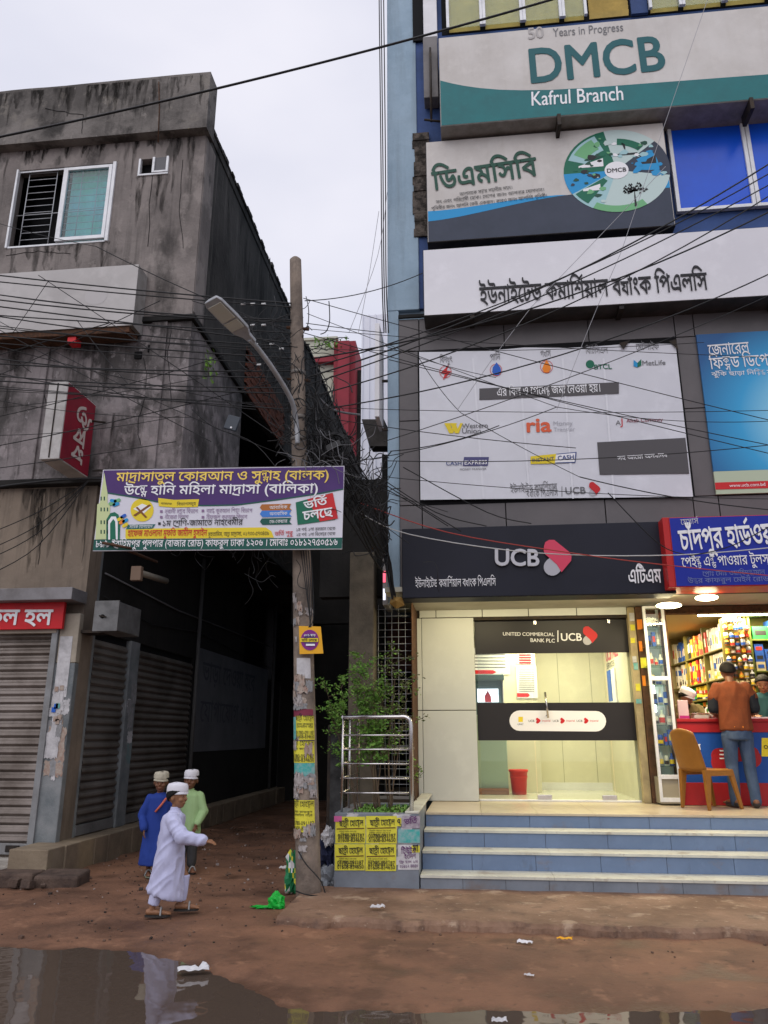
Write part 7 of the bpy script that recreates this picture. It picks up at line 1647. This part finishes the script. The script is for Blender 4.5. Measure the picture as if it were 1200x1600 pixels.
# ---- boy in blue, mostly hidden
p = person('boy in blue robe and cream cap half hidden behind the boy in white', Vector((-3.49, 8.75, .0)), 28)
body = MB(); Rh = Rz(-15) @ Rx(4); hc = (0, -.02, .962)
P = head(body, hc, Rh, hs)
cap_(body, (0, 0, .82), (0, -.015, .91), .035, .034); body.ell((0, 0, .68), (.10, .07, .16)); body.ell((0, 0, .52), (.10, .075, .09))
for k in (-1, 1):
    e_, w_ = (k*.17, .0, .62), (k*.15, -.10, .48); cap_(body, (k*.12, 0, .78), e_, .034, .03); cap_(body, e_, w_, .028, .02); hand(body, w_, (0, -.5, -1), (k, 0, 0), .1, .5)
    cap_(body, (k*.055, 0, .49), (k*.06, -k*.04, .27), .052, .04); cap_(body, (k*.06, -k*.04, .27), (k*.06, -k*.05, .06), .036, .024); foot(body, (k*.06, -k*.05, .012), (0, -1, 0), .85)
union(body, skin_d, 'body', p, .0045, 3); face(P, Rh, hs, p); hair_cap(P, Rh, hs, p); prayer_cap(P, Rh, hs, p, cap_c)
rb_ = MB(); loft(rb_, [((0, 0, .85), .045, .042), ((0, 0, .83), .08, .058), ((0, 0, .803), .130, .084), ((0, 0, .70), .13, .094), ((0, 0, .58), .13, .10), ((0, 0, .45), .142, .115), ((0, 0, .30), .155, .135), ((0, 0, .13), .165, .15), ((0, 0, .12), .162, .148)])
for k in (-1, 1): cap_(rb_, (k*.10, 0, .785), (k*.17, 0, .62), .054, .047); cap_(rb_, (k*.17, 0, .62), (k*.152, -.09, .50), .044, .037)
union(rb_, cloth_b, 'robe', p, .007, 4, folds(12, .009, 7))
for k in (-1, 1): sandal(p, (k*.06, -k*.05, .012), (0, -1, 0), .85, m=mat('grey_green_shoe', (.2, .22, .16), .6))
st_ = MB().tube([(.06, -.11, .80), (.0, -.12, .72), (-.05, -.12, .66)], .012, 6).build('neck_strap', mat('orange_red_strap', (.5, .12, .08), .6)); st_.parent = p
# ---- customer in rust brown shirt and jeans, back to the street
p = person('man in rust brown shirt and blue jeans leaning at the counter', Vector((3.10, 9.88, .665)), 176)
hs2 = .225; body = MB(); Rh = Rx(14); hc = (0, -.07, 1.545)
P = head(body, hc, Rh, hs2)
cap_(body, (0, -.01, 1.36), (0, -.05, 1.46), .055, .052)
body.ell((0, 0, 1.17), (.165, .105, .24)); body.ell((0, .01, .93), (.15, .105, .13))
for k in (-1, 1):
    e_, w_ = (k*.235, .0, 1.07), (k*.15, -.21, 1.03)
    cap_(body, (k*.18, 0, 1.33), e_, .052, .042); cap_(body, e_, w_, .040, .028); hand(body, w_, (-k*.5, -1, -.15), (0, 0, 1), .18, .4)
    cap_(body, (k*.085, 0, .88), (k*.095, -.01, .47), .085, .058); cap_(body, (k*.095, -.01, .47), (k*.11, .03, .08), .052, .036); foot(body, (k*.11, .04, .03), (k*.25, -1, 0), 1.25)
union(body, skin_d, 'body', p, .0065, 3); face(P, Rh, hs2, p); hair_cap(P, Rh, hs2, p)
sh_ = MB(); loft(sh_, [((0, -.005, 1.42), .065, .06), ((0, 0, 1.395), .13, .08), ((0, 0, 1.35), .19, .105), ((0, 0, 1.25), .197, .122), ((0, 0, 1.1), .185, .122), ((0, .005, .97), .178, .122), ((0, .005, .87), .182, .127), ((0, .005, .855), .18, .125)])
for k in (-1, 1): cap_(sh_, (k*.15, 0, 1.34), (k*.212, 0, 1.235), .078, .074)
union(sh_, cloth_o, 'shirt', p, .009, 4, folds(8, .010, 3, (.3, 0)))
for k in (-1, 1):
    sl_ = MB(); cap_(sl_, (k*.206, 0, 1.24), (k*.228, 0, 1.11), .071, .066); union(sl_, cloth_n, 'sleeve', p, .008, 3, folds(14, .006, k))
tr = MB(); loft(tr, [((0, .005, .93), .15, .105), ((0, .01, .84), .162, .118), ((0, .01, .76), .158, .115), ((0, .01, .75), .15, .11)])
for k in (-1, 1): cap_(tr, (k*.085, 0, .80), (k*.097, -.01, .47), .09, .068); cap_(tr, (k*.097, -.01, .47), (k*.11, .03, .06), .066, .058)
union(tr, denim, 'jeans', p, .009, 3, folds(14, .007, 9))
for k in (-1, 1):
    q_ = MB(); a = Vector((k*.11, .04, .012)); d = Vector((k*.25, -1, 0)).normalized(); cap_(q_, a+Vector((0, 0, .03))-d*.03, a+d*.19+Vector((0, 0, .02)), .045, .035); union(q_, mat('dark_shoe', (.035, .03, .03), .5), 'shoe', p, .008, 2)
wt = MB().box(-.05, .05, .112, .135, .885, .90).build('waistband', orange_p); wt.parent = p
# ---- shopkeeper with white cap behind the counter, head bent
p = person('bearded shopkeeper in white cap bending over the counter behind the stand', Vector((2.86, 11.12, .675)), -10)
body = MB(); Rh = Rz(58) @ Rx(28); hc = (.0, -.34, 1.27)
P = head(body, hc, Rh, .225)
cap_(body, (0, -.2, 1.16), (0, -.30, 1.22), .055, .05); cap_(body, (0, .0, .95), (0, -.17, 1.1), .15, .13); body.ell((0, 0, .85), (.16, .11, .15))
for k in (-1, 1):
    cap_(body, (k*.17, -.15, 1.13), (k*.24, -.30, .99), .05, .042); cap_(body, (k*.24, -.30, .99), (k*.10, -.50, 1.03), .04, .028); hand(body, (k*.10, -.50, 1.03), (-k*.4, -1, 0), (0, 0, 1), .17, .4)
    cap_(body, (k*.085, 0, .8), (k*.1, 0, .45), .085, .058); cap_(body, (k*.1, 0, .45), (k*.1, .03, .08), .052, .036); foot(body, (k*.1, .03, .02), (0, -1, 0), 1.2)
union(body, skin_d, 'body', p, .008, 3); face(P, Rh, .225, p); hair_cap(P, Rh, .225, p); prayer_cap(P, Rh, .225, p, cap_w)
bd = MB(); bd.ell(P(0, -.2, -.42), (.05, .045, .07), Rh, 12); union(bd, hair, 'beard', p, .006, 2)
sh_ = MB(); cap_(sh_, (0, .0, .93), (0, -.17, 1.09), .175, .155); loft(sh_, [((0, 0, .95), .17, .12), ((0, 0, .7), .18, .14), ((0, 0, .45), .19, .15)])
for k in (-1, 1): cap_(sh_, (k*.14, -.15, 1.12), (k*.24, -.30, .99), .07, .06); cap_(sh_, (k*.24, -.3, .99), (k*.13, -.46, 1.025), .055, .045)
union(sh_, mat('olive_brown_cotton', (.10, .075, .03), .9), 'shirt', p, .01, 3, folds(10, .008, 2))
# ---- assistant in teal, right edge
p = person('assistant in dark teal shirt at the right edge behind the counter', Vector((3.80, 10.80, .675)), -25)
body = MB(); Rh = Rx(20); hc = (0, -.05, 1.435); P = head(body, hc, Rh, .225)
cap_(body, (0, 0, 1.27), (0, -.03, 1.36), .055, .05); body.ell((0, 0, 1.08), (.165, .105, .24)); body.ell((0, 0, .85), (.15, .1, .13))
for k in (-1, 1):
    cap_(body, (k*.18, 0, 1.24), (k*.24, -.05, 1.03), .052, .042); cap_(body, (k*.24, -.05, 1.03), (k*.12, -.24, 1.03), .04, .028); hand(body, (k*.12, -.24, 1.03), (-k*.4, -1, 0), (0, 0, 1), .17, .4)
    cap_(body, (k*.085, 0, .8), (k*.1, 0, .45), .085, .058); cap_(body, (k*.1, 0, .45), (k*.1, .03, .08), .052, .036); foot(body, (k*.1, .03, .02), (0, -1, 0), 1.2)
union(body, skin, 'body', p, .008, 3); face(P, Rh, .225, p); hair_cap(P, Rh, .225, p)
sh_ = MB(); loft(sh_, [((0, 0, 1.33), .065, .06), ((0, 0, 1.30), .13, .08), ((0, 0, 1.26), .19, .105), ((0, 0, 1.1), .19, .122), ((0, 0, .85), .175, .125), ((0, 0, .75), .17, .12)])
for k in (-1, 1): cap_(sh_, (k*.15, 0, 1.235), (k*.235, -.04, 1.04), .074, .062)
union(sh_, cloth_t, 'shirt', p, .009, 3, folds(10, .008, 5))

# ================================================================== every repeat gets a label of its own
ORD = 'first second third fourth fifth sixth seventh eighth ninth tenth eleventh twelfth thirteenth fourteenth fifteenth sixteenth seventeenth eighteenth nineteenth twentieth'.split()
bpy.context.view_layer.update()
same = {}
for o in bpy.data.objects:
    if o.parent is None and o.get('label') and o.get('category'): same.setdefault(o['label'], []).append(o)
def centre(o):
    if o.type != 'MESH': return o.location
    n = len(o.data.vertices); c = Vector()
    for v in o.data.vertices: c += v.co
    return o.matrix_world @ (c / max(1, n))
for lab, os_ in same.items():
    if len(os_) < 2: continue
    if 'long shop rack' in lab: key, way = (lambda o: centre(o).y), 'from front'
    elif any(w in lab for w in ('street facing rack', 'display', 'vertical cable', 'string', 'hanging down the pole', 'insulator')): key, way = (lambda o: (round(centre(o).x, 2), centre(o).z)), 'from the left'
    else: key, way = (lambda o: -centre(o).z), 'from the top'
    for i, o in enumerate(sorted(os_, key=key)):
        o['label'] = f"{lab}, {ORD[i] if i < 20 else 'number ' + str(i+1)} {way}"
